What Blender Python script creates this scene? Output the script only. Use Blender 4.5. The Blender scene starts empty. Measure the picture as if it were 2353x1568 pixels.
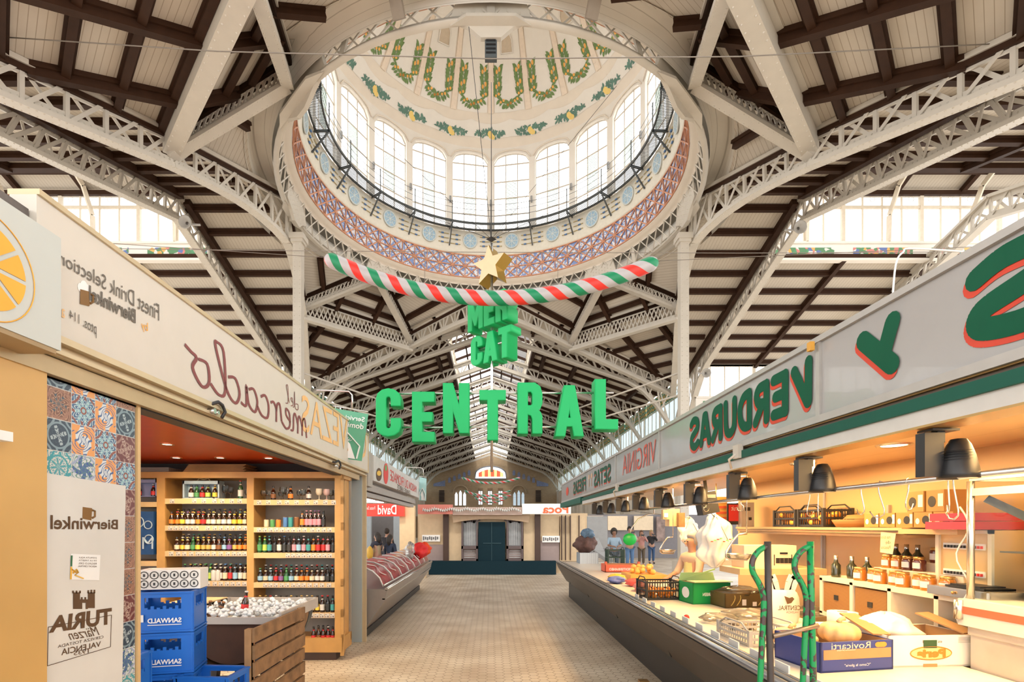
import bpy, bmesh, math, random
from math import sin, cos, pi, sqrt, atan2, radians
from mathutils import Vector, Matrix
random.seed(7)
SC = bpy.context.scene
COL = SC.collection
EYE = 1.9
FPX = 1180.0
VX, VY = 1128.0, 1208.0
# ---------------- camera, light, exposure ----------------
cam = bpy.data.cameras.new('camera'); cam_o = bpy.data.objects.new('camera', cam); COL.objects.link(cam_o)
cam.sensor_width = 36.0; cam.sensor_fit = 'HORIZONTAL'; cam.lens = 36.0 * FPX / 2353.0
cam.shift_x = (1176.5 - VX) / 2353.0; cam.shift_y = (VY - 784.0) / 2353.0
cam.clip_start = 0.05; cam.clip_end = 400
cam_o.location = (0, 0, EYE); cam_o.rotation_euler = (pi / 2, 0, 0)
SC.camera = cam_o
SC.view_settings.view_transform = 'Standard'
try: SC.view_settings.look = 'None'
except Exception: pass
SC.view_settings.exposure = 0.2; SC.view_settings.gamma = 1.0; SC.view_settings.use_curve_mapping = False
world = bpy.data.worlds.new('daylight'); SC.world = world; world.use_nodes = True
wn = world.node_tree.nodes; wn['Background'].inputs[0].default_value = (1.0, 0.985, 0.96, 1); wn['Background'].inputs[1].default_value = 3.0
SC.cycles.max_bounces = 7; SC.cycles.diffuse_bounces = 5; SC.cycles.glossy_bounces = 3
SC.cycles.transmission_bounces = 5; SC.cycles.transparent_max_bounces = 10
SC.cycles.caustics_reflective = False; SC.cycles.caustics_refractive = False
SC.cycles.sample_clamp_indirect = 6.0
sun = bpy.data.lights.new('sun', 'SUN'); sun.energy = 1.5; sun.angle = radians(6); sun.color = (1.0, .95, .86)
sun_o = bpy.data.objects.new('sun', sun); COL.objects.link(sun_o); sun_o.rotation_euler = (radians(38), 0, radians(-8))
def area_light(name, loc, size, power, color, rot=(0, 0, 0), sy=None):
    l = bpy.data.lights.new(name, 'AREA'); l.energy = power; l.color = color; l.shape = 'RECTANGLE'; l.size = size; l.size_y = sy or size
    o = bpy.data.objects.new(name, l); COL.objects.link(o); o.location = loc; o.rotation_euler = rot; return o
def spot(name, loc, aim, power, color, ang=80):
    l = bpy.data.lights.new(name, 'SPOT'); l.energy = power; l.color = color; l.spot_size = radians(ang); l.spot_blend = .8; l.shadow_soft_size = .12
    o = bpy.data.objects.new(name, l); COL.objects.link(o); o.location = loc
    o.rotation_euler = (Vector(aim) - Vector(loc)).to_track_quat('-Z', 'Y').to_euler(); return o

# ---------------- helpers ----------------
def R(px, py, Y): return Vector(((px - VX) / FPX * Y, Y, EYE + (VY - py) / FPX * Y))
def PX(px, py, X):
    Y = X * FPX / (px - VX); return Vector((X, Y, EYE + (VY - py) / FPX * Y))
def ZW(h): return h + EYE

def obj(name, me, parent=None, loc=None, rot=None):
    o = bpy.data.objects.new(name, me); COL.objects.link(o)
    if parent is not None: o.parent = parent
    if loc is not None: o.location = loc
    if rot is not None: o.rotation_euler = rot
    return o
def tag(o, label=None, cat=None, group=None, kind=None):
    if label: o['label'] = label
    if cat: o['category'] = cat
    if group: o['group'] = group
    if kind: o['kind'] = kind
    return o
def thing(name, label, cat, loc=(0, 0, 0), rz=0, group=None):
    o = bpy.data.objects.new(name, None); COL.objects.link(o); o.location = loc; o.rotation_euler = (0, 0, rz); o.empty_display_size = .1
    return tag(o, label, cat, group)
def struct(o): o['kind'] = 'structure'; return o
def kids(o): return [c for c in bpy.data.objects if c.parent == o]
def dup(src, parts, loc, rz=0, label=None, group=None):
    r = src.copy(); COL.objects.link(r); r.location = loc; r.rotation_euler = (0, 0, rz)
    if label: r['label'] = label
    if group: r['group'] = group
    for c in parts:
        d = c.copy(); COL.objects.link(d); d.parent = r
    return r

def smooth(pts, k=5):
    pts = [Vector(p) for p in pts]; n = len(pts); out = []
    for i in range(n - 1):
        a, b, c, d = pts[max(0, i - 1)], pts[i], pts[i + 1], pts[min(n - 1, i + 2)]
        for j in range(k):
            f = j / k; out.append(.5 * ((2 * b) + (c - a) * f + (2 * a - 5 * b + 4 * c - d) * f * f + (3 * b - a - 3 * c + d) * f ** 3))
    return out + [pts[-1]]
class MB:
    def __init__(s): s.v = []; s.f = []; s.m = []; s.uv = None; s.sm = []
    def add(s, vs, fs, mi=0, smooth=False):
        b = len(s.v); s.v += [tuple(v) for v in vs]
        for f in fs: s.f.append(tuple(i + b for i in f)); s.m.append(mi); s.sm.append(smooth)
        return s
    def box(s, c, d, mi=0, rz=0, M=None):
        x, y, z = d[0] / 2, d[1] / 2, d[2] / 2
        vs = [Vector((sx * x, sy * y, sz * z)) for sx in (-1, 1) for sy in (-1, 1) for sz in (-1, 1)]
        if rz: M = Matrix.Rotation(rz, 3, 'Z')
        if M is not None: vs = [M @ v for v in vs]
        c = Vector(c); vs = [v + c for v in vs]
        return s.add(vs, [(0, 1, 3, 2), (4, 6, 7, 5), (0, 4, 5, 1), (2, 3, 7, 6), (0, 2, 6, 4), (1, 5, 7, 3)], mi)
    def bx(s, a, b, mi=0):
        return s.box([(a[i] + b[i]) / 2 for i in range(3)], [abs(b[i] - a[i]) for i in range(3)], mi)
    def beam(s, p, q, w, h, up=(0, 0, 1), mi=0):
        p = Vector(p); q = Vector(q); d = q - p
        if d.length < 1e-6: return s
        d.normalize(); up = Vector(up); sd = d.cross(up)
        if sd.length < 1e-4: sd = d.cross(Vector((1, 0, 0)))
        sd.normalize(); u = sd.cross(d); u.normalize()
        vs = [P + sd * (a * w / 2) + u * (b * h / 2) for P in (p, q) for a, b in ((-1, -1), (1, -1), (1, 1), (-1, 1))]
        return s.add(vs, [(0, 1, 2, 3), (7, 6, 5, 4), (0, 4, 5, 1), (1, 5, 6, 2), (2, 6, 7, 3), (3, 7, 4, 0)], mi)
    def path(s, pts, w, h, up=(0, 0, 1), mi=0):
        for a, b in zip(pts, pts[1:]): s.beam(a, b, w, h, up, mi)
        return s
    def tube(s, pts, r, n=8, mi=0, closed=False, caps=True):
        pts = [Vector(p) for p in pts]; N = len(pts); rings = []
        ref = Vector((0, 0, 1))
        for i, p in enumerate(pts):
            if closed: d = pts[(i + 1) % N] - pts[i - 1]
            else: d = pts[min(i + 1, N - 1)] - pts[max(i - 1, 0)]
            if d.length < 1e-9: d = Vector((0, 0, 1))
            d.normalize()
            if i == 0:
                a = d.cross(ref)
                if a.length < .05: a = d.cross(Vector((1, 0, 0)))
            else: a = pa - d * pa.dot(d)
            a.normalize(); pa = a; b = d.cross(a); rr = r[i] if isinstance(r, (list, tuple)) else r
            rings.append([p + a * (cos(2 * pi * k / n) * rr) + b * (sin(2 * pi * k / n) * rr) for k in range(n)])
        vs = [v for g in rings for v in g]; fs = []
        for i in range(N if closed else N - 1):
            j = (i + 1) % N
            for k in range(n): fs.append((i * n + k, i * n + (k + 1) % n, j * n + (k + 1) % n, j * n + k))
        s.add(vs, fs, mi, True)
        if caps and not closed:
            b = len(s.v) - len(vs)
            s.f.append(tuple(b + k for k in range(n))); s.m.append(mi); s.sm.append(False)
            s.f.append(tuple(b + (N - 1) * n + n - 1 - k for k in range(n))); s.m.append(mi); s.sm.append(False)
        return s
    def lathe(s, prof, n=24, c=(0, 0, 0), mi=0, a0=0, a1=2 * pi, smooth=True):
        full = abs(a1 - a0 - 2 * pi) < 1e-6; cols = n if full else n + 1; vs = []
        for r, z in prof:
            for k in range(cols):
                a = a0 + (a1 - a0) * k / n; vs.append((c[0] + r * cos(a), c[1] + r * sin(a), c[2] + z))
        fs = []
        for i in range(len(prof) - 1):
            for k in range(n):
                k2 = (k + 1) % cols; fs.append((i * cols + k, i * cols + k2, (i + 1) * cols + k2, (i + 1) * cols + k))
        return s.add(vs, fs, mi, smooth)
    def ball(s, c, r, n=10, mi=0, sc=(1, 1, 1)):
        prof = [(max(1e-4, sin(pi * i / (n // 2 + 1))) * r, -cos(pi * i / (n // 2 + 1)) * r) for i in range(n // 2 + 2)]
        b = len(s.v); s.lathe(prof, n, (0, 0, 0), mi)
        for i in range(b, len(s.v)): v = s.v[i]; s.v[i] = (v[0] * sc[0] + c[0], v[1] * sc[1] + c[1], v[2] * sc[2] + c[2])
        return s
    def prism(s, poly, o, u, v, t, mi=0):
        """2-D polygon on plane (o,u,v) given depth vector t"""
        o = Vector(o); u = Vector(u); v = Vector(v); t = Vector(t); n = len(poly)
        vs = [o + u * a + v * b for a, b in poly]; vs += [p + t for p in vs]
        fs = [tuple(range(n)), tuple(range(2 * n - 1, n - 1, -1))] + [(i, (i + 1) % n, n + (i + 1) % n, n + i) for i in range(n)]
        return s.add(vs, fs, mi)
    def build(s, name, mats, parent=None, loc=None, rot=None, fix=True):
        me = bpy.data.meshes.new(name)
        me.from_pydata([tuple(v) for v in s.v], [], s.f)
        if not isinstance(mats, (list, tuple)): mats = [mats]
        for m in mats: me.materials.append(m)
        me.polygons.foreach_set('material_index', s.m); me.polygons.foreach_set('use_smooth', s.sm)
        if s.uv:
            ul = me.uv_layers.new(name='UVMap'); i = 0
            for k, f in enumerate(s.f):
                q = s.uv.get(k)
                for j in range(len(f)):
                    if q: ul.data[i].uv = q[j]
                    i += 1
        if fix:
            bm = bmesh.new(); bm.from_mesh(me); bmesh.ops.recalc_face_normals(bm, faces=bm.faces); bm.to_mesh(me); bm.free()
        me.update()
        return obj(name, me, parent, loc, rot)
    def uvq(s, vs, mi=0, q=((-1, -1), (1, -1), (1, 1), (-1, 1))):
        if s.uv is None: s.uv = {}
        s.uv[len(s.f)] = q; return s.add(vs, [tuple(range(len(vs)))], mi)

# ---------------- materials ----------------
MATS = {}
def nodes(m): return m.node_tree.nodes, m.node_tree.links
def mat(name, col, rough=.6, metal=0, var=.08, scale=8, bump=0, spec=.5, emit=None, es=0, trans=0, coat=0):
    if name in MATS: return MATS[name]
    m = bpy.data.materials.new(name); m.use_nodes = True; N, L = nodes(m); b = N['Principled BSDF']
    c = tuple(col) + (1,)
    b.inputs['Roughness'].default_value = rough; b.inputs['Metallic'].default_value = metal
    b.inputs['Specular IOR Level'].default_value = spec
    if coat: b.inputs['Coat Weight'].default_value = coat
    if trans: b.inputs['Transmission Weight'].default_value = trans
    if emit: b.inputs['Emission Color'].default_value = tuple(emit) + (1,); b.inputs['Emission Strength'].default_value = es
    tc = N.new('ShaderNodeTexCoord'); nz = N.new('ShaderNodeTexNoise'); nz.inputs['Scale'].default_value = scale; nz.inputs['Detail'].default_value = 3
    L.new(tc.outputs['Object'], nz.inputs['Vector'])
    mx = N.new('ShaderNodeMix'); mx.data_type = 'RGBA'
    mx.inputs[6].default_value = tuple(max(0, x * (1 - var * 1.6)) for x in col) + (1,); mx.inputs[7].default_value = tuple(min(1, x * (1 + var)) for x in col) + (1,)
    L.new(nz.outputs['Fac'], mx.inputs[0]); L.new(mx.outputs[2], b.inputs['Base Color'])
    if bump:
        bp = N.new('ShaderNodeBump'); bp.inputs['Strength'].default_value = bump; bp.inputs['Distance'].default_value = .02
        L.new(nz.outputs['Fac'], bp.inputs['Height']); L.new(bp.outputs[0], b.inputs['Normal'])
    MATS[name] = m; return m
def stripes(name, col, col2, direc, pitch, frac=.08, rough=.7, var=.06, wob=0):
    """boards: grooves of col2 every pitch along a direction"""
    if name in MATS: return MATS[name]
    m = mat(name, col, rough, var=var, scale=1.5); N, L = nodes(m); b = N['Principled BSDF']
    src = b.inputs['Base Color'].links[0].from_socket
    tc = N.new('ShaderNodeNewGeometry'); dt = N.new('ShaderNodeVectorMath'); dt.operation = 'DOT_PRODUCT'; d = Vector(direc).normalized() / pitch
    dt.inputs[1].default_value = d; L.new(tc.outputs['Position'], dt.inputs[0])
    fr = N.new('ShaderNodeMath'); fr.operation = 'FRACT'; L.new(dt.outputs['Value'], fr.inputs[0])
    lt = N.new('ShaderNodeMath'); lt.operation = 'LESS_THAN'; lt.inputs[1].default_value = frac; L.new(fr.outputs[0], lt.inputs[0])
    mx = N.new('ShaderNodeMix'); mx.data_type = 'RGBA'; mx.inputs[7].default_value = tuple(col2) + (1,)
    L.new(lt.outputs[0], mx.inputs[0]); L.new(src, mx.inputs[6]); L.new(mx.outputs[2], b.inputs['Base Color']); return m
def glass(name, tint=(1, 1, 1), gl=.12, tr=0.0, rough=.05):
    """thin see-through sheet: mostly straight through, a little gloss, some scatter"""
    if name in MATS: return MATS[name]
    m = bpy.data.materials.new(name); m.use_nodes = True; N, L = nodes(m); N.remove(N['Principled BSDF']); out = N['Material Output']
    t = N.new('ShaderNodeBsdfTransparent'); t.inputs[0].default_value = tuple(tint) + (1,)
    g = N.new('ShaderNodeBsdfGlossy'); g.inputs['Roughness'].default_value = rough
    fr = N.new('ShaderNodeLayerWeight'); fr.inputs[0].default_value = gl
    mx = N.new('ShaderNodeMixShader'); L.new(fr.outputs['Fresnel'], mx.inputs[0]); L.new(t.outputs[0], mx.inputs[1]); L.new(g.outputs[0], mx.inputs[2]); last = mx
    if tr:
        d = N.new('ShaderNodeBsdfTranslucent'); d.inputs[0].default_value = tuple(tint) + (1,); m2 = N.new('ShaderNodeMixShader'); m2.inputs[0].default_value = tr
        L.new(mx.outputs[0], m2.inputs[1]); L.new(d.outputs[0], m2.inputs[2]); last = m2
    L.new(last.outputs[0], out.inputs[0]); MATS[name] = m; return m

IRON = mat('painted_iron', (.56, .515, .445), .45, var=.06, scale=3)
IRON_D = mat('painted_iron_matt', (.60, .56, .49), .5, var=.08, scale=3)
WOOD_D = mat('dark_stained_timber', (.040, .016, .007), .65, var=.25, scale=4, bump=.1, spec=.2)
PLASTER = mat('cream_plaster', (.78, .70, .60), .8, var=.05, scale=2)
PLASTER_L = mat('pale_plaster', (.80, .76, .70), .8, var=.04, scale=2)
PLASTER_W = mat('weathered_plaster', (.74, .70, .63), .8, var=.1, scale=3)
BLACK = mat('black_metal', (.02, .02, .022), .4)
DGREY = mat('dark_grey_metal', (.07, .08, .085), .45)
STEEL = mat('brushed_steel', (.62, .60, .57), .25, metal=.9)
ALU = mat('aluminium', (.44, .42, .40), .4, metal=.25)
WHITE = mat('white_paint', (.8, .8, .78), .5, var=.03)
BEECH = mat('beech_wood', (.55, .30, .09), .45, var=.15, scale=5, bump=.05)
BEECH_L = mat('pale_beech_wood', (.66, .45, .22), .5, var=.1, scale=5)
GREY_W = mat('grey_veneer', (.30, .27, .23), .6, var=.12, scale=6)
OLDWOOD = mat('weathered_planks', (.27, .15, .07), .75, var=.5, scale=9, bump=.4)
BARREL = mat('barrel_oak', (.060, .018, .006), .7, var=.4, scale=6, bump=.3)
RED = mat('red_paint', (.62, .03, .02), .5)
GREENL = mat('green_letter_foam', (.0, .42, .12), .6, var=.04, scale=3)
PAPER = mat('white_paper', (.82, .81, .79), .7, var=.03)
CARD = mat('brown_cardboard', (.38, .22, .10), .8, var=.12)
WHCARD = mat('white_cardboard', (.80, .77, .72), .7, var=.04)
PANEW = glass('window_glass', (1, 1, 1), .08, .12)
PANEC = glass('clear_glass', (.95, .98, .97), .15)
COPPER = mat('copper_ribs', (.60, .27, .15), .4, metal=.3, var=.15)
TEXTB = mat('brown_ink', (.10, .05, .02), .6)
MAROON = mat('maroon_ink', (.22, .06, .06), .6)
ORANGE = mat('orange_ink', (.85, .38, .05), .6)
PEACH = mat('pale_orange_ink', (.80, .48, .20), .6)
BLUEC = mat('blue_crate_plastic', (.015, .14, .55), .35, var=.05)
def cmat(c, rough=.5, pre='ink'):
    k = pre + '_%d_%d_%d' % tuple(int(x * 99) for x in c); return mat(k, c, rough)

# ---------------- lettering ----------------
def text_geo(s, bold=0, ext=0):
    cu = bpy.data.curves.new('lettering', 'FONT'); cu.body = s; cu.size = 1; cu.offset = bold; cu.extrude = ext; cu.resolution_u = 3
    o = bpy.data.objects.new('lettering', cu); COL.objects.link(o); bpy.context.view_layer.update()
    dg = bpy.context.evaluated_depsgraph_get(); me = bpy.data.meshes.new_from_object(o.evaluated_get(dg))
    vs = [v.co.copy() for v in me.vertices]; fs = [tuple(p.vertices) for p in me.polygons]
    bpy.data.objects.remove(o); bpy.data.curves.remove(cu); bpy.data.meshes.remove(me)
    x0 = min(v.x for v in vs); x1 = max(v.x for v in vs); y0 = min(v.y for v in vs); y1 = max(v.y for v in vs)
    return [((v.x - x0) / (x1 - x0), (v.y - y0) / (y1 - y0)) for v in vs], fs
TG = {}
def text4(s, q, m, parent=None, bold=0, name='lettering', lift=None, italic=0, mb=None, mi=0):
    """lettering between four corners: start-bottom, end-bottom, end-top, start-top"""
    k = (s, bold)
    if k not in TG: TG[k] = text_geo(s, bold)
    vs, fs = TG[k]; a, b, c, d = [Vector(p) for p in q]; lift = Vector(lift) if lift is not None else Vector((0, 0, 0))
    out = []
    for u, v in vs:
        if italic: u = u * (1 - italic) + italic * v
        out.append(a * ((1 - u) * (1 - v)) + b * (u * (1 - v)) + c * (u * v) + d * ((1 - u) * v) + lift)
    if mb is not None: mb.add(out, fs, mi); return None
    g = MB(); g.add(out, fs)
    inv = parent.matrix_world.inverted() if parent is not None else None
    return g.build(name, m, parent, fix=False)
# ---------------- floor ----------------
def hexfloor():
    m = bpy.data.materials.new('hexagonal_floor_tiles'); m.use_nodes = True; N, L = nodes(m); b = N['Principled BSDF']
    g = N.new('ShaderNodeNewGeometry')
    def vm(op, a, bb=None, val=None):
        n = N.new('ShaderNodeVectorMath'); n.operation = op
        if a is not None: L.new(a, n.inputs[0])
        if bb is not None: L.new(bb, n.inputs[1])
        if val is not None: n.inputs[1].default_value = val
        return n
    def ma(op, a, bb=None, val=None):
        n = N.new('ShaderNodeMath'); n.operation = op; L.new(a, n.inputs[0])
        if bb is not None: L.new(bb, n.inputs[1])
        if val is not None: n.inputs[1].default_value = val
        return n.outputs[0]
    s = .125; per = (s * sqrt(3), s, 1e6)
    p = g.outputs['Position']
    ds = []
    for off in ((0, 0, 0), (per[0] / 2, per[1] / 2, 0)):
        q = vm('DIVIDE', vm('ADD', p, None, off).outputs[0], None, per); r = vm('FRACTION', q.outputs[0]); r2 = vm('SUBTRACT', r.outputs[0], None, (.5, .5, 0))
        r3 = vm('MULTIPLY', r2.outputs[0], None, (per[0], per[1], 0)); ds.append(vm('LENGTH', r3.outputs[0]).outputs['Value'])
    df = ma('SUBTRACT', ds[0], ds[1]); ab = ma('ABSOLUTE', df); grout = ma('LESS_THAN', ab, None, .008)
    ay = []
    for off in ((0, 0, 0), (per[0] / 2, per[1] / 2, 0)):
        sy_ = N.new('ShaderNodeSeparateXYZ'); L.new(p, sy_.inputs[0]); q = ma('DIVIDE', ma('ADD', sy_.outputs[1], None, off[1]), None, per[1]); ay.append(ma('MULTIPLY', ma('ABSOLUTE', ma('SUBTRACT', ma('FRACT', q), None, .5)), None, per[1]))
    n0 = ma('LESS_THAN', ds[0], ds[1]); g0 = ma('MULTIPLY', ma('GREATER_THAN', ay[0], None, s / 2 - .004), n0); inv = N.new('ShaderNodeMath'); inv.operation = 'SUBTRACT'; inv.inputs[0].default_value = 1; L.new(n0, inv.inputs[1])
    g1 = ma('MULTIPLY', ma('GREATER_THAN', ay[1], None, s / 2 - .004), inv.outputs[0]); grout = ma('MAXIMUM', ma('MAXIMUM', grout, g0), g1)
    nz = N.new('ShaderNodeTexNoise'); nz.inputs['Scale'].default_value = 1.3; nz.inputs['Detail'].default_value = 5; L.new(p, nz.inputs['Vector'])
    nz2 = N.new('ShaderNodeTexWhiteNoise')
    r = N.new('ShaderNodeValToRGB'); r.color_ramp.elements[0].position = .3; r.color_ramp.elements[0].color = (.47, .38, .28, 1); r.color_ramp.elements[1].position = .7; r.color_ramp.elements[1].color = (.72, .65, .54, 1)
    L.new(nz.outputs['Fac'], r.inputs[0])
    mx = N.new('ShaderNodeMix'); mx.data_type = 'RGBA'; mx.inputs[7].default_value = (.26, .19, .13, 1); L.new(grout, mx.inputs[0]); L.new(r.outputs[0], mx.inputs[6]); L.new(mx.outputs[2], b.inputs['Base Color'])
    b.inputs['Roughness'].default_value = .42
    bp = N.new('ShaderNodeBump'); bp.inputs['Strength'].default_value = .3; bp.inputs['Distance'].default_value = .004; bp.invert = True
    L.new(grout, bp.inputs['Height']); L.new(bp.outputs[0], b.inputs['Normal']); return m
f = MB(); f.add([(-34, -14, 0), (34, -14, 0), (34, 95, 0), (-34, 95, 0)], [(0, 1, 2, 3)])
struct(f.build('floor', hexfloor()))

# ---------------- roof over the crossing ----------------
CY = 20.64           # dome axis
def W(x, ry, h): return Vector((x, CY + ry, EYE + h))
BC = (.57, .51, .43); BG = (.36, .30, .23)
def boards(direc): return stripes('roof_boards_%d_%d' % (round(direc[0] * 9), round(direc[1] * 9)), BC, BG, (direc[0], direc[1], 0), .15, .1)
RC = 8.85
def clip_line(poly, p, d):
    t0, t1 = -1e9, 1e9; n = len(poly); area = sum(poly[i][0] * poly[(i + 1) % n][1] - poly[(i + 1) % n][0] * poly[i][1] for i in range(n)); sg = 1 if area > 0 else -1
    for i in range(n):
        a = poly[i]; b = poly[(i + 1) % n]; nx, ny = -(b[1] - a[1]) * sg, (b[0] - a[0]) * sg
        den = d[0] * nx + d[1] * ny; num = (p[0] - a[0]) * nx + (p[1] - a[1]) * ny
        if abs(den) < 1e-9:
            if num < 0: return None
            continue
        t = -num / den
        if den > 0: t0 = max(t0, t)
        else: t1 = min(t1, t)
    return (t0, t1) if t1 - t0 > .05 else None
def circ_cut(p, d, t0, t1, rc):
    b = p[0] * d[0] + p[1] * d[1]; c = p[0] ** 2 + p[1] ** 2 - rc * rc; D = b * b - c
    if D <= 0: return [(t0, t1)]
    s0, s1 = -b - sqrt(D), -b + sqrt(D); out = []
    if t0 < s0: out.append((t0, min(t1, s0)))
    if t1 > s1: out.append((max(t0, s1), t1))
    return [x for x in out if x[1] - x[0] > .05]
def roof_beams(mb, poly, zf, d, sp, w, h, off=0, rc=None, drop=0):
    L = sqrt(d[0] ** 2 + d[1] ** 2); d = (d[0] / L, d[1] / L); n = (-d[1], d[0])
    ks = [p[0] * n[0] + p[1] * n[1] for p in poly]; k = math.ceil((min(ks) - off) / sp) * sp + off
    while k < max(ks):
        p = (n[0] * k, n[1] * k); t = clip_line(poly, p, d)
        if t:
            for a, b in (circ_cut(p, d, t[0], t[1], rc) if rc else [t]):
                P = (p[0] + d[0] * a, p[1] + d[1] * a); Q = (p[0] + d[0] * b, p[1] + d[1] * b)
                mb.beam(W(P[0], P[1], zf(*P) - h / 2 - drop), W(Q[0], Q[1], zf(*Q) - h / 2 - drop), w, h)
                # narrower step moulding along both sides
                mb.beam(W(P[0], P[1], zf(*P) - h * .2), W(Q[0], Q[1], zf(*Q) - h * .2), w + .12, h * .4)
        k += sp
def plane3(a, b, c):
    a, b, c = Vector(a), Vector(b), Vector(c); n = (b - a).cross(c - a)
    return lambda x, y: a.z - (n.x * (x - a.x) + n.y * (y - a.y)) / n.z
zn = lambda x, y: 13.35 - .34 * abs(x)
zt = lambda x, y: 13.35 - .31 * abs(y)
P0 = (0, 8.2, 13.3); P45 = (5.85, 5.85, 13.5); P90 = (8.2, 0, 13.3); NA = (4.8, 10.3, 11.72); NB = (9.5, 5.4, 11.68); CC = (11.8, 12.6, 9.4)
def mir(p, sx, sy): return (p[0] * sx, p[1] * sy) + tuple(p[2:])
def corner(sx, sy):
    bo = MB(); be = MB(); m = lambda p: mir(p, sx, sy)
    # steep kite, low kite, two side triangles
    for pts, fam, circ in (((P45, NA, NB), 'k', 0), ((NA, CC, NB), 'k', 0), ((P90, P45, NB), 'c', 1), ((P45, P0, NA), 'c', 1)):
        q = [m(p) for p in pts]; zf = plane3(*q)
        if circ:
            arc0, arc1 = (0, pi / 4) if pts[0] is P90 else (pi / 4, pi / 2)
            arc = [(RC * cos(arc0 + (arc1 - arc0) * i / 10) * sx, RC * sin(arc0 + (arc1 - arc0) * i / 10) * sy) for i in range(11)]
            apex = m(NB) if pts[0] is P90 else m(NA)
            vs = [W(a[0], a[1], zf(*a)) for a in arc] + [W(*apex)]
            bo.add(vs, [(i, i + 1, 11) for i in range(10)])
        else: bo.add([W(*p) for p in q], [(0, 1, 2)])
        pl = [(p[0], p[1]) for p in q]
        if fam == 'k':
            d = (q[1][0] - q[-1][0], q[1][1] - q[-1][1]) if pts[0] is P45 else (q[0][0] - q[2][0], q[0][1] - q[2][1])
            roof_beams(be, pl, zf, d, .62 if pts[0] is P45 else 1.12, .17, .22, off=.3); roof_beams(be, pl, zf, (sx * 1.0, sy * 1.0), 2.3, .2, .3, off=1.1)
        else:
            d = (q[1][0] - q[0][0], q[1][1] - q[0][1]); roof_beams(be, pl, zf, (q[0][0] - q[2][0], q[0][1] - q[2][1]) if pts[0] is P90 else (q[1][0] - q[2][0], q[1][1] - q[2][1]), 1.5, .17, .25, off=.5, rc=RC)
        for a, b in zip(q, q[1:] + q[:1]):
            if circ and (a[0] ** 2 + a[1] ** 2 < 72) and (b[0] ** 2 + b[1] ** 2 < 72): continue
            be.beam(W(a[0], a[1], a[2] - .12), W(b[0], b[1], b[2] - .12), .25, .24)
    return bo, be
bo = MB(); be = MB()
for sx in (-1, 1):
    for sy in (-1, 1):
        a, b = corner(sx, sy); a_b = boards((sx, sy * -1) if True else 0)
        roofc = a.build('ceiling', boards((sx, sy)), fix=False); struct(roofc)
        b.build('beam', WOOD_D, roofc)
# transept arms: far slope, near slope
XA, XE, MW = 12.6, 27.0, 3.0
for sx in (-1, 1):
    for sy in (-1, 1):
        bo = MB(); be = MB()
        # inner triangle node - corner - arch
        tri = [(8.2 * sx, 0), (11.8 * sx, 12.6 * sy), (XA * sx, 0)]
        quad = [(XA * sx, MW * sy), (XA * sx, 11.0 * sy), (XE * sx, 11.0 * sy), (XE * sx, MW * sy)]
        bo.add([W(p[0], p[1], zt(*p)) for p in ((9.0 * sx, 0), (8.95 * sx, 2.6 * sy), (11.8 * sx, 12.6 * sy), (XA * sx, 12.6 * sy), (XA * sx, 0))], [(0, 1, 2, 3, 4)])
        bo.add([W(p[0], p[1], zt(*p)) for p in quad], [(0, 1, 2, 3)])
        roof_beams(be, tri, zt, (1, 0), 1.12, .17, .22, off=.55, rc=9.0); roof_beams(be, quad, zt, (1, 0), 1.12, .17, .22, off=.55)
        roof_beams(be, quad, zt, (0, 1), 4.1, .2, .28, off=.15)
        for x in (XA - .25,): be.beam(W(x * sx, .2 * sy, zt(x, .2) - .14), W(x * sx, 12.4 * sy, zt(x, 12.4) - .14), .24, .28)
        be.beam(W(XA * sx, MW * sy, zt(0, MW) - .1), W(XE * sx, MW * sy, zt(0, MW) - .1), .25, .25)
        c = bo.build('ceiling', boards((1, 0)), fix=False); struct(c); be.build('beam', WOOD_D, c)
# nave arm: two slopes, monitor strip open in the middle
NY0, NY1 = 12.6, 72.4
for sx in (-1, 1):
    bo = MB(); be = MB()
    quad = [(MW * sx, NY0), (11.9 * sx, NY0), (11.9 * sx, NY1), (MW * sx, NY1)]
    tri = [(0, 8.2), (11.8 * sx, NY0), (0, NY0)]
    bo.add([W(p[0], p[1], zn(*p)) for p in ((0, 8.9), (2.5 * sx, 8.9), (11.8 * sx, NY0), (0, NY0))], [(0, 1, 2, 3)])
    bo.add([W(p[0], p[1], zn(*p)) for p in quad], [(0, 1, 2, 3)])
    roof_beams(be, quad, zn, (0, 1), 2.2, .2, .28, off=.6 * sx); roof_beams(be, quad, zn, (1, 0), 1.56, .17, .22)
    roof_beams(be, tri, zn, (0, 1), 1.5, .17, .25, off=.3, rc=9.0)
    be.beam(W(MW * sx, NY0, zn(MW, 0) - .1), W(MW * sx, NY1, zn(MW, 0) - .1), .25, .3)
    c = bo.build('ceiling', boards((0, 1)), fix=False); struct(c); be.build('beam', WOOD_D, c)

# nave arm behind the camera, unseen; added to block sky light
for sx in (-1, 1):
    bo = MB(); be = MB(); y1 = -13.0; y0 = -34.0
    bo.add([W(0, y1, 13.35), W(12.2 * sx, y1, zn(12.2, 0)), W(12.2 * sx, y0, zn(12.2, 0)), W(0, y0, 13.35)], [(0, 1, 2, 3)])
    roof_beams(be, [(0, y1), (12.2 * sx, y1), (12.2 * sx, y0), (0, y0)], zn, (1, 0), 2.2, .2, .28)
    c = bo.build('ceiling', boards((0, 1)), fix=False); struct(c); be.build('beam', WOOD_D, c)

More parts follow.
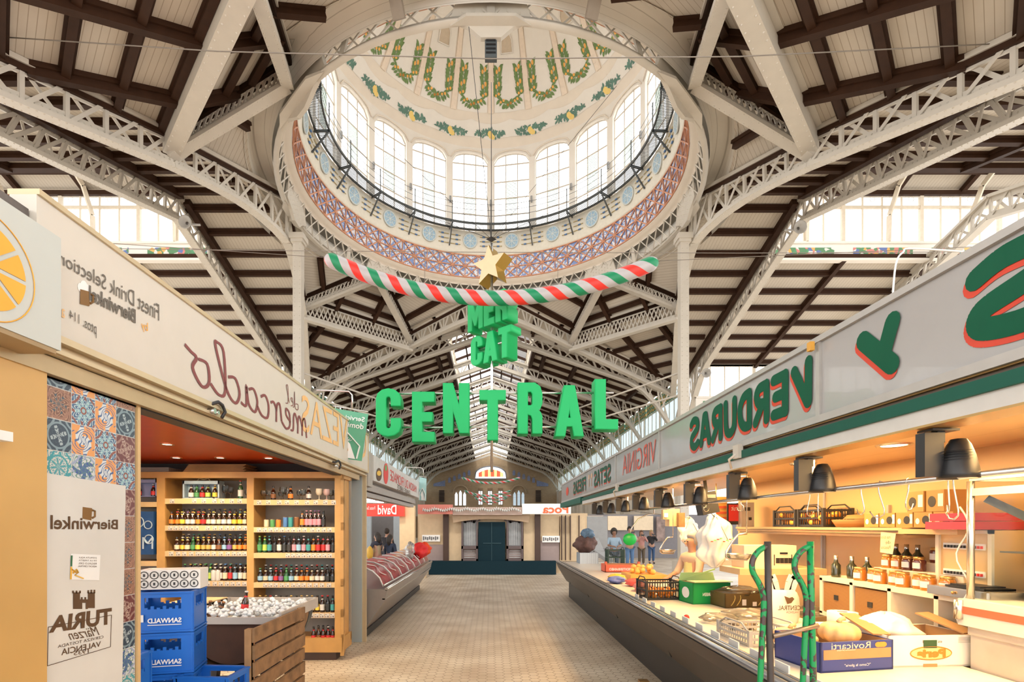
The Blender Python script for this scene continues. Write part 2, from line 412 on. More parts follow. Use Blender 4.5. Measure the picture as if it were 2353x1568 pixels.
# ---------------- lantern windows along arms ----------------
FRAME = mat('cream_window_iron', (.72, .64, .52), .5)
def frieze_mat():
    if 'fruit_frieze' in MATS: return MATS['fruit_frieze']
    m = mat('fruit_frieze', (.72, .70, .66), .5); N, L = nodes(m); b = N['Principled BSDF']
    g = N.new('ShaderNodeNewGeometry'); v = N.new('ShaderNodeTexVoronoi'); v.inputs['Scale'].default_value = 5.5; L.new(g.outputs['Position'], v.inputs['Vector'])
    r = N.new('ShaderNodeValToRGB'); r.color_ramp.interpolation = 'CONSTANT'; e = r.color_ramp.elements
    e[0].color = (.10, .25, .12, 1); e[1].position = .3; e[1].color = (.70, .40, .12, 1)
    for p, c in ((.45, (.62, .22, .2, 1)), (.6, (.72, .70, .66, 1)), (.72, (.12, .18, .42, 1)), (.82, (.1, .3, .15, 1)), (.9, (.72, .7, .66, 1))): x = e.new(p); x.color = c
    s = N.new('ShaderNodeSeparateColor'); L.new(v.outputs['Color'], s.inputs[0]); L.new(s.outputs[0], r.inputs[0]); L.new(r.outputs[0], b.inputs['Base Color']); return m
wcount = [0]
def window_strip(p, q, z0, z1, n, inward, frz=True, slim=.06, head=.75, pane=None):
    """row of glazed lights between two plan points"""
    wcount[0] += 1
    p = Vector((p[0], p[1], 0)); q = Vector((q[0], q[1], 0)); d = (q - p); Ln = d.length; d.normalize(); nrm = Vector(inward)
    P = lambda t, z: p + d * t + Vector((0, 0, z))
    fr = MB()
    for i in range(n + 1):
        big = i % 4 == 0; fr.beam(P(Ln * i / n, z0), P(Ln * i / n, z1), .16 if big else slim, .14 if big else slim, up=nrm)
    for z in (z0, z1, z1 - head): fr.beam(P(0, z), P(Ln, z), .1, .12)
    for i in range(n):   # small roundel in every head light
        c = P(Ln * (i + .5) / n, z1 - head / 2); fr.tube([c + d * (.12 * cos(a)) + Vector((0, 0, .12 * sin(a))) for a in [2 * pi * k / 8 for k in range(8)]], .014, 4, closed=True)
    root = fr.build('window_%d' % wcount[0], FRAME); struct(root)
    g = MB(); g.add([P(0, z0), P(Ln, z0), P(Ln, z1), P(0, z1)], [(0, 1, 2, 3)]); g.build('window_pane', pane or PANEW, root)
    if frz:
        b = MB(); b.beam(P(0, z0 - .42), P(Ln, z0 - .42), .12, .72); b.beam(P(0, z0 - .03), P(Ln, z0 - .03), .3, .1); b.beam(P(0, z0 - .8), P(Ln, z0 - .8), .3, .1)
        b.build('window_sill', PLASTER_L, root)
        g = MB(); k = int(Ln / 3.4)
        for i in range(k):
            a0 = Ln * (i + .12) / k; a1 = Ln * (i + .88) / k
            g.add([P(a0, z0 - .62) + nrm * .07, P(a1, z0 - .62) + nrm * .07, P(a1, z0 - .24) + nrm * .07, P(a0, z0 - .24) + nrm * .07], [(0, 1, 2, 3)])
        g.build('painted_panel', frieze_mat(), root)
    return root
for sx in (-1, 1):
    # clerestory of the transept arm, far and near faces
    window_strip((XA * sx, CY + MW), (XE * sx, CY + MW), ZW(13.0), ZW(15.4), 16, (0, -1, 0))
    mo = MB(); mo.add([W(XA * sx, MW + .4, 15.35), W(XE * sx, MW + .4, 15.35), W(XE * sx, 0, 16.6), W(XA * sx, 0, 16.6)], [(0, 1, 2, 3)])
    mo.add([W(XA * sx, -MW - .4, 15.35), W(XE * sx, -MW - .4, 15.35), W(XE * sx, 0, 16.6), W(XA * sx, 0, 16.6)], [(0, 1, 2, 3)])
    mo.add([W(XA * sx, -MW, 12.4), W(XE * sx, -MW, 12.4), W(XE * sx, -MW, 13.2), W(XA * sx, -MW, 13.2)], [(0, 1, 2, 3)])
    mc = struct(mo.build('ceiling', boards((1, .01)), fix=False)); mb = MB()
    for k in range(6):
        x = (XA + 3.0 * k) * sx
        for s in (1,): mb.beam(W(x, s * MW, 15.3), W(x, 0, 16.5), .2, .22)
    for ry, h in ((MW * .97, 15.35), (2.0, 15.72), (1.0, 16.1), (0.1, 16.5)): mb.beam(W(XA * sx, ry, h - .1), W(XE * sx, ry, h - .1), .15, .2)
    mb.build('beam', WOOD_D, mc)
    wh = MB()
    for k in range(1, 6): x = (XA + 3.75 * (k - .5)) * sx; wh.path([W(x, 3.0 - .1 , 13.0), W(x, 2.85, 14.2), W(x, 2.3, 15.2), W(x, 1.2, 15.9)], .07, .25)
    wh.build('bracket', FRAME, mc)
    # low outer clerestory beyond the eaves
    window_strip((XA * sx, CY + 11.0), (XE * sx, CY + 11.0), ZW(7.9), ZW(9.85), 16, (0, -1, 0), frz=True, head=.01)
# nave monitor
for sx in (-1, 1):
    window_strip((MW * sx, CY + NY0), (MW * sx, CY + NY1), ZW(12.9), ZW(14.2), 60, (-sx, 0, 0), frz=False, slim=.05, head=.4)
    mo = MB(); mo.add([W(MW * sx, NY0, 12.3), W(MW * sx, NY1, 12.3), W(MW * sx, NY1, 12.9), W(MW * sx, NY0, 12.9)], [(0, 1, 2, 3)]); struct(mo.build('ceiling', PLASTER_L, fix=False))
    mo = MB(); mo.add([W(MW * sx, NY0, 14.2), W(MW * sx, NY1, 14.2), W(0, NY1, 15.3), W(0, NY0, 15.3)], [(0, 1, 2, 3)])
    mc = struct(mo.build('ceiling', PANEW, fix=False)); mb = MB()  # glazed so sky shows white, standing in for strongly lit boards
    k = NY0
    while k < NY1: mb.beam(W(MW * sx, k, 14.1), W(0, k, 15.2), .14, .18); k += 2.1
    for t in (.33, .66, 1): mb.beam(W(MW * sx * (1 - t), NY0, 14.1 + 1.1 * t), W(MW * sx * (1 - t), NY1, 14.1 + 1.1 * t), .12, .16)
    mb.build('beam', WOOD_D, mc)
    # nave outer walls: stained lights over a painted band
    PANEB = glass('pale_blue_glass', (.30, .38, .42), .1, .3)
    window_strip((12.2 * sx, CY + NY0), (12.2 * sx, CY + NY1), ZW(6.0), ZW(9.2), 64, (-sx, 0, 0), frz=False, pane=PANEB)
    wl = MB(); wl.add([W(12.2 * sx, NY0, -EYE), W(12.2 * sx, NY1, -EYE), W(12.2 * sx, NY1, 6.0), W(12.2 * sx, NY0, 6.0)], [(0, 1, 2, 3)])
    wo = struct(wl.build('wall_%s' % ('left' if sx < 0 else 'right'), PLASTER, fix=False))
    tb = MB()
    for k in range(10):
        y0 = NY0 + 6.3 * k
        tb.prism([(0, 0), (6.0, 0), (6.0, .9), (0, .9)], W(11.95 * sx, y0 + .15, 8.35), (0, 1, 0), (0, 0, 1), (.08 * sx, 0, 0))
    gm = mat('green_citrus_tiles', (.03, .20, .12), .4); N, L = nodes(gm); b = N['Principled BSDF']; g = N.new('ShaderNodeNewGeometry'); v = N.new('ShaderNodeTexVoronoi'); v.inputs['Scale'].default_value = 2.6; v.inputs['Randomness'].default_value = .25
    L.new(g.outputs['Position'], v.inputs['Vector']); rr = N.new('ShaderNodeValToRGB'); rr.color_ramp.interpolation = 'CONSTANT'; e = rr.color_ramp.elements; e[0].color = (.85, .5, .12, 1); e[1].position = .3; e[1].color = (.03, .2, .12, 1); x = e.new(.55); x.color = (.75, .72, .62, 1)
    L.new(v.outputs['Distance'], rr.inputs[0]); L.new(rr.outputs[0], b.inputs['Base Color'])
    tb.build('tile_band', gm, wo)
# ---------------- iron girders ----------------
def rivets(mb, p, q, up, side, n, r=.03, off=.0):
    p = Vector(p); q = Vector(q); side = Vector(side)
    for i in range(n):
        c = p.lerp(q, (i + .5) / n) + side * off
        for s in (1,):
            vs = [c + side * r * .9]; a = (q - p).normalized(); b = side.cross(a)
            vs += [c + a * r, c + b * r, c - a * r, c - b * r]; mb.add(vs, [(0, 1, 2), (0, 2, 3), (0, 3, 4), (0, 4, 1)])
def girder(label, bot, top, w=.34, pat='truss', cell=.9, group=None, riv=0, name='lattice_girder', web=.09, ch=.12, double=True):
    """bot/top: matching polylines of chord centre points"""
    t = thing(name, label, 'girder', group=group)
    bot = [Vector(p) for p in bot]; top = [Vector(p) for p in top]
    up = (top[len(top) // 2] - bot[len(bot) // 2]).normalized()
    if abs(up.z) < .3: up = Vector((0, 0, 1))
    a = MB(); a.path(bot, w, ch, up)
    for p, q in zip(bot, bot[1:]): a.beam(p + up * .14, q + up * .14, .06, .22, up)
    b = MB(); b.path(top, w, ch, up)
    for p, q in zip(top, top[1:]): b.beam(p - up * .14, q - up * .14, .06, .22, up)
    if riv:
        for p, q in zip(bot, bot[1:]):
            sd = (q - p).cross(up).normalized(); n = max(2, int((q - p).length / riv))
            for s in (-1, 1):
                rivets(a, p + up * .16, q + up * .16, up, sd * s, n, off=.03); rivets(a, p + sd * (s * w * .36) - up * (ch / 2), q + sd * (s * w * .36) - up * (ch / 2), up, -up, n)
        for p, q in zip(top, top[1:]):
            sd = (q - p).cross(up).normalized(); n = max(2, int((q - p).length / riv))
            for s in (-1, 1): rivets(b, p - up * .16, q - up * .16, up, sd * s, n, off=.03)
    a.build('bottom_chord', IRON, t); b.build('top_chord', IRON, t)
    def cum(pl):
        c = [0]
        for p, q in zip(pl, pl[1:]): c.append(c[-1] + (q - p).length)
        return c
    cb, ct = cum(bot), cum(top)
    def at(pl, c, f):
        d = f * c[-1]
        for i in range(len(pl) - 1):
            if d <= c[i + 1] + 1e-9: return pl[i].lerp(pl[i + 1], (d - c[i]) / max(1e-9, c[i + 1] - c[i]))
        return pl[-1]
    n = max(2, round(cb[-1] / cell)); g = MB(); sd = (bot[-1] - bot[0]).cross(up).normalized()
    for i in range(n):
        f0, f1 = i / n, (i + 1) / n; B0, B1, T0, T1 = at(bot, cb, f0), at(bot, cb, f1), at(top, ct, f0), at(top, ct, f1)
        o = .07 if double else 0
        if pat == 'truss':
            g.beam(B0, T0, web * 1.1, web, sd)
            g.beam(B0 + sd * o, T1 + sd * o, web, .03, sd); g.beam(T0 - sd * o, B1 - sd * o, web, .03, sd)
        elif pat == 'warren':
            M = T0.lerp(T1, .5); g.beam(B0, M, web, .05, sd); g.beam(M, B1, web, .05, sd); g.beam(B0, T0, web * .8, .05, sd)
        else:
            H = (T0 - B0).length; rows = 3
            # dense crossed lattice
            g.beam(B0 + sd * .02, T0.lerp(T1, 0) .lerp(T1, 1) + sd * .02, web, .03, sd); g.beam(T0 - sd * .02, B1 - sd * .02, web, .03, sd)
            M0 = B0.lerp(T0, .5); M1 = B1.lerp(T1, .5); BM = B0.lerp(B1, .5); TM = T0.lerp(T1, .5)
            for P, Q in ((M0, TM), (BM, M1)): g.beam(P + sd * .02, Q + sd * .02, web, .03, sd)
            for P, Q in ((M0, BM), (TM, M1)): g.beam(P - sd * .02, Q - sd * .02, web, .03, sd)
    g.build('lattice', IRON, t)
    return t
def off(p, dz): return Vector(p) + Vector((0, 0, dz))
def seg(p, q, n, sag=0): return [Vector(p).lerp(Vector(q), i / n) - Vector((0, 0, sag * 4 * (i / n) * (1 - i / n))) for i in range(n + 1)]
SIDE = {(-1, 1): 'far corner beyond the beer shop', (1, 1): 'far corner above the vegetable stall', (-1, -1): 'corner over the orange slice sign', (1, -1): 'corner over the Y lettering'}
def gd(a, b, h0, h1, lab, pat='truss', cell=.95, riv=0, arc=0, **k):
    n = 8; bot = []; top = []
    for i in range(n + 1):
        f = i / n; T = Vector(a).lerp(Vector(b), f); top.append(T); bot.append(T - Vector((0, 0, h0 + (h1 - h0) * f + (arc * (1 - f) ** 3))))
    return girder(lab, bot, top, pat=pat, cell=cell, riv=riv, **k)
for (sx, sy), nm in SIDE.items():
    m = lambda p: W(*mir(p, sx, sy)); d = Vector((0, 0, .05))
    rv = .16 if sy < 0 else .3
    gd(m(P90) - d, m(NB) - d, .95, .95, 'riveted white girder from the dome ring to the %s' % nm, cell=1.0, riv=rv, arc=.9)
    gd(m(NB) - d, m(CC) - d, .95, .95, 'riveted white girder falling to the outer edge, %s' % nm, cell=1.0, riv=rv)
    if sy > 0:
        gd(m(P0) - d, m(NA) - d, .95, .95, 'white girder rising to the ring behind the hanging letters, %s' % nm, pat='warren', cell=.75, arc=.4)
        gd(m(NA) - d, m(CC) - d, .95, .95, 'long sloping white girder in front of the nave, %s' % nm, pat='warren', cell=.75)
    gd(m(P45), m(NB), .85, .75, 'short crossed-lattice girder from ring gusset outward, %s' % nm, pat='dense', cell=.42, riv=rv, web=.055)
    gd(m(P45), m(NA), .85, .75, 'short crossed-lattice girder from ring gusset inward, %s' % nm, pat='dense' if sy > 0 else 'warren', cell=.42, riv=rv, web=.055)
    if sy > 0: gd(m(NB) - d, m(NA) - d, 1.15, 1.15, 'deep white girder of dense crossed lattice, %s' % nm, pat='dense', cell=.5, web=.06)
    else:
        t = thing('box_beam', 'smooth riveted white beam running up over the %s' % nm, 'beam'); g = MB(); g.beam(m(NB) - d * 9, m(NA) - d * 9, .42, .5)
        g.beam(m(NB) - d * 2, m(NA) - d * 2, .7, .1); sdv = (m(NA) - m(NB)).cross(Vector((0, 0, 1))).normalized()
        for s in (-1, 1): rivets(g, m(NB) - d * 14 + sdv * (.15 * s), m(NA) - d * 14 + sdv * (.15 * s), (0, 0, 1), (0, 0, -1), 26)
        g.build('flange', IRON, t)
# transept gable arches (planes of constant x)
def gable_arch(label, P, half, zt0, slope, dep=1.0, group=None, riv=0, cell=.85, foot=5.2, pat='truss', w=.34, side=0):
    """P(u,h) -> point ; u across -half..half"""
    top = []; bot = []
    us = [-half + 2 * half * i / 24 for i in range(25)]
    for u in us:
        if side and u * side < -.01: continue
        t = zt0 - slope * abs(u); k = max(0, (abs(u) - half * .74) / (half * .26))
        top.append(P(u, t)); bot.append(P(u * (1 - .015 * k), t - dep - 1.9 * k * k))
    return girder(label, bot, top, pat=pat, cell=cell, riv=riv, group=group, w=w)
for sx in (-1, 1):
    wh = 'beer shop' if sx < 0 else 'vegetable stall'
    gable_arch('big white gable arch crossing the roof high above the %s' % wh, lambda u, h: W(XA * sx, u, h), 12.2, 13.25, .31, dep=.95, riv=.16)
    gable_arch('outer white gable arch past the clerestory above the %s' % wh, lambda u, h: W((XA + 7.5) * sx, u, h), 12.2, 13.25, .31, dep=.9)
# nave arches
for k in range(10):
    Y = NY0 + 6.3 * k
    gable_arch('white nave arch number %d behind the hanging letters, counted from the dome' % (k + 1), lambda u, h: W(u, Y, h), 11.8, 13.25, .34, dep=.95, group='white lattice arches of the nave', cell=1.2 if k < 4 else 1.6, pat='warren' if k else 'truss')
# ---------------- columns ----------------
def column(x, y, h, lab, w=.3, group=None, cap=True):
    t = thing('iron_column', lab, 'column', (x, y, 0), 0, group); a = MB(); a.bx((-w / 2, -w / 2, 0), (w / 2, w / 2, h))
    for s in (-1, 1): rivets(a, (s * w * .3, -w / 2, 2.5), (s * w * .3, -w / 2, h - .1), 0, (0, -1, 0), int(h / .22))
    a.build('shaft', IRON, t)
    c = MB(); c.bx((-w * .85, -w * .85, h), (w * .85, w * .85, h + .22)); c.bx((-w * .7, -w * .7, h - .12), (w * .7, w * .7, h)); c.build('capital', IRON, t)
    f = MB(); f.bx((-w, -w, 0), (w, w, .5)); f.build('plinth', IRON_D, t); return t
for sx in (-1, 1):
    column(7.75 * sx, CY + .05, 13.35, 'tall riveted white column standing behind the %s' % ('beer shop' if sx < 0 else 'vegetable stall'), .34)
    for k in range(10): column(11.7 * sx, CY + NY0 + 6.3 * k, 7.9, 'slim nave column, %s row, number %d from the dome' % ('left' if sx < 0 else 'right', k + 1), .3, 'slim columns along the nave')
# horizontal tie braces near the columns
for sx in (-1, 1):
    t = thing('tie_brace', 'thin white braces joining the tall column to the nave, %s side' % ('beer shop' if sx < 0 else 'vegetable stall'), 'brace'); g = MB()
    c = Vector((7.75 * sx, CY, 0))
    for z0, z1, x in ((8.1, 7.4, 4), (7.4, 8.1, 4), (7.4, 7.4, 4), (8.1, 8.3, -3.5), (7.2, 7.2, -4)): g.tube([c + Vector((0, 0, z0)), Vector(((7.75 + (x if x > 0 else x)) * sx, CY + 12, z1 + .6))], .045, 5)
    g.build('rod', IRON, t)
# ---------------- dome ----------------
def ring_pt(r, a, h): return W(r * sin(a), r * cos(a), h)   # a=0 is the far side
DL = 'of the dome'
ring = thing('dome_ring', 'round white riveted ring carrying the dome over the crossing', 'ring')
fl = MB(); c0 = (0, CY, EYE)
fl.lathe([(7.88, 12.44), (8.06, 12.44), (8.06, 12.5), (7.88, 12.5), (7.88, 12.44)], 96, c0); fl.lathe([(7.95, 12.5), (7.95, 12.6), (7.99, 12.6), (7.99, 12.5)], 96, c0); fl.build('flange', IRON, ring)
lt = MB(); n = 84
for i in range(n):
    a, b = 2 * pi * i / n, 2 * pi * (i + 1) / n
    lt.beam(ring_pt(7.97, a, 12.55), ring_pt(7.74, b, 13.3), .05, .04); lt.beam(ring_pt(7.74, a, 13.3), ring_pt(7.97, b, 12.55), .05, .04)
    if i % 7 == 0: lt.beam(ring_pt(7.97, a, 12.6), ring_pt(7.8, a, 13.3), .2, .06, up=ring_pt(1, a, 12.6) - W(0, 0, 12.6))
lt.build('lattice', IRON, ring)
co = MB(); co.lathe([(7.78, 13.26), (7.78, 13.32), (7.7, 13.34), (7.66, 13.38), (7.56, 13.38), (7.52, 13.45), (7.46, 13.46), (7.46, 13.52)], 96, c0); co.build('cornice', PLASTER, ring)
def roof_at(a):
    x, y = abs(sin(a)) * 8.95, abs(cos(a)) * 8.95
    return plane3(P90, P45, NB)(x, y) if y < x else plane3(P45, P0, NA)(x, y)
sk = MB(); NSK = 128; vs = []
for i in range(NSK):
    a = 2 * pi * i / NSK; z = roof_at(a)
    for r_, h in ((8.1, 12.78), (8.12, 13.0), (8.22, 13.25), (8.42, max(z + .38, 13.35)), (8.7, max(z + .32, 13.3)), (8.95, z - .03)): vs.append(ring_pt(r_, a, h))
sk.add(vs, [(i * 6 + j, i * 6 + j + 1, ((i + 1) % NSK) * 6 + j + 1, ((i + 1) % NSK) * 6 + j) for i in range(NSK) for j in range(5)], 0, True)
s_ = sk.build('skirt_boards', stripes('skirt_planks', (.74, .70, .63), (.5, .46, .4), (0, 0, 1), .16, .06), ring)
sk = MB(); sk.lathe([(9.7, 12.6), (9.5, 14.2), (9.0, 15.2), (7.5, 15.7)], 96, c0); sk.build('outer_cover', IRON_D, ring)  # unseen; added to keep sky light off the skirt boards
# gusset plates on the ring
for ang in range(0, 360, 45):
    if ang in (0,): continue
    a = radians(ang); u = Vector((cos(a), -sin(a), 0)); n_ = Vector((sin(a), cos(a), 0)); o = ring_pt(8.0, a, 12.5) - n_ * .22
    wd = 1.45 if ang in (135, 225) else 1.0
    poly = [(-wd, .1), (-wd * .55, -.12), (-.25, -.38), (.25, -.38), (wd * .55, -.12), (wd, .1), (wd * .8, .75), (.4, 1.15), (-.4, 1.15), (-wd * .8, .75)]
    g = MB(); g.prism(poly, o, u, (0, 0, 1), n_ * .12)
    for i in range(-5, 6):
        for j in range(-1, 6):
            x, z = i * .17, j * .17 + (.08 if i % 2 else 0)
            if abs(x) < wd * .8 - abs(z - .3) * .5: rivets(g, o + u * (x - .01) + Vector((0, 0, z)), o + u * (x + .01) + Vector((0, 0, z)), 0, -n_, 1, r=.03)
    g.prism([(-wd, 0), (wd, 0), (wd * .6, .25), (-wd * .6, .25)], o + Vector((0, 0, -.1)) + n_ * .12, u, n_, (0, 0, .08))
    g.build('gusset_plate', IRON, ring)
# drum: tile band, frieze
def polar_tiles():
    m = mat('blue_white_tiles', (.72, .74, .78), .35); N, L = nodes(m); b = N['Principled BSDF']; g = N.new('ShaderNodeNewGeometry')
    v = N.new('ShaderNodeTexVoronoi'); v.inputs['Scale'].default_value = 6; v.feature = 'F1'; L.new(g.outputs['Position'], v.inputs['Vector'])
    w = N.new('ShaderNodeTexNoise'); w.inputs['Scale'].default_value = 14; L.new(g.outputs['Position'], w.inputs['Vector'])
    ad = N.new('ShaderNodeMath'); ad.operation = 'ADD'; L.new(v.outputs['Distance'], ad.inputs[0]); L.new(w.outputs['Fac'], ad.inputs[1])
    r = N.new('ShaderNodeValToRGB'); r.color_ramp.interpolation = 'CONSTANT'; e = r.color_ramp.elements; e[0].color = (.03, .08, .38, 1); e[1].position = .64; e[1].color = (.78, .79, .82, 1)
    x = e.new(1.0); x.color = (.2, .3, .6, 1)
    L.new(ad.outputs[0], r.inputs[0]); L.new(r.outputs[0], b.inputs['Base Color']); return m
dome = thing('dome', 'tall painted dome with citrus wreaths and arched windows', 'dome'); struct(dome)
tb = MB(); tb.lathe([(7.46, 13.5), (7.36, 14.7)], 96, c0); tb.build('tile_band', polar_tiles(), dome)
rb = MB(); n = 66
for i in range(n):
    a, b = 2 * pi * i / n, 2 * pi * (i + 1) / n; r0, r1, r2 = 7.43, 7.38, 7.33; h0, h1, h2 = 13.52, 14.1, 14.68
    for P, Q in (((r0, a, h0), (r2, a, h2)), ((r0, a, h0), (r1, b, h1)), ((r1, a, h1), (r0, b, h0)), ((r1, a, h1), (r2, b, h2)), ((r2, a, h2), (r1, b, h1)), ((r1, a, h1), (r1, b, h1)), ((r0, a, h0), (r0, b, h0)), ((r2, a, h2), (r2, b, h2))):
        if P[0] == Q[0] == r0 or P[0] == Q[0] == r2: w = .04
        else: w = .035
        rb.beam(ring_pt(*P), ring_pt(*Q), w, .05)
rb.build('rib_grid', COPPER, dome)
fz = MB(); fz.lathe([(7.40, 14.66), (7.28, 14.72), (7.27, 14.8), (7.2, 15.1), (7.13, 15.85), (7.2, 15.88)], 100, c0); fz.build('frieze', mat('frieze_cream', (.74, .70, .60), .6), dome)
BLUE_M = mat('medallion_blue', (.35, .52, .66), .5, var=.25, scale=14); GOLD_L = mat('ochre_lines', (.50, .38, .14), .6); DBL = mat('deep_blue_paint', (.08, .2, .45), .5)
def frame_at(r, a, h, tilt=0):
    n_ = Vector((-sin(a), -cos(a), 0)); u = Vector((cos(a), -sin(a), 0)); return ring_pt(r, a, h), u, n_
for k in range(20):
    a = radians(9 + 18 * k)
    if 120 < math.degrees(a) < 240: continue
    o, u, n_ = frame_at(7.13, a, 15.35); v = Vector((0, 0, 1)) + n_ * .1
    g = MB(); g.tube([o + u * (.36 * cos(t)) + v * (.36 * sin(t)) for t in [2 * pi * i / 20 for i in range(20)]], .035, 6, closed=True); g.tube([o + u * (.2 * cos(t)) + v * (.2 * sin(t)) for t in [2 * pi * i / 14 for i in range(14)]], .015, 4, closed=True)
    for i in range(8): t = 2 * pi * i / 8; g.beam(o, o + u * (.33 * cos(t)) + v * (.33 * sin(t)), .03, .03, n_)
    md = MB(); md.add([o] + [o + u * (.34 * cos(2 * pi * i / 20)) + v * (.34 * sin(2 * pi * i / 20)) for i in range(20)], [(0, 1 + i, 1 + (i + 1) % 20) for i in range(20)])
    md_o = md.build('medallion', BLUE_M, dome); g.build('medallion_rim', mat('medallion_edge', (.62, .68, .68), .5), md_o)
    l = MB(); l2 = MB()
    for hh in (15.12, 15.35, 15.58):
        for s in (-1, 1):
            a0 = a + s * radians(4.2); a1 = a + s * radians(8.6); pts = [ring_pt(7.14 - (hh - 15.35) * .1, a0 + (a1 - a0) * i / 4, hh) for i in range(5)]
            l.tube(pts, .018, 4); l2.tube([pts[1], pts[2]], .04, 4)
    l.build('ochre_line', GOLD_L, dome); l2.build('blue_ornament', DBL, dome)
# window wall of the drum
dw = MB(); NW = 20; HW = radians(7.6)
def archh(f): return 19.6 + .5 * sqrt(max(0, 1 - f * f))     # f in -1..1
for k in range(NW):
    ac = radians(9 + 18 * k); e0, e1 = ac - radians(9), ac + radians(9)
    for r, fl_ in ((7.1, 0), (7.32, 1)):
        P = lambda a, h: ring_pt(r, a, h)
        dw.add([P(e0, 15.85), P(ac - HW, 15.85), P(ac - HW, 20.4), P(e0, 20.4)], [(0, 1, 2, 3)]); dw.add([P(ac + HW, 15.85), P(e1, 15.85), P(e1, 20.4), P(ac + HW, 20.4)], [(0, 1, 2, 3)])
        for i in range(10):
            f0, f1 = -1 + .2 * i, -1 + .2 * (i + 1); dw.add([P(ac + HW * f0, archh(f0)), P(ac + HW * f1, archh(f1)), P(ac + HW * f1, 20.4), P(ac + HW * f0, 20.4)], [(0, 1, 2, 3)])
    A = lambda r, a, h: ring_pt(r, a, h)
    for s in (-1, 1): dw.add([A(7.1, ac + s * HW, 15.85), A(7.32, ac + s * HW, 15.85), A(7.32, ac + s * HW, 19.6), A(7.1, ac + s * HW, 19.6)], [(0, 1, 2, 3)])
    for i in range(10):
        f0, f1 = -1 + .2 * i, -1 + .2 * (i + 1); dw.add([A(7.1, ac + HW * f0, archh(f0)), A(7.32, ac + HW * f0, archh(f0)), A(7.32, ac + HW * f1, archh(f1)), A(7.1, ac + HW * f1, archh(f1))], [(0, 1, 2, 3)])
dw.lathe([(7.1, 15.85), (7.32, 15.85)], 80, c0)
dw.build('window_wall', PLASTER_L, dome, fix=False)
# glazing
LOUV = mat('pale_louvre_glass', (.55, .70, .66), .3)
MULL = mat('window_glazing_bar', (.58, .52, .44), .5)
for k in range(NW):
    deg = 9 + 18 * k; deg = deg - 360 if deg > 180 else deg
    if abs(deg) > 130: continue
    ac = radians(deg); r = 7.25; g = MB(); P = lambda f, h: ring_pt(r, ac + HW * f, h)
    for f in (-1, -.33, .33, 1): g.beam(P(f, 15.85), P(f, archh(f)), .05, .05, up=ring_pt(1, ac, 0) - W(0, 0, 0))
    for h in (15.95, 16.8, 17.7, 18.6, 19.5): g.beam(P(-1, h), P(1, h), .04, .05)
    g.tube([P(-1 + .2 * i, archh(-1 + .2 * i)) for i in range(11)], .03, 4)
    wcount[0] += 1; wo = struct(g.build('window_%d' % wcount[0], MULL))
    p = MB(); p.add([P(-1, 15.9), P(1, 15.9), P(1, 19.6)] + [P(1 - .2 * i, archh(1 - .2 * i)) for i in range(1, 10)] + [P(-1, 19.6)], [tuple(range(13))]); p.build('window_pane', PANEW, wo, fix=False)
    lv = MB()
    for i in range(22):
        h = 16.85 + i * .08
        lv.beam(ring_pt(r - .05, ac - HW * .3, h), ring_pt(r - .05, ac + HW * .3, h), .035, .012)
    lv.build('louvre', LOUV, wo)
# cream moulding over the arches: scalloped band
PROF = [(7.1, 20.38), (6.98, 20.8), (6.62, 21.35), (6.25, 21.8), (5.87, 22.35), (5.35, 23.3), (4.75, 24.3), (4.1, 25.1), (3.2, 25.9), (2.2, 26.4), (1.2, 26.7), (0.01, 26.8)]
def prof(s):
    s = max(0, min(len(PROF) - 1.0001, s)); i = int(s); f = s - i; return (PROF[i][0] + (PROF[i + 1][0] - PROF[i][0]) * f, PROF[i][1] + (PROF[i + 1][1] - PROF[i][1]) * f)
def dp(a, s, o=0):
    r, h = prof(s); r2, h2 = prof(s + .05); n = Vector((h2 - h, 0, -(r2 - r))); n.normalize(); return ring_pt(r - o * abs(n.x), a, h - o * abs(n.z))
dm = MB(); dm.lathe(PROF, 120, c0); dm.build('shell', PLASTER, dome)
def decal(mb, outline, o=.02, mi=0): mb.add([dp(a, s, o) for a, s in outline], [tuple(range(len(outline)))], mi)
mo = MB(); band = MB(); pan = MB(); rib = MB()
for k in range(NW):
    deg = 9 + 18 * k; deg = deg - 360 if deg > 180 else deg
    if abs(deg) > 135: continue
    ac = radians(deg)
    # arch moulding on the wall
    mo.tube([ring_pt(7.06, ac + HW * 1.12 * f, archh(f) + .1) for f in [-1 + .2 * i for i in range(11)]], .035, 5)
    # scalloped garland band in lighter plaster
    M = 8
    for i in range(M):
        f0, f1 = -1 + 2 * i / M, -1 + 2 * (i + 1) / M; b0 = lambda f: .75 + .55 * (1 - f * f) ** .5 * .6; b1 = lambda f: 1.95 + .3 * (1 - abs(f)) ** 2
        decal(band, [(ac + radians(9) * f0, b0(f0)), (ac + radians(9) * f1, b0(f1)), (ac + radians(9) * f1, b1(f1)), (ac + radians(9) * f0, b1(f0))], .015)
    # recessed panel
    S = [2.75 + .5 * i for i in range(13)]
    for s0, s1 in zip(S, S[1:]):
        for i in range(8): decal(pan, [(ac + radians(-7.2 + 1.8 * i), s0), (ac + radians(-5.4 + 1.8 * i), s0), (ac + radians(-5.4 + 1.8 * i), s1), (ac + radians(-7.2 + 1.8 * i), s1)], .015)
    for dd in (-9,):
        for o_, w in ((0, .22),):
            for i in range(14):
                s0, s1 = 2.7 + i * .5, 2.7 + (i + 1) * .5
                if s1 > 10: break
                rib.beam(dp(ac + radians(dd), s0, .03), dp(ac + radians(dd), s1, .03), .26 * prof(s0)[0] / 6, .07)
mo.build('arch_moulding', PLASTER, dome); band.build('garland_band', PLASTER_L, dome, fix=False); pan.build('painted_panel', PLASTER_L, dome, fix=False); rib.build('rib', mat('rib_rose_plaster', (.80, .68, .56), .7), dome)
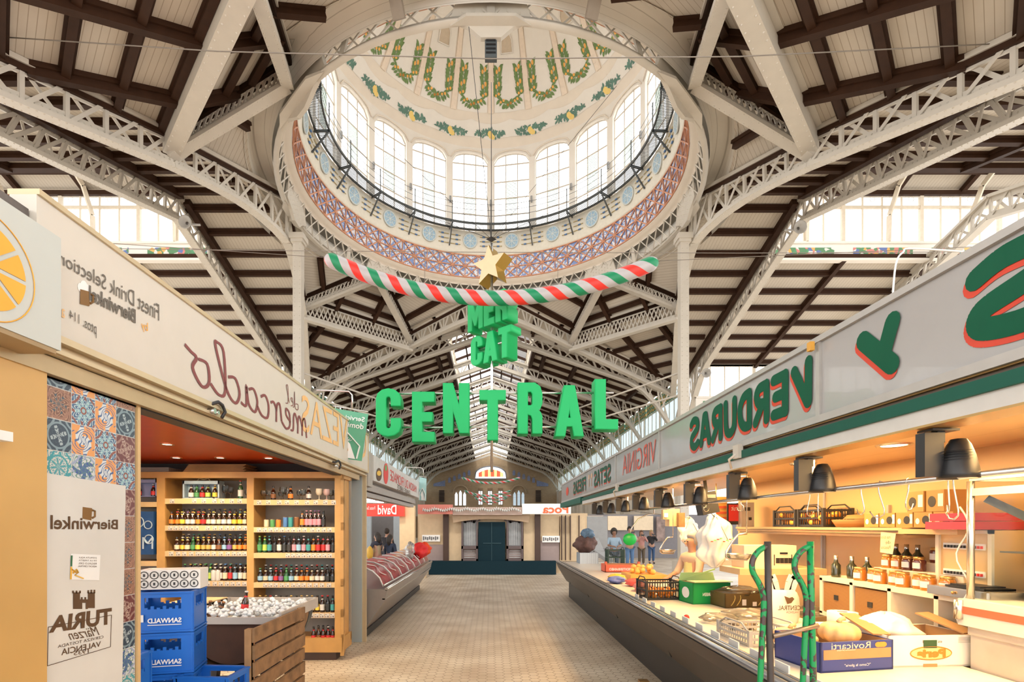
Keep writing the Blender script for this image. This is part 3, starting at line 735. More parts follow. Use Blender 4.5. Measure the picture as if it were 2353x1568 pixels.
LEAF1 = mat('painted_leaf', (.16, .26, .09), .7, var=.3, scale=5); LEAF2 = mat('painted_dark_leaf', (.12, .24, .19), .7, var=.3, scale=5); FRUIT = mat('painted_orange', (.85, .42, .10), .7); FRUIT2 = mat('painted_lemon', (.85, .62, .20), .7); STEMM = mat('painted_stem', (.28, .2, .1), .7)
rnd = random.Random(3)
def leaf(mb, a, s, ang, ln, mi):
    r = prof(s)[0]; sl = .75   # metres per profile unit near here
    def q(x, y): return dp(a + x / r, s + y / sl, .035)
    ca, sa = cos(ang), sin(ang); pts = []
    for t, w in ((0, 0), (.3, .2), (.65, .2), (1, 0), (.65, -.2), (.3, -.2)): X = t * ln * ca - w * ln * sa; Y = t * ln * sa + w * ln * ca; pts.append(q(X, Y))
    mb.add(pts, [(0, 1, 2, 3, 4, 5)], mi)
def fruit(mb, a, s, rr, mi):
    r = prof(s)[0]; mb.add([dp(a + rr * cos(t) / r, s + rr * 1.2 * sin(t) / .75, .04) for t in [2 * pi * i / 8 for i in range(8)]], [tuple(range(8))], mi)
for k in range(NW):
    deg = 9 + 18 * k; deg = deg - 360 if deg > 180 else deg
    if abs(deg) > 125: continue
    ac = radians(deg); g = MB()
    for s_ in (-1, 1):      # U-shaped wreath
        path = [(s_ * .60 * (min(1, t * 2.6)) * (1 - .18 * max(0, t - .5)) / 6, 3.25 + 1.75 * max(0, t - .12)) for t in [i / 13 for i in range(14)]]
        for i, (da, s) in enumerate(path):
            base = pi / 2 if i > 4 else (0 if s_ > 0 else pi)
            for sd in (-1, 1): leaf(g, ac + da, s, base + sd * (.75 + .3 * rnd.random()), .25 + .08 * rnd.random(), 0)
            if i in (0, 3, 6, 9, 13): fruit(g, ac + da + .012, s + .05, .06, 1); fruit(g, ac + da - .012, s - .04, .055, 1)
    g.build('painted_wreath', [LEAF1, FRUIT], dome, fix=False)
    ap = ac - radians(9); g = MB()
    for i in range(-9, 10):
        x = i / 9 * .74; s = 1.3 + .1 * (x * x)
        for q_ in range(4): leaf(g, ap + x / 6.8, s + .42 * (1 - abs(x)) * (rnd.random() - .5), rnd.random() * 6.28, .2 * (1.3 - abs(x) * .5), 0)
    for dx, ds in ((0, 0), (.09, -.12), (-.05, .12)): fruit(g, ap + dx / 6.8, 1.2 + ds, .13, 1)
    g.build('painted_garland', [LEAF2, FRUIT2], dome, fix=False)
    if k % 2 == 0:
        g = MB(); s0 = 5.35; out = [(-.26, 0), (.26, 0), (.26, .5), (.18, .72), (0, .82), (-.18, .72), (-.26, .5)]
        g.add([dp(ac + x / 5, s0 + y * .8, .03) for x, y in out], [tuple(range(7))]); n1 = g.build('niche', mat('niche_shade_plaster', (.62, .52, .40), .8), dome, fix=False)  # flat patch; the recess's shade is put into its darker colour
        g = MB(); g.tube([dp(ac + x * 1.05 / 5, s0 + y * .82, .05) for x, y in out], .04, 5, closed=True); g.build('niche_rim', PLASTER_L, n1)
# gallery
gal = thing('gallery', 'dark metal maintenance walkway running round the dome below its windows', 'walkway')
g = MB(); g.lathe([(6.48, 15.9), (6.54, 15.9), (6.54, 16.0), (6.48, 16.0), (6.48, 15.9)], 100, c0); g.lathe([(7.02, 15.88), (7.08, 15.88), (7.08, 15.96), (7.02, 15.96), (7.02, 15.88)], 100, c0); g.build('rim', DGREY, gal)
g = MB()
for i in range(560):
    a = 2 * pi * i / 560
    if 2.4 < a < 3.88: continue
    g.beam(ring_pt(6.5, a, 15.93), ring_pt(7.06, a, 15.92), .022, .02)
g.build('grating', DGREY, gal)
g = MB()
for h in (16.35, 16.65, 16.95): g.lathe([(6.5, h), (6.52, h), (6.51, h + .02), (6.5, h)], 100, c0)
g.build('rail', DGREY, gal)
for k in range(20):
    a = radians(18 * k)
    if 2.3 < a < 4.0: continue
    g = MB(); g.beam(ring_pt(6.5, a, 15.9), ring_pt(6.5, a, 17.0), .04, .04); g.beam(ring_pt(6.45, a, 15.86), ring_pt(7.15, a, 15.86), .05, .08); g.beam(ring_pt(6.5, a, 15.86), ring_pt(7.2, a, 15.0), .05, .06); g.build('bracket', DGREY, gal)
for k in range(20):
    a = radians(18 * k)
    if 2.3 < a < 4.0: continue
    t = thing('bulkhead_lamp', 'small grey lamp fixed to a cream pier between the dome windows', 'lamp', group='lamps on the dome piers'); o, u, n_ = frame_at(7.02, a, 17.35); g = MB(); g.prism([(-.05, -.16), (.05, -.16), (.05, .16), (-.05, .16)], o, u, (0, 0, 1), n_ * .08); g.build('case', mat('lamp_grey', (.3, .3, .3), .5), t)
# lamp under the near gusset, floodlights
t = thing('louvred_loudspeaker', 'dark ribbed box fixed under the riveted gusset at the top of the ring', 'loudspeaker')
c = ring_pt(7.75, pi, 12.0); g = MB(); g.box(c, (.3, .16, .62)); g.build('case', DGREY, t)
g = MB()
for i in range(5): g.box(c + Vector((0, -.09, .2 - i * .1)), (.24, .03, .035))
g.build('louvre', BLACK, t)
for sx in (-1, 1):
    t = thing('hanging_bracket', 'brown metal strut end pointing down at the dome ring, %s of the ribbed box' % ('left' if sx < 0 else 'right'), 'strut')
    g = MB(); p = R(1128 + sx * (225 if sx > 0 else 215) + 5, 45, 12.4); g.beam(p, p + Vector((sx * .25, -.9, 1.3)), .3, .12); g.build('channel', mat('strut_brown', (.25, .2, .15), .5), t)
# ---------------- gable wall closing the nave ----------------
def brick():
    m = mat('sandstone_brick', (.44, .32, .20), .85, var=.2, scale=.8); N, L = nodes(m); b = N['Principled BSDF']; src = b.inputs['Base Color'].links[0].from_socket
    g = N.new('ShaderNodeNewGeometry'); sp = N.new('ShaderNodeSeparateXYZ'); cb = N.new('ShaderNodeCombineXYZ'); L.new(g.outputs['Position'], sp.inputs[0]); L.new(sp.outputs[0], cb.inputs[0]); L.new(sp.outputs[2], cb.inputs[1])
    t = N.new('ShaderNodeTexBrick'); t.inputs['Scale'].default_value = 1.6; t.inputs['Color2'].default_value = (.38, .27, .16, 1); t.inputs['Mortar'].default_value = (.32, .24, .16, 1); t.inputs['Mortar Size'].default_value = .012
    L.new(cb.outputs[0], t.inputs['Vector']); L.new(src, t.inputs['Color1']); L.new(t.outputs[0], b.inputs['Base Color']); return m
YE = CY + NY1
g = MB(); g.prism([(-13, -YE * 0 - 1.9), (13, -1.9), (13, 8.9), (0, 13.3), (-13, 8.9)], (0, YE, EYE), (1, 0, 0), (0, 0, 1), (0, .5, 0))
g.prism([(-13, -1.9), (13, -1.9), (13, 1.4), (-13, 1.4)], (0, YE - 14, EYE), (1, 0, 0), (0, 0, 1), (0, .3, 0))
wb = struct(g.build('wall_back', brick()))
def PF(mb, x0, y0, x1, y1, Y, dep=.1, mi=0):
    a = R(x0, y1, Y); b = R(x1, y0, Y); mb.bx((a.x, Y, a.z), (b.x, Y + dep, b.z), mi); return mb
def DPL(mb, pts, Y, mi=0): mb.add([R(x, y, Y) for x, y in pts], [tuple(range(len(pts)))], mi)
YW = YE - .15
st = MB(); LITW = mat('stained_white_glass', (.8, .85, .9), .3, emit=(.85, .93, 1), es=.9); LITR = mat('stained_red_glass', (.7, .1, .05), .3, emit=(.9, .12, .04), es=.9); LITY = mat('stained_yellow_glass', (.8, .6, .2), .3, emit=(.95, .72, .28), es=.9); LITB = mat('stained_blue_glass', (.5, .6, .7), .3, emit=(.5, .62, .72), es=.6)  # daylight through the panes put in as glow
def archpts(cx, cy, w, h, n=12): return [(cx + w * cos(t), cy - h * sin(t)) for t in [pi * i / n for i in range(n + 1)]]
DPL(st, [(1163, 1101)] + archpts(1127.5, 1090, 35, 18) + [(1092, 1101)], YW, 0)
for i in range(8):
    x0 = 1100 + i * 7; c = 1 if i in (0, 2, 4, 6) else 2
    if i == 7: c = 1
    hh = lambda x: 1079 + ((x - 1127.5) / 29) ** 2 * 9
    DPL(st, [(x0, 1096), (x0 + 7, 1096), (x0 + 7, hh(x0 + 7)), (x0, hh(x0))], YW - .05, 2 if i % 2 else 1)
wcount[0] += 1; s1 = struct(st.build('window_%d' % wcount[0], [LITW, LITR, LITY], fix=False))
g = MB(); g.tube([R(x, y, YW - .1) for x, y in [(1163, 1101)] + archpts(1127.5, 1090, 35, 18) + [(1092, 1101)]], .1, 5, closed=True)
for i in range(9): g.beam(R(1100 + i * 7, 1096, YW - .1), R(1100 + i * 7, 1080, YW - .1), .05, .05)
g.build('window_frame', mat('lead_dark', (.2, .2, .22), .5), s1)
for px, lit in ((1058, LITW), (1192, LITB)):
    g = MB()
    for k in (-1, 0, 1):
        cx = px + k * 9.5; h = 1130 if k == 0 else 1134
        DPL(g, [(cx - 3.2, 1162), (cx + 3.2, 1162), (cx + 3.2, h + 3), (cx + 1.6, h), (cx, h - 3), (cx - 1.6, h), (cx - 3.2, h + 3)], YW)
    wcount[0] += 1; s1 = struct(g.build('window_%d' % wcount[0], lit, fix=False)); g = MB(); g.tube([R(x, y, YW - .1) for x, y in archpts(px, 1133, 17, 17)], .14, 5)
    for k in (-5, 5): g.beam(R(px + k, 1162, YW), R(px + k, 1135, YW), .22, .2)
    g.build('window_frame', mat('sandstone', (.45, .34, .22), .8), s1)
for px in (1104, 1126, 1150):
    g = MB(); DPL(g, [(px - 5, 1160), (px + 5, 1160), (px + 5, 1129), (px - 5, 1129)], YW); wcount[0] += 1; s1 = struct(g.build('window_%d' % wcount[0], LITY if 0 else LITW, fix=False)); g = MB()
    for k in (-5, 0, 5): g.beam(R(px + k, 1160, YW - .05), R(px + k, 1128, YW - .05), .12, .1)
    for y in (1128, 1138, 1149): g.beam(R(px - 5, y, YW - .05), R(px + 5, y, YW - .05), .1, .1)
    PF(g, px - 6, 1122, px + 6, 1128, YW - .1, .1); g.build('window_frame', mat('window_brown', (.25, .16, .09), .6), s1)
for k, px in enumerate((1015, 1237)):
    g = MB(); PF(g, px - 6, 1127, px + 6, 1154, YW - .1, .1); struct(g.build('door_%d' % (k + 1), mat('dark_opening', (.05, .03, .02), .7)))
TB = mat('blue_tile_shield', (.22, .26, .42), .4, var=.3, scale=6)
for sx in (-1, 1):
    for k in range(5):
        px = 1128 + sx * (50 + k * 11.3) - (0 if sx < 0 else -3); py = 1087 + k * 4.2; g = MB(); DPL(g, [(px - 3.2, py + 6), (px + 3.2, py + 6), (px + 3.2, py - 3), (px, py - 7), (px - 3.2, py - 3)], YW); g.build('tile_shield', TB, wb, fix=False)
    g = MB(); DPL(g, [(1128 + sx * 105, 1104), (1128 + sx * 132, 1112), (1128 + sx * 132, 1118), (1128 + sx * 105, 1118)], YW); g.build('tile_shield', TB, wb, fix=False)
# ---------------- candy-stripe garlands and cables ----------------
GRD = [mat('garland_white', (.43, .41, .42), .5), mat('garland_red', (.75, .03, .02), .5), mat('garland_green', (.0, .22, .09), .5)]
def garland(label, A, B, sag, rad, pitch, group=None, nseg=None):
    A = Vector(A); B = Vector(B); n = 18; L = (B - A).length * 1.05; N = nseg or int(L / (pitch / 8)); N += (-N) % 2
    up = Vector((0, 0, 1)); sd = (B - A).cross(up).normalized(); vs = []; g = MB(); seq = (1, 0, 0, 2, 0, 0)
    def C(f): return A.lerp(B, f) - up * (sag * 4 * f * (1 - f))
    step = pitch / 12
    NR = int(L / step) + 15; 
    for i in range(NR):
        for j in range(n + 1):
            s = (i - 7) * step - pitch * 1.0 * (j / n - .5); f = max(0, min(1, s / L)); c = C(f); d = (C(min(1, f + .01)) - C(max(0, f - .01))).normalized(); u = sd.cross(d)
            rr = rad * min(1, .25 + sqrt(max(0, min(f, 1 - f)) * L / rad) * .8) if min(f, 1 - f) * L < rad else rad
            a = 2 * pi * j / n - pi / 2; vs.append(c + (sd * cos(a) + u * sin(a)) * rr)
    fs = []; ms = []
    for i in range(NR - 1):
        for j in range(n): fs.append((i * (n + 1) + j, i * (n + 1) + j + 1, (i + 1) * (n + 1) + j + 1, (i + 1) * (n + 1) + j)); ms.append((1, 1, 1, 0, 0, 0, 2, 2, 2, 0, 0, 0)[i % 12])
    g.add(vs, fs, 0, True); g.m = ms
    o = g.build('garland', GRD, fix=False); tag(o, label, 'garland', group); g = MB(); e = (B - A).normalized()
    for P_, s_ in ((A, -1), (B, 1)): g.tube([P_, P_ + e * s_ * (11.6 - abs(P_.x)) + Vector((0, 0, .5))], .005, 4)
    for f in (.3, .7): g.tube([C(f), C(f) + Vector((0, 0, .6))], .004, 4)
    g.build('cord', mat('dusty_cable', (.22, .19, .16), .8), o); return o
garland('large red, white and green candy-stripe garland hung in front of the letters', R(747, 592, 7.9), R(1511, 600, 7.9), .60, .112, .635)
garland('small striped garland below the stained glass arch, highest of the far ones', R(1060, 1098, 42), R(1195, 1098, 42), .45, .09, .75)
for k, (x0, y0, x1, y1, Y, s) in enumerate(((1066, 1128, 1173, 1128, 46, .45), (1083, 1136, 1175, 1138, 50, .38), (1090, 1144, 1166, 1144, 54, .5))):
    garland('small striped garland across the three rectangular far windows, %s down' % ('first', 'second', 'third')[k], R(x0, y0, Y), R(x1, y1, Y), s, .09, .8)
for nm, pts, r in (('slack pale cable crossing high over the hall under the ring lamp', [R(-40, 82, 11), R(500, 118, 11), R(1128, 135, 11.5), R(1700, 130, 11), R(2400, 95, 11)], .012), ('thin cable stretched behind the candy-stripe garland', [R(-40, 568, 9.6), R(600, 576, 9.6), R(1128, 580, 9.6), R(1700, 582, 9.6), R(2400, 578, 9.6)], .006)):
    g = MB(); g.tube(pts, r, 5); tag(g.build('cable', mat('dusty_cable', (.22, .19, .16), .8)), nm, 'cable')
for k, (px, py, Y) in enumerate(((428, 512, 17), (1836, 524, 17), (640, 858, 24), (1622, 858, 24))):
    t = thing('horn_loudspeaker', 'small grey horn loudspeaker on the %s of the %s gable arch' % ('upper shoulder' if k < 2 else 'lower leg', 'beer shop side' if px < 1128 else 'vegetable stall side'), 'loudspeaker')
    c = R(px, py, Y); s = -1 if px < 1128 else 1; g = MB(); M = Matrix.Rotation(radians(-80), 3, 'X'); b0 = len(g.v); g.lathe([(.05, -.2), (.09, -.1), (.2, .05), (.22, .08), (.19, .08), (.05, -.05)], 14)
    g.v = [tuple(Matrix.Rotation(radians(100), 3, 'X') @ Vector(v) + c) for v in g.v]; g.build('horn', mat('speaker_grey', (.35, .33, .3), .5), t); g = MB(); g.beam(c + Vector((0, .1, 0)), c + Vector((-.3 * s, .3, .1)), .05, .05); g.build('bracket', ALU, t)
# ---------------- hanging letters ----------------
def rr(x0, y0, x1, y1, r, n=5, cs=(1, 1, 1, 1)):
    out = []
    for (cx, cy, a0), k in zip(((x1 - r, y1 - r, 0), (x0 + r, y1 - r, 90), (x0 + r, y0 + r, 180), (x1 - r, y0 + r, 270)), cs):
        if k: out += [(cx + r * cos(radians(a0 + 90 * i / n)), cy + r * sin(radians(a0 + 90 * i / n))) for i in range(n + 1)]
        else: out.append((x1 if a0 in (0, 270) else x0, y1 if a0 in (0, 90) else y0))
    return out
b_ = .17
GL = {
 'E': ([[(0, 0), (.42, 0), (.42, b_), (b_, b_), (b_, .42), (.38, .42), (.38, .58), (b_, .58), (b_, 1 - b_), (.42, 1 - b_), (.42, 1), (0, 1)]], .42),
 'N': ([[(0, 0), (b_, 0), (b_, .58), (.33, 0), (.5, 0), (.5, 1), (.5 - b_, 1), (.5 - b_, .42), (b_, 1), (0, 1)]], .5),
 'T': ([[(.15, 0), (.15 + b_, 0), (.15 + b_, 1 - b_), (.47, 1 - b_), (.47, 1), (0, 1), (0, 1 - b_), (.15, 1 - b_)]], .47),
 'L': ([[(0, 0), (.4, 0), (.4, b_), (b_, b_), (b_, 1), (0, 1)]], .4),
 'A': ([[(0, 0), (.17, 0), (.205, .2), (.345, .2), (.38, 0), (.55, 0), (.37, 1), (.18, 1)], [(.23, .34), (.32, .34), (.275, .68)]], .55),
 'M': ([[(0, 0), (.15, 0), (.15, .6), (.3, .15), (.36, .15), (.51, .6), (.51, 0), (.66, 0), (.66, 1), (.5, 1), (.33, .5), (.16, 1), (0, 1)]], .66),
 'R': ([[(0, 0), (b_, 0), (b_, .4), (.27, .36), (.3, .28), (.3, 0), (.47, 0), (.47, .33), (.44, .41), (.38, .46), (.44, .52), (.47, .6), (.47, .8), (.43, .93), (.33, 1), (0, 1)], [(b_, .54), (.26, .54), (.3, .58), (.3, .8), (.26, .85), (b_, .85)]], .47),
 'C': (None, .47)}
def cpoly():
    o = [(.47, .36), (.47, .2)]; o += [(.235 + .235 * cos(radians(a)), .2 + .2 * sin(radians(a))) for a in (-30, -60, -90, -120, -150, -180)]; o += [(.235 + .235 * cos(radians(a)), .8 + .2 * sin(radians(a))) for a in (180, 150, 120, 90, 60, 30, 0)]; o += [(.47, .66), (.3, .66), (.3, .8)]
    o += [(.235 + .065 * cos(radians(a)), .8 + .06 * sin(radians(a))) for a in (45, 90, 135, 180)]; o += [(.235 + .065 * cos(radians(a)), .2 + .06 * sin(radians(a))) for a in (180, 225, 270, 315, 360)]; o += [(.3, .36)]; return [o]
def letter3d(ch, o, u, size, depth, parent, narrow=1.0, name='letter'):
    polys, w = GL[ch]; polys = polys or cpoly()
    cu = bpy.data.curves.new('l', 'CURVE'); cu.dimensions = '2D'; cu.fill_mode = 'BOTH'; cu.extrude = depth / 2; cu.bevel_depth = .018; cu.bevel_resolution = 2
    for p in polys:
        sp = cu.splines.new('POLY'); sp.points.add(len(p) - 1); sp.use_cyclic_u = True
        for i, (x, y) in enumerate(p): sp.points[i].co = (x * size * narrow, y * size, 0, 1)
    t = bpy.data.objects.new('l', cu); COL.objects.link(t); bpy.context.view_layer.update(); me = bpy.data.meshes.new_from_object(t.evaluated_get(bpy.context.evaluated_depsgraph_get()))
    bpy.data.objects.remove(t); bpy.data.curves.remove(cu); me.materials.clear(); me.materials.append(GREENL)
    u = Vector(u).normalized(); v = Vector((0, 0, 1)); n = u.cross(v)
    M = Matrix((u, v, n)).transposed().to_4x4(); M.translation = Vector(o) - n * (depth / 2); me.transform(M); me.update(); return obj(name, me, parent)
sg = thing('hanging_sign', 'large green foam lettering reading MERCAT CENTRAL hung on rods under a gold star', 'sign')
YC = 8.5
for ch, x0, y1, y0, w in (('C', 863, 1006, 889, 60), ('E', 946, 1018, 897, 54), ('N', 1017, 998, 877, 63), ('T', 1101, 1014, 893, 63), ('R', 1189, 999, 876, 59), ('A', 1275, 1005, 882, 68), ('L', 1366, 989, 868, 56)):
    o = R(x0 + 3, y1 - 4, YC); sz = (y1 - y0 - 10) * YC / FPX; gw = GL[ch][1] * sz; letter3d(ch, o + Vector((.0, 0, 0)), (1, 0, 0), sz, .26, sg, narrow=(w - 7) * YC / FPX / gw)
a = radians(42); u = Vector((cos(a), -sin(a), 0))
for word, px, py, sz, W_ in (('MER', 1077, 762, .47, .86), ('CAT', 1084, 842, .47, .86)):
    o = R(px, py, YC + .25); x = 0
    tot = sum(GL[c][1] for c in word) + .1 * 2
    for c in word:
        k = W_ / (tot * sz); letter3d(c, o + u * x, u, sz, .24, sg, narrow=k); x += (GL[c][1] + .1) * sz * k
g = MB(); c = R(1130, 600, YC)
g.tube([R(1130, 1085, YC + .05), R(1130, 560, YC + .05)], .022, 8)
for y in (905, 983): g.tube([R(880, y, YC + .1), R(1410, y - 2, YC + .1)], .018, 8)
for y, l in ((725, .3), (795, .3)): g.tube([R(1130, y, YC + .05) - u * .4, R(1130, y, YC + .05) + u * .4], .02, 6)
g.build('rod', STEEL, sg)
g = MB(); sr = .33; pts = []
for i in range(10): t = pi / 2 + i * pi / 5; q = sr if i % 2 == 0 else sr * .45; pts.append((q * cos(t), q * sin(t)))
a2 = radians(35); u2 = Vector((cos(a2), -sin(a2), .0)); n2 = Vector((sin(a2), cos(a2), 0)); o = R(1122, 608, YC)
g.prism(pts, o, u2, (0, 0, 1), n2 * .26, 0); g.m = [0, 0] + [1] * 10
st_o = g.build('star', [mat('pale_gold', (.78, .60, .38), .35, metal=.3), mat('gold_edge', (.42, .26, .05), .3, metal=.6)], sg)
g = MB(); c = R(1129, 550, YC); g.add([c + Vector(v) for v in ((-.09, 0, 0), (0, -.09, 0), (.09, 0, 0), (0, .09, 0), (0, 0, .05), (0, 0, -.05))], [(0, 1, 4), (1, 2, 4), (2, 3, 4), (3, 0, 4), (1, 0, 5), (2, 1, 5), (3, 2, 5), (0, 3, 5)])
for k in range(6): t = 2 * pi * k / 6 + .4; g.tube([c, ring_pt(7.2, 0, 0) * 0 + Vector((2.2 * cos(t), YC + 2.2 * sin(t), c.z + 1.4))], .004, 4)
g.tube([c, c + Vector((0, .0, 2.6))], .006, 4); g.build('hanger', BLACK, sg)
# ---------------- kiosk front closing the aisle ----------------
CREAM = mat('cream_panel', (.62, .47, .30), .6); MAUVE = mat('mauve_panel', (.30, .23, .22), .6); DBR = mat('dark_brown_post', (.06, .03, .02), .5); TEAL = mat('dark_teal', (.001, .018, .028), .6, spec=.2)
ks = thing('kiosk', 'cream panelled kiosk with a dark teal door closing the end of the aisle', 'kiosk'); YK = 20.0
g = MB(); PF(g, 985, 1290, 1278, 1321, YK - .25, .4); g.build('plinth', TEAL, ks)
g = MB(); PF(g, 960, 1150 + 30, 1350, 1322, YK + .45, .1); g.build('back_panel', CREAM, ks)
for x0, y0, x1, y1, m, d in ((963, 1185, 1018, 1252, CREAM, .1), (963, 1252, 1018, 1291, MAUVE, .1), (1030, 1180, 1062, 1292, CREAM, .05), (1203, 1180, 1230, 1293, CREAM, .05), (1242, 1187, 1285, 1243, CREAM, .1), (1242, 1243, 1285, 1293, MAUVE, .1), (1100, 1184, 1160, 1200, CREAM, .1), (1287, 1187, 1345, 1290, CREAM, .1)):
    g = MB(); PF(g, x0, y0, x1, y1, YK + d, .2); g.build('wall_panel', m, ks)
for x0, x1 in ((1018, 1031), (1229, 1242)): g = MB(); PF(g, x0, 1182, x1, 1294, YK - .05, .4); g.build('post', DBR, ks)
for x in (1290, 1299, 1310, 1330): g = MB(); PF(g, x, 1185, x + 2, 1288, YK, .1); g.build('post', DBR, ks)
g = MB(); PF(g, 1099, 1200, 1161, 1322, YK - .1, .2); dr = g.build('door', TEAL, ks); g = MB(); PF(g, 1110, 1248, 1152, 1250, YK - .12, .02); PF(g, 1129, 1202, 1130.5, 1320, YK - .12, .02); g.build('door_handle', mat('teal_trim', (.004, .04, .055), .4), dr)
for xc in (1079, 1183):
    g = MB(); x0, x1 = xc - 19, xc + 19
    PF(g, x0, 1197, x0 + 4, 1294, YK - .15, .3); PF(g, x1 - 4, 1197, x1, 1294, YK - .15, .3); PF(g, x0, 1255, x1, 1262, YK - .15, .3); PF(g, x0, 1285, x1, 1294, YK - .15, .3)
    g.path([R(x, y, YK) for x, y in archpts(xc, 1200, 17, 9, 8)], .3, .07, (0, 1, 0)); wf = g.build('glazed_shutter', mat('shutter_dark', (.10, .07, .07), .4), ks)
    g = MB(); PF(g, x0 + 4, 1262, x1 - 4, 1286, YK, .1)
    g.build('lower_panel', MAUVE, wf); g = MB(); PF(g, x0 + 4, 1198, x1 - 4, 1255, YK + .05, .03); g.build('glass', mat('grey_glass', (.32, .34, .36), .15, var=.5, scale=3), wf)
    g = MB()
    for k in range(7): PF(g, x0 + 6 + k * 4, 1200 + abs(k - 3), x0 + 7.2 + k * 4, 1254, YK, .04)
    for k in range(4): PF(g, x0 + 6, 1266 + k * 5, x1 - 6, 1267.3 + k * 5, YK - .03, .04)
    g.build('bar', mat('pale_bar', (.5, .5, .5), .4), wf)
g = MB(); g.path([R(x, 1192 - 9 * (1 - ((x - 1128) / 90) ** 2), YK - .2) for x in range(1040, 1218, 8)], .35, .2, (0, 1, 0)); g.build('arched_lintel', mat('lintel_tan', (.40, .28, .18), .6), ks)
for i, (x0, y0, x1, y1) in enumerate(((970, 1230, 1011, 1245), (1246, 1232, 1286, 1247))):
    g = MB(); PF(g, x0, y0, x1, y1, YK - .02, .05); pl = g.build('plate', PAPER, ks)
    g = MB()
    for k in range(8): PF(g, x0 + 2 + k * 4.6, y0 + 3 + (k % 3), x0 + 4.6 + k * 4.6, y1 - 3 - (k % 2) * 2, YK - .04, .01)
    g.build('printed_mark', mat('grey_print', (.12, .12, .13), .6), pl)
# signage band over the kiosk
t = thing('sign_board', 'white fascia with orange lettering at the far right end of the aisle', 'sign'); g = MB(); PF(g, 1200, 1158, 1312, 1182, YK - .5, .2); g.build('panel', WHITE, t)
text4('Poca', [R(1306, 1180, YK - .52), R(1247, 1180, YK - .52), R(1247, 1161, YK - .52), R(1306, 1161, YK - .52)], mat('orange_red_paint', (.85, .12, .03), .5), t, bold=.02)
t = thing('sign_board', 'pale pink fascia with scribbled white lettering over the teal door', 'sign'); g = MB(); PF(g, 960, 1160, 1040, 1182, YK - .5, .2, 0); PF(g, 1040, 1166, 1200, 1184, YK - .45, .15, 1); g.build('panel', [mat('dusty_red', (.52, .16, .12), .5), mat('pink_tan', (.45, .33, .28), .6)], t)
g = MB()
rnd = random.Random(5)
for k in range(44):
    x = 972 + k * 5.1; y = 1172 + 2 * sin(k * .9); g.tube([R(x + dx, y + dy, YK - .55) for dx, dy in ((0, 3), (1, -3 - rnd.random() * 2), (2, 2), (3.2, -2), (4.6, 3))], .02, 4)
g.build('lettering', WHITE, t)
t = thing('sign_board', 'bright red fascia with white cursive name, far end on the left', 'sign'); g = MB(); PF(g, 832, 1158, 928, 1187, 17.8, .2); g.build('panel', mat('bright_red_panel', (.80, .05, .03), .4, emit=(.8, .05, .03), es=.25), t)  # faint glow of its own red put into the panel
text4('David', [R(911, 1183, 17.75), R(868, 1183, 17.75), R(868, 1161, 17.75), R(911, 1161, 17.75)], WHITE, t, bold=.02); text4('Frutos Secos', [R(862, 1172, 17.75), R(837, 1172, 17.75), R(837, 1164, 17.75), R(862, 1164, 17.75)], WHITE, t)
g = MB(); PF(g, 918, 1163, 952, 1284, 18, .3); tag(g.build('wall_pier', mat('pier_cream', (.80, .58, .34), .6)), 'cream pier beside the red fascia', 'pier')  # paler cream than the kiosk panels
g = MB(); PF(g, 700, 1186, 836, 1330, 24, .2); PF(g, 836, 1186, 852, 1290, 22, .2, 1); PF(g, 904, 1186, 918, 1290, 22, .2, 1)
struct(g.build('wall_end', [mat('grey_backdrop', (.25, .25, .26), .6), mat('grey_blue_backdrop', (.35, .40, .44), .6)]))
g = MB(); PF(g, 852, 1186, 906, 1290, 26, .2); struct(g.build('wall_left_end', mat('dim_backdrop', (.14, .13, .13), .6)))
t = thing('fluorescent_fitting', 'row of white ceiling tubes inside the stall beside the cheese sign', 'lamp')
g = MB()
for y in (1139, 1146, 1152): g.beam(R(780, y, 13), R(868 + (y - 1139), y + 2, 13), .1, .05)
g.build('tube', mat('lit_tube', (1, 1, 1), .4, emit=(1, .97, .92), es=2.5), t)
# panels beyond the vegetable stall
g = MB(); PF(g, 1345, 1183, 1820, 1300, 30, .3); wr = struct(g.build('wall_far', mat('slate_grey_wall', (.22, .21, .23), .7)))
for x0, x1 in ((1397, 1442), (1457, 1501), (1350, 1386)): g = MB(); PF(g, x0, 1186, x1, 1219, 29.8, .1); g.build('wall_panel', mat('cream_light_panel', (.80, .66, .48), .6), wr)
g = MB(); PF(g, 1509, 1188, 1528, 1245, 29.7, .1); g.build('poster', mat('brown_print', (.30, .22, .2), .6, var=.8, scale=4), wr)
# =============== LEFT: drinks stall ===============
XL = -2.0
def LP(px, py, X=XL): return PX(px, py, X)
def side4(x0, y0, x1, y1, x2, y2, x3, y3, X): return [LP(x0, y0, X), LP(x1, y1, X), LP(x2, y2, X), LP(x3, y3, X)]
SIGNW = mat('warm_white_sign', (.62, .57, .50), .45, var=.03)
t = thing('sign_board', 'long warm-white fascia of the drinks stall with maroon cursive lettering', 'sign')
Ya, Yb = 1.9, 8.35; zb = lambda: 2.765
g = MB(); tilt = .05
zlo, zhi = EYE + .4336 * 2.0, EYE + .735 * 2.0
g.prism([(2.262, zlo), (Yb, zlo), (Yb, zhi), (2.262, zhi)], (XL - .001, 0, 0), (0, 1, 0), (0, 0, 1), (-.12, 0, 0)); pn = g.build('panel', SIGNW, t)
g = MB(); g.bx((XL - .13, Ya, zlo - .02), (XL + .012, Yb + .01, zlo + .012)); g.bx((XL - .13, 2.262, zhi - .01), (XL + .012, Yb + .01, zhi + .015)); g.bx((XL - .13, Yb, zlo), (XL + .012, Yb + .02, zhi)); g.build('edge_trim', mat('champagne_aluminium', (.62, .50, .32), .35, metal=.3), t)
XT = XL + .004
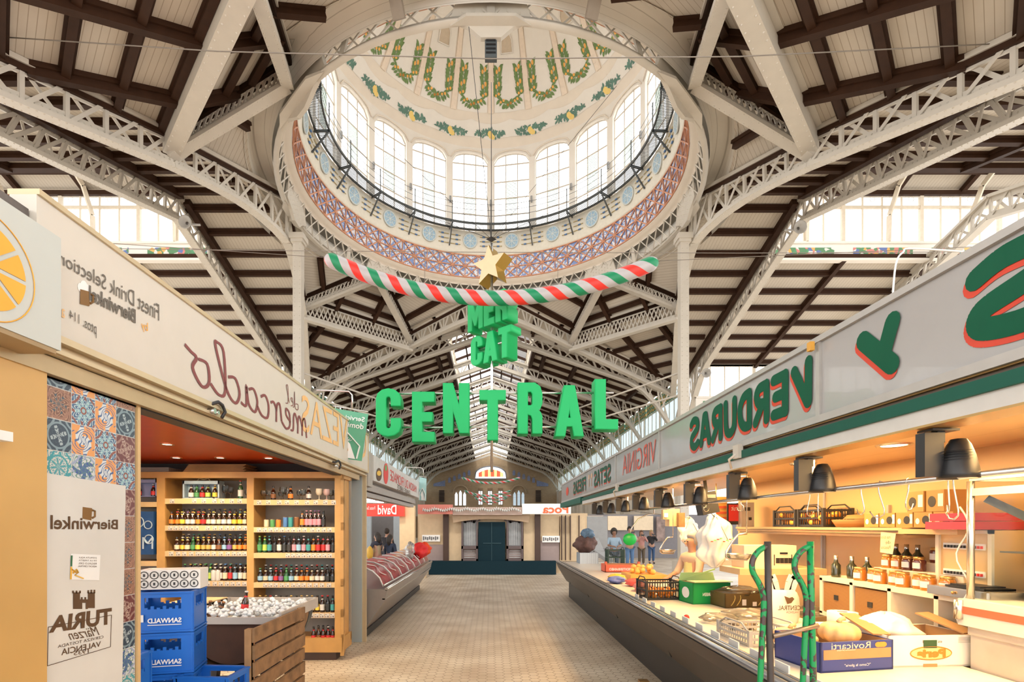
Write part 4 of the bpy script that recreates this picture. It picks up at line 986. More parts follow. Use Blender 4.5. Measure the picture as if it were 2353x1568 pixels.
def ltext(s, ax, ay, bx, by, cx, cy, dx, dy, m, bold=0, italic=0, X=XT, par=None): return text4(s, side4(ax, ay, bx, by, cx, cy, dx, dy, X), m, par or t, bold=bold, italic=italic)
GREYT = mat('grey_brown_ink', (.13, .11, .09), .6)
ltext('Finest Drink Selection', 366, 738, 136, 605, 136, 575, 366, 700, GREYT, .0)
ltext('Bierwinkel', 312, 744, 205, 690, 205, 655, 312, 712, GREYT, .03)
ltext('by', 340, 768, 325, 760, 325, 738, 340, 742, ORANGE)
ltext('ptos. 114', 222, 778, 160, 737, 160, 712, 222, 742, GREYT); ltext('al', 149, 732, 138, 727, 138, 696, 149, 702, PEACH)
ltext('CERVEZAS', 842, 1056, 693, 990, 693, 905, 842, 985, PEACH, .0)
# cursive word drawn as strokes (u runs from far to near)
def stroke_word(strokes, q, r, m, par, name='lettering'):
    a, b, c, d = [Vector(p) for p in q]; g = MB()
    for s in strokes:
        pts = []
        n = len(s)
        for i in range(n - 1):
            p0 = s[max(0, i - 1)]; p1 = s[i]; p2 = s[i + 1]; p3 = s[min(n - 1, i + 2)]
            for k in range(5):
                f = k / 5; q_ = [.5 * ((2 * p1[j]) + (-p0[j] + p2[j]) * f + (2 * p0[j] - 5 * p1[j] + 4 * p2[j] - p3[j]) * f * f + (-p0[j] + 3 * p1[j] - 3 * p2[j] + p3[j]) * f ** 3) for j in (0, 1)]; pts.append(q_)
        pts.append(s[-1]); P = [a * ((1 - u) * (1 - v)) + b * (u * (1 - v)) + c * (u * v) + d * ((1 - u) * v) for u, v in pts]
        nrm = (b - a).cross(d - a).normalized(); k = len(P)
        L_ = []; R_ = []
        for i in range(k):
            dd = (P[min(k - 1, i + 1)] - P[max(0, i - 1)]).normalized(); sd = dd.cross(nrm); w = r * (.55 + .45 * abs(dd.z)); L_.append(P[i] + sd * w); R_.append(P[i] - sd * w)
        for i in range(k - 1): g.add([L_[i], L_[i + 1], R_[i + 1], R_[i]], [(0, 1, 2, 3)])
    return g.build(name, m, par, fix=False)
mer = [[(.0, .1), (.02, .55), (.04, .6), (.055, .5), (.06, .1)], [(.06, .35), (.09, .58), (.11, .5), (.115, .1)], [(.115, .35), (.145, .58), (.165, .5), (.17, .15), (.2, .1)],
       [(.2, .3), (.25, .42), (.25, .58), (.215, .5), (.21, .2), (.25, .08), (.3, .2)], [(.3, .2), (.32, .58), (.35, .5), (.355, .12)], [(.35, .4), (.38, .55), (.41, .5)],
       [(.5, .5), (.46, .58), (.43, .4), (.44, .12), (.49, .1), (.53, .25)], [(.6, .5), (.56, .56), (.53, .35), (.55, .1), (.6, .2), (.62, .55), (.62, .15), (.66, .15)],
       [(.75, .5), (.7, .55), (.67, .3), (.7, .08), (.76, .25), (.83, .9), (.82, 1.0), (.78, .9), (.77, .2), (.81, .08), (.86, .2)], [(.93, .5), (.88, .5), (.87, .2), (.91, .08), (.96, .3), (.94, .5), (.97, .55), (1.0, .6)]]
stroke_word(mer, side4(705, 1015, 425, 880, 425, 733, 705, 935, XT), .017, MAROON, t)
stroke_word([[(.3, .3), (.1, .35), (.1, .1), (.3, .15), (.35, .9), (.36, .2), (.45, .1)], [(.5, .3), (.6, .45), (.5, .5), (.45, .2), (.6, .1)], [(.7, .2), (.9, .9), (.8, .95), (.8, .2), (.95, .1)]], side4(688, 948, 655, 930, 655, 882, 688, 902, XT), .006, MAROON, t)
# beer mug drawing
def mug(q, par, big=1):
    a, b, c, d = [Vector(p) for p in q]; P = lambda u, v, l=0: a * ((1 - u) * (1 - v)) + b * (u * (1 - v)) + c * (u * v) + d * ((1 - u) * v) + (a - b).cross(d - a).normalized() * l
    g = MB()
    g.add([P(u, v, .001) for u, v in ((.3, .05), (.85, .0), (.9, .6), (.32, .62))], [(0, 1, 2, 3)], 0)
    for k in range(3): g.add([P(u, v, .002) for u, v in ((.38 + k * .17, .1), (.48 + k * .17, .1), (.48 + k * .17, .55), (.38 + k * .17, .55))], [(0, 1, 2, 3)], 1)
    for iz, (cx, cy, rr_) in enumerate(((.35, .7, .17), (.55, .8, .2), (.75, .72, .17), (.5, .65, .17), (.25, .12, .13))): g.add([P(cx + rr_ * cos(t_), cy + rr_ * sin(t_), .003 + .0006 * iz) for t_ in [2 * pi * i / 10 for i in range(10)]], [tuple(range(10))], 2)
    g.tube([P(.9, .5), P(1.05, .48), P(1.05, .2), (P(.88, .12))], .006 * big, 4, 0); return g.build('mug_drawing', [mat('mug_brown', (.22, .11, .03), .6), mat('mug_gold', (.75, .42, .08), .6), PAPER], par, fix=False)
mug(side4(172, 700, 212, 705, 212, 650, 172, 638, XT), t)
# shutter box under the fascia
t = thing('shutter_box', 'champagne aluminium roller shutter box below the cursive fascia', 'shutter')
CHAMP = mat('champagne_aluminium', (.62, .50, .32), .35, metal=.3)
g = MB(); g.bx((XL - .2, Ya, EYE + .795), (XL - .03, Yb - .05, zlo - .02)); g.bx((XL - .13, Ya, EYE + .80), (XL - .01, Yb - .02, EYE + .82)); g.build('rail', CHAMP, t)
g = MB(); g.bx((XL - .2, Ya, EYE + .71), (XL - .06, Yb - .3, EYE + .79)); g.build('lower_rail', mat('aged_aluminium', (.50, .38, .22), .4, metal=.3), t)
g = MB(); g.bx((XL - .21, Ya, EYE + .70), (XL - .1, Yb - .3, EYE + .712)); g.build('seal', BLACK, t)
for px, py in ((482, 940), (767, 1068)):
    c = LP(px, py, XL - .03); g = MB(); k = 1.0 if px < 600 else 1.0
    g.tube([c + Vector((.02, -.12, .02)), c + Vector((.03, -.05, .02)), c + Vector((.06, 0, .05)), c + Vector((.06, .06, .04)), c + Vector((.06, .1, -.0)), c + Vector((.05, .07, -.05))], .013, 6); hd = g.build('crank_handle', BLACK, t)
    g = MB(); g.tube([c + Vector((.0, -.02, -.02)), c + Vector((.05, -.02, -.02))], .02, 10); g.tube([c + Vector((0, .03, -.02)), c + Vector((.05, .03, -.02))], .015, 8); g.build('keyhole', STEEL, hd)
# green placard hung at the end of the fascia
def placard(q, lab, col, txt, Y, group=None):
    t = thing('placard', lab, 'placard'); P = [R(x, y, Y) for x, y in q]; n = Vector((0, -.012, 0)); g = MB(); g.add(P + [p - n for p in P], [(0, 1, 2, 3), (7, 6, 5, 4), (0, 4, 5, 1), (1, 5, 6, 2), (2, 6, 7, 3), (3, 7, 4, 0)]); g.build('panel', col, t)
    B = lambda u, v: P[0] * ((1 - u) * (1 - v)) + P[1] * (u * (1 - v)) + P[2] * (u * v) + P[3] * ((1 - u) * v) + n
    if txt:
        text4('Servicio a', [B(.93, .82), B(.12, .80), B(.12, .9), B(.93, .92)], PAPER, t, bold=.015); text4('domicilio', [B(.93, .66), B(.12, .66), B(.12, .76), B(.93, .78)], PAPER, t, bold=.015)
    g = MB(); g.path([B(.06, .02), B(.1, .33), B(.5, .55), B(.9, .3), B(.86, .03)], .012, .045 * Y / 6.9, (0, 1, 0))
    poly = [(.35, .02), (.82, .02), (.7, .2), (.62, .32), (.5, .4), (.38, .38), (.28, .3), (.24, .2), (.3, .22), (.36, .14)]
    g.add([B(u, v) + n * .3 for u, v in poly], [tuple(range(len(poly)))]); 
    for k in range(4): g.add([B(.4 + .05 * k, .37), B(.46 + .05 * k, .38), B(.5 + .06 * k, .48 - .02 * k)], [(0, 1, 2)])
    g.build('house_drawing', PAPER, t)
    g = MB(); a = P[3]; b = P[2]; g.tube([a + Vector((0, 0, .03)), b + Vector((0, 0, .03))], .01, 5); m_ = a.lerp(b, .55) + Vector((0, 0, .03)); g.tube([m_, m_ + Vector((0, 0, .2)), m_ + Vector((-.05, 0, .25)), m_ + Vector((-.5, 0, .27))], .012, 6); g.build('hanger', STEEL, t)
    return t
placard([(750, 1048), (831, 1060), (846, 952), (765, 938)], 'green hanging placard with a parrot and house drawing at the end of the fascia', mat('sage_green', (.10, .36, .22), .5), True, 7.2)
placard([(962, 1150), (979, 1152), (980, 1100), (964, 1097)], 'small pale teal placard hanging at the end of the cheese fascia', mat('pale_teal', (.35, .58, .58), .5), False, 14.3)
# orange-slice light box
t = thing('light_box_sign', 'grey light box with a big orange slice drawing', 'sign'); XO = -1.9
g = MB(); z0, z1 = EYE + .406 * 1.9, EYE + .668 * 1.9
g.add([(XO, 1.2, z0), (XO, 2.27, z0), (XO + .0, 2.27 + 0, z1), (XO, 1.2, z1), (XO - .3, 1.2, z0), (XO - .3, 2.27, z0), (XO - .3, 2.27, z1), (XO - .3, 1.2, z1)], [(0, 1, 2, 3), (4, 5, 6, 7), (0, 4, 5, 1), (1, 5, 6, 2), (2, 6, 7, 3)])
g.build('panel', mat('cool_grey_panel', (.52, .54, .51), .45, var=.02), t)
g = MB(); g.bx((XO - .3, 1.2, z0 - .02), (XO - .005, 2.25, z0)); g.build('bottom_tray', mat('tan_tray', (.36, .25, .13), .5), t)
cy, cz = 1.93, EYE + .985; ORS = mat('orange_slice_fill', (.90, .40, .04), .5)
P = lambda r, a, l=.003: Vector((XO + l, cy + r * cos(a), cz + r * sin(a)))
g = MB(); g.tube([P(.205, 2 * pi * i / 48) for i in range(48)], .0025, 4, closed=True)
for k in range(9):
    a0 = 2 * pi * k / 9 + .06; a1 = a0 + 2 * pi / 9 - .1; pts = [P(.025, (a0 + a1) / 2)] + [P(.165, a0 + (a1 - a0) * i / 8) for i in range(9)]; g.add(pts, [tuple(range(10))])
g.build('orange_slice_drawing', ORS, t); 
g = MB(); g.bx((-2.5, 1.85, 3.1), (-2.03, 2.255, 3.29)); tag(g.build('concrete_block', mat('dark_stone', (.14, .12, .11), .9, var=.6, scale=9, bump=.5)), 'rough dark block on top behind the orange slice box', 'block')
# tiled pillar
def pattern(name, bg, c1, c2, petals, tw, r1, ring, corner):
    m = bpy.data.materials.new(name); m.use_nodes = True; N, L = nodes(m); b = N['Principled BSDF']; b.inputs['Roughness'].default_value = .3
    uv = N.new('ShaderNodeUVMap'); uv.uv_map = 'UVMap'; sp = N.new('ShaderNodeSeparateXYZ'); L.new(uv.outputs[0], sp.inputs[0])
    def M(op, a, bb=None):
        n = N.new('ShaderNodeMath'); n.operation = op
        for i, x in enumerate((a, bb)):
            if x is None: continue
            if isinstance(x, (int, float)): n.inputs[i].default_value = x
            else: L.new(x, n.inputs[i])
        return n.outputs[0]
    X, Y = sp.outputs[0], sp.outputs[1]; r = M('SQRT', M('ADD', M('MULTIPLY', X, X), M('MULTIPLY', Y, Y))); an = M('ARCTAN2', Y, X)
    pet = M('SINE', M('ADD', M('MULTIPLY', an, petals), M('MULTIPLY', r, tw))); pe = M('GREATER_THAN', M('SUBTRACT', M('ADD', M('MULTIPLY', pet, .35), r1), r), 0)
    dt = M('LESS_THAN', M('ABSOLUTE', M('SUBTRACT', r, ring)), .06); cn = M('GREATER_THAN', M('SINE', M('MULTIPLY', M('MULTIPLY', X, Y), 14)), .5); cn = M('MULTIPLY', cn, M('GREATER_THAN', r, .75))
    line = M('GREATER_THAN', M('SINE', M('MULTIPLY', M('ADD', r, M('MULTIPLY', pet, .18)), 24)), .55)
    def mix(f, a, c):
        n = N.new('ShaderNodeMix'); n.data_type = 'RGBA'; L.new(f, n.inputs[0])
        for i, x in ((6, a), (7, c)):
            if isinstance(x, tuple): n.inputs[i].default_value = x + (1,)
            else: L.new(x, n.inputs[i])
        return n.outputs[2]
    o = mix(pe, bg, c1); o = mix(line, o, c2) ; o = mix(dt, o, corner); o = mix(cn, o, corner)
    ed = M('GREATER_THAN', M('MAXIMUM', M('ABSOLUTE', X), M('ABSOLUTE', Y)), .975); o = mix(ed, o, (.5, .5, .48)); L.new(o, b.inputs['Base Color']); return m
PT = [pattern('navy_flower_tile', (.03, .05, .08), (.35, .42, .45), (.04, .07, .1), 4, 0, .35, .8, (.2, .28, .32)), pattern('orange_scroll_tile', (.72, .32, .10), (.60, .64, .66), (.06, .12, .28), 2, 5, .62, 3, (.72, .32, .1)),
      pattern('blue_shell_tile', (.05, .12, .24), (.22, .42, .48), (.5, .6, .6), 8, 0, .55, .2, (.25, .08, .06)), pattern('brown_rosette_tile', (.18, .08, .05), (.06, .08, .10), (.42, .24, .15), 6, 4, .4, .9, (.30, .15, .1)),
      pattern('teal_ring_tile', (.55, .56, .52), (.06, .32, .36), (.05, .25, .3), 8, 0, .28, .72, (.05, .30, .34)), pattern('cream_flower_tile', (.62, .40, .22), (.66, .62, .42), (.1, .12, .08), 4, 0, .5, .3, (.04, .04, .04)),
      pattern('blue_leaf_tile', (.55, .57, .58), (.05, .1, .3), (.12, .25, .2), 5, 6, .6, 2, (.3, .35, .5)), pattern('maroon_tile', (.14, .04, .04), (.42, .30, .25), (.14, .04, .04), 4, 0, .5, .5, (.3, .18, .15))]
t = thing('tiled_pillar', 'pillar clad in patterned Mediterranean tiles beside the drinks stall', 'pillar'); XP = -2.1
g = MB(); g.bx((XP - .12, 2.41, 0), (XP - .012, 3.04, 2.73)); g.build('core', BEECH, t)
seq = [[0, 1, 2, 3], [3, 2, 1, 0], [0, 1, 2, 7], [4, 6, 1, 2], [4, 6, 5, 7], [3, 5, 6, 3], [7, 6, 2, 3], [2, 1, 5, 3], [3, 0, 6, 7]]
g = MB(); nr = 18
for j in range(nr):
    for i in range(4):
        y0 = 2.418 + i * .153; z0 = 2.72 - (j + 1) * .153; x = XP
        k = seq[j % 9][i]
        if i == 3 and j > 5: k = (3, 3, 7, 0, 6, 4)[j % 6]
        g.uvq([(x, y0, z0), (x, y0 + .153, z0), (x, y0 + .153, z0 + .153), (x, y0, z0 + .153)], k)
g.build('tile_cladding', PT, t, fix=False)
g = MB(); g.bx((XP - .12, 3.04, 0), (XP + .01, 3.065, 2.7)); g.bx((XP - .12, 2.4, 0), (XP + .01, 2.412, 2.7)); g.build('edge_strip', BEECH_L, t)
g = MB(); g.bx((-2.5, 2.05, 0), (-2.07, 2.395, EYE + .78)); tag(g.build('wooden_post', mat('honey_beech', (.60, .36, .12), .4, var=.15, scale=2)), 'broad honey-coloured wooden post under the orange slice box', 'post')
g = MB(); g.bx((-2.4, 1.7, .6), (-2.03, 2.06, 2.25)); g.bx((-2.3, 1.6, 2.25), (-2.0, 2.15, 2.29)); tag(g.build('white_cabinet', WHITE), 'sliver of white cabinet at the frame edge by the wooden post', 'cabinet')
# poster
t = thing('poster', 'tall white poster with brewery logos stuck to the tiled pillar', 'poster'); XQ = XP + .006
pq = side4(80, 1900, 272, 1700, 287, 1117, 98, 1087, XQ); g = MB()
y0, y1 = 2.415, 2.80; zt_ = EYE + (1208 - 1087) * 2.415 / FPX; zt1 = EYE + (1208 - 1117) * 2.94 / FPX
g.add([(XQ, 2.37, .3), (XQ, 2.90, .3), (XQ, 2.945, zt1), (XQ, 2.405, zt_), (XQ - .004, 2.37, .3), (XQ - .004, 2.90, .3), (XQ - .004, 2.945, zt1), (XQ - .004, 2.405, zt_)], [(0, 1, 2, 3), (4, 5, 6, 7), (0, 1, 5, 4), (1, 2, 6, 5), (2, 3, 7, 6), (3, 0, 4, 7)])
g.build('sheet', mat('creased_poster_paper', (.66, .64, .60), .5, var=.06, scale=5), t); XR = XQ + .002
def pt(s, *a, m=TEXTB, bold=0, it=0): return text4(s, side4(*a, XR), m, t, bold=bold, italic=it)
pt('Bierwinkel', 271, 1217, 116, 1217, 116, 1184, 271, 1195, bold=.02); mug(side4(178, 1194, 216, 1197, 216, 1150, 178, 1146, XR), t)
g = MB(); g.add(side4(161, 1333, 228, 1334, 231, 1276, 163, 1273, XR), [(0, 1, 2, 3)]); nt = g.build('note', PAPER, t, fix=False)
for i, s in enumerate(('DISFRUTA AQUI', 'DE LA TARJETA', 'REGALO DEL', 'MERCAT CENTRAL')): yy = 1280 + i * 6.5; text4(s, side4(222, yy + 5, 182 - i * 1, yy + 4, 182 - i * 1, yy, 222, yy + 1, XR + .001), TEXTB, nt)
g = MB(); g.add(side4(161, 1332, 165, 1332, 166, 1303, 162, 1303, XR + .001), [(0, 1, 2, 3)], 0); g.add(side4(162, 1302, 166, 1302, 167, 1277, 163, 1277, XR + .001), [(0, 1, 2, 3)], 1)
g.tube(side4(165, 1308, 178, 1318, 172, 1322, 192, 1330, XR + .003), .003, 4, 0); g.tube(side4(168, 1318, 176, 1309, 180, 1316, 168, 1314, XR + .003), .004, 4, 0); g.build('ribbon', [mat('gold_ribbon', (.75, .42, .05), .5), mat('dark_green_ink', (.03, .14, .06), .6)], nt, fix=False)
g = MB(); PB = lambda x0, y0, x1, y1: g.add(side4(x0, y1, x1, y1, x1, y0, x0, y0, XR), [(0, 1, 2, 3)])
for x0, y0, x1, y1 in ((168, 1362, 184, 1400), (202, 1362, 218, 1398), (184, 1378, 202, 1386), (184, 1386, 189, 1400), (197, 1386, 202, 1400), (166, 1358, 170, 1364), (174, 1358, 178, 1364), (182, 1358, 186, 1364), (201, 1357, 205, 1364), (208, 1356, 212, 1364), (215, 1356, 219, 1364), (186, 1373, 190, 1378), (194, 1373, 198, 1378)): PB(x0, y0, x1, y1)
g.build('castle_drawing', TEXTB, t, fix=False)
pt('TURIA', 257, 1435, 112, 1456, 118, 1417, 257, 1397, bold=.04); pt('Märzen', 229, 1460, 150, 1474, 152, 1450, 231, 1438, it=.15); pt('CERVEZA TOSTADA', 238, 1467, 133, 1490, 133, 1483, 238, 1461); pt('VALENCIA', 232, 1486, 141, 1507, 141, 1492, 232, 1474, bold=.01); pt('1935', 204, 1501, 170, 1507, 170, 1497, 204, 1491)
g = MB(); g.tube(side4(109, 1531, 254, 1487, 256, 1414, 111, 1442, XR), .0018, 4, closed=True); g.build('printed_frame', TEXTB, t)
# red ceiling, back wall, downlights
g = MB(); g.bx((-7.5, 2.0, 2.83), (XL - .22, 8.4, 2.87)); tag(g.build('stall_soffit', mat('glossy_orange_red', (.75, .10, .02), .3)), 'orange-red ceiling panel of the drinks stall', 'ceiling panel')
g = MB(); g.bx((-7.5, 7.75, 0), (XL - .3, 7.85, 2.83)); g.bx((-7.5, 2.0, 0), (-7.4, 7.8, 2.83)); struct(g.build('wall_stall', mat('dark_stall_wall', (.04, .03, .03), .7)))
for i, (px, py) in enumerate(((384, 1021), (405, 1052), (506, 1052), (617, 1053), (350, 1075))):
    if i == 4: continue
    Y = 1180 * .93 / (1208 - py); c = R(px, py, Y); c.z = 2.83; lt_ = thing('downlight', 'recessed downlight in the orange-red ceiling, %s' % ('the one nearest the tiled pillar', 'first of the rear row', 'middle of the rear row', 'last of the rear row')[i], 'lamp')
    g = MB(); g.lathe([(.05, -.002), (.07, -.012), (.075, -.002)], 18, c); g.build('trim_ring', mat('copper_ring', (.6, .35, .2), .3, metal=.5), lt_)
    g = MB(); g.add([c + Vector((.05 * cos(a), .05 * sin(a), -.004)) for a in [2 * pi * k / 14 for k in range(14)]], [tuple(range(14))]); g.build('lens', mat('lit_lens', (1, .9, .7), .4, emit=(1, .82, .55), es=9), lt_)
for x, y in ((-2.7, 6.2), (-4.0, 6.4), (-3.3, 4.4)): spot('stall_downlight', (x, y, 2.8), (x - .1, y + .5, 0), 150, (1, .80, .52), 150)
# ---------- shelf unit ----------
YS = 7.2; su = thing('shelf_unit', 'beech shelving full of beer bottles along the back of the drinks stall', 'shelving'); ZP = lambda y, Y=YS: EYE + (1208 - y) * Y / FPX; XPp = lambda x, Y=YS: (x - VX) / FPX * Y
for x0, x1 in ((360, 379), (567, 583), (769, 786)): g = MB(); g.bx((XPp(x0), YS, .2), (XPp(x1), YS + .03, ZP(1087))); g.bx((XPp(x0) + .03, YS + .03, .2), (XPp(x1) - .03, YS + .45, ZP(1087))); g.build('post', BEECH, su)
g = MB(); g.bx((-6.6, YS - .01, ZP(1099)), (XPp(786), YS + .5, ZP(1085))); g.build('top_rail', BEECH, su)
g = MB(); g.bx((-6.6, YS - .01, .12), (XPp(786), YS + .5, .32)); g.build('plinth', BEECH, su)
g = MB(); g.bx((-6.6, YS + .45, .2), (XPp(786), YS + .48, 2.6)); g.build('back_panel', GREY_W, su)
g = MB(); g.bx((-6.6, YS + .05, 0), (XPp(770), YS + .4, .12)); g.build('kick', DBR, su)
SL = {'left': [1146, 1208, 1267, 1336, 1420], 'right': [1149, 1212, 1271, 1339, 1409, 1481]}; BX = {'left': (379, 567), 'right': (583, 769)}
for bay, ys in SL.items():
    for y in ys:
        g = MB(); g.bx((XPp(BX[bay][0]), YS + .02, ZP(y) - .05), (XPp(BX[bay][1]), YS + .45, ZP(y))); g.bx((XPp(BX[bay][0]), YS, ZP(y) - .075), (XPp(BX[bay][1]), YS + .02, ZP(y))); g.build('shelf', BEECH_L, su)
for y in (1154, 1290): g = MB(); g.bx((XPp(250), YS, ZP(y) - .07), (XPp(360), YS + .45, ZP(y))); g.build('shelf', BEECH_L, su)
rnd = random.Random(11)
tags = {'left': [(396, 447, 469, 493, 511, 533, 551), tuple(range(392, 464, 12)) + (478, 494, 508, 522, 535, 550, 563), (394, 410, 424, 440, 455, 466, 478, 492, 508, 524, 538, 550, 562), (466, 478, 494, 508, 522, 535, 548, 562)],
        'right': [(596, 617, 642, 660, 682, 706, 726, 748, 767), tuple(range(596, 706, 13)) + (718, 731, 744, 757), (662, 674, 686, 698, 710, 722, 734, 746, 758), (610, 622, 634, 648, 660, 674, 686, 698, 712, 726, 740, 756), (716, 728, 740, 752, 764)]}
TAGM = mat('price_tag_paper', (.62, .58, .52), .6); tb0 = MB().box((0, 0, 0), (.062, .004, .058)); tb0.box((.012, -.003, -.012), (.02, .002, .02), 1); tb0.box((-.015, -.003, .015), (.02, .002, .008), 1); tb0.box((-.018, -.003, -.015), (.014, .002, .014), 1)
t0 = tb0.build('price_tag', [TAGM, mat('tag_print', (.2, .15, .12), .6)], su); first = True
for bay in tags:
    for r_, xs in enumerate(tags[bay]):
        for x in xs:
            o = t0 if first else t0.copy()
            if not first: COL.objects.link(o)
            first = False; o.location = (XPp(x), YS - .006, ZP(SL[bay][r_]) - .038)
# end panel facing the aisle
ep = MB(); XE_ = XPp(786)
A0 = Vector((XPp(786), YS + .0, 0)); A1 = Vector((-2.33, 8.35, 0)); 
for f0, f1 in ((0, .2), (.8, 1)): p, q = A0.lerp(A1, f0), A0.lerp(A1, f1); ep.beam(p + Vector((0, 0, 1.45)), q + Vector((0, 0, 1.45)), .04, 2.4)
for y in (1095, 1150, 1210, 1275, 1340, 1410, 1485): z = ZP(y); ep.beam(A0 + Vector((0, 0, z)), A1 + Vector((0, 0, z)), .04, .11)
ep.beam(A0 + Vector((0, 0, .22)), A1 + Vector((0, 0, .22)), .05, .3); ep.build('end_frame', BEECH, su)
g = MB(); g.beam(A0.lerp(A1, .2) + Vector((-.03, 0, 1.45)), A0.lerp(A1, .8) + Vector((-.03, 0, 1.45)), .01, 2.3); g.build('smoked_pane', mat('smoked_glass', (.10, .09, .08), .15), su)
g = MB(); g.bx((-2.35, 8.36, 0), (-2.1, 8.5, 2.75)); tag(g.build('tiled_post', PT[0]), 'narrow dark post at the aisle corner of the beer shelving', 'post')
g = MB(); g.bx((-2.12, 8.38, 0), (-2.04, 8.44, 2.72)); tag(g.build('shutter_guide', mat('champagne_aluminium', (.6, .5, .3), .3)), 'champagne shutter guide rail at the corner of the drinks stall', 'rail')
g = MB(); 
for i in range(9): g.bx((-4.35 + .01 * i, 7.25, ZP(1085) + i * .013), (-3.5 + .02 * (i % 3), 7.6, ZP(1085) + i * .013 + .009))
tag(g.build('cardboard_stack', CARD), 'flattened cardboard sheets piled on top of the middle of the shelving', 'cardboard')
g = MB()
for i in range(6): g.bx((-5.4 + .01 * i, 7.25, ZP(1085) + i * .012), (-4.55, 7.6, ZP(1085) + i * .012 + .008))
tag(g.build('cardboard_stack', mat('grey_card', (.35, .33, .3), .8)), 'greyish flattened cardboard piled on the shelving nearer the tiled pillar', 'cardboard')
# ---------- bottles ----------
GLB = mat('amber_bottle_glass', (.030, .010, .004), .08, var=.2, spec=.8); GLG = mat('green_bottle_glass', (.01, .07, .02), .08, spec=.8); GLK = mat('black_bottle_glass', (.008, .008, .010), .1, spec=.8)
SH = {'stubby': [(.001, 0), (.032, 0), (.034, .01), (.034, .095), (.030, .12), (.016, .145), (.0135, .175), (.0145, .18), (.0145, .19)], 'long': [(.001, 0), (.030, 0), (.031, .01), (.031, .125), (.027, .15), (.014, .175), (.0125, .215), (.014, .22), (.014, .23)]}
BM = {}
def bottle_parts(shape, gl, lab, cap):
    k = (shape, gl.name, lab, cap)
    if k in BM: return BM[k]
    p = SH[shape]; top = p[-1][1]; g = MB(); g.lathe(p, 12); me = g.build('beer_bottle', gl); m0 = me.data; bpy.data.objects.remove(me)
    h0, h1 = (.025, .085) if shape == 'stubby' else (.03, .115); r = p[2][0] + .0012; g = MB(); g.lathe([(r, h0), (r, h1)], 14)
    o = g.build('bottle_label', cmat(lab)); m1 = o.data; bpy.data.objects.remove(o)
    g = MB(); g.lathe([(p[5][0] + .002, p[5][1] + .004), (p[6][0] + .0015, p[5][1] + .018)], 12); o = g.build('neck_label', cmat(lab)); m3 = o.data; bpy.data.objects.remove(o)
    g = MB(); g.lathe([(.0155, top - .006), (.0165, top), (.014, top + .006), (.001, top + .007)], 12); o = g.build('cap', cmat(cap)); m2 = o.data; bpy.data.objects.remove(o)
    BM[k] = (m0, m1, m2, m3); return BM[k]
CN = {'white': (.7, .66, .6), 'cream': (.72, .6, .4), 'orange': (.85, .25, .03), 'red': (.62, .03, .03), 'yellow': (.8, .55, .06), 'green': (.08, .3, .1), 'pink': (.75, .3, .35), 'blue': (.08, .2, .45), 'black': (.03, .03, .03), 'teal': (.05, .3, .3), 'brown': (.25, .1, .03), 'gold': (.6, .4, .1), 'lime': (.45, .6, .1), 'purple': (.25, .1, .3), 'sky': (.3, .5, .65)}
ORD = ['first', 'second', 'third', 'fourth', 'fifth', 'sixth', 'seventh', 'eighth', 'ninth', 'tenth', 'eleventh', 'twelfth', 'thirteenth', 'fourteenth', 'fifteenth', 'sixteenth', 'seventeenth', 'eighteenth', 'nineteenth', 'twentieth']
SHN = ['top', 'second', 'third', 'fourth', 'fifth', 'lowest']
def put_bottle(x, y, z, shape, gl, lab, cap, label, group, sc=1, rz=0):
    m0, m1, m2, m3 = bottle_parts(shape, gl, CN[lab], CN[cap]); o = obj('beer_bottle', m0, None, (x, y, z), (0, 0, rz)); o.scale = (sc, sc, sc); tag(o, label, 'bottle', group)
    obj('bottle_label', m1, o); obj('cap', m2, o); obj('neck_label', m3, o); return o
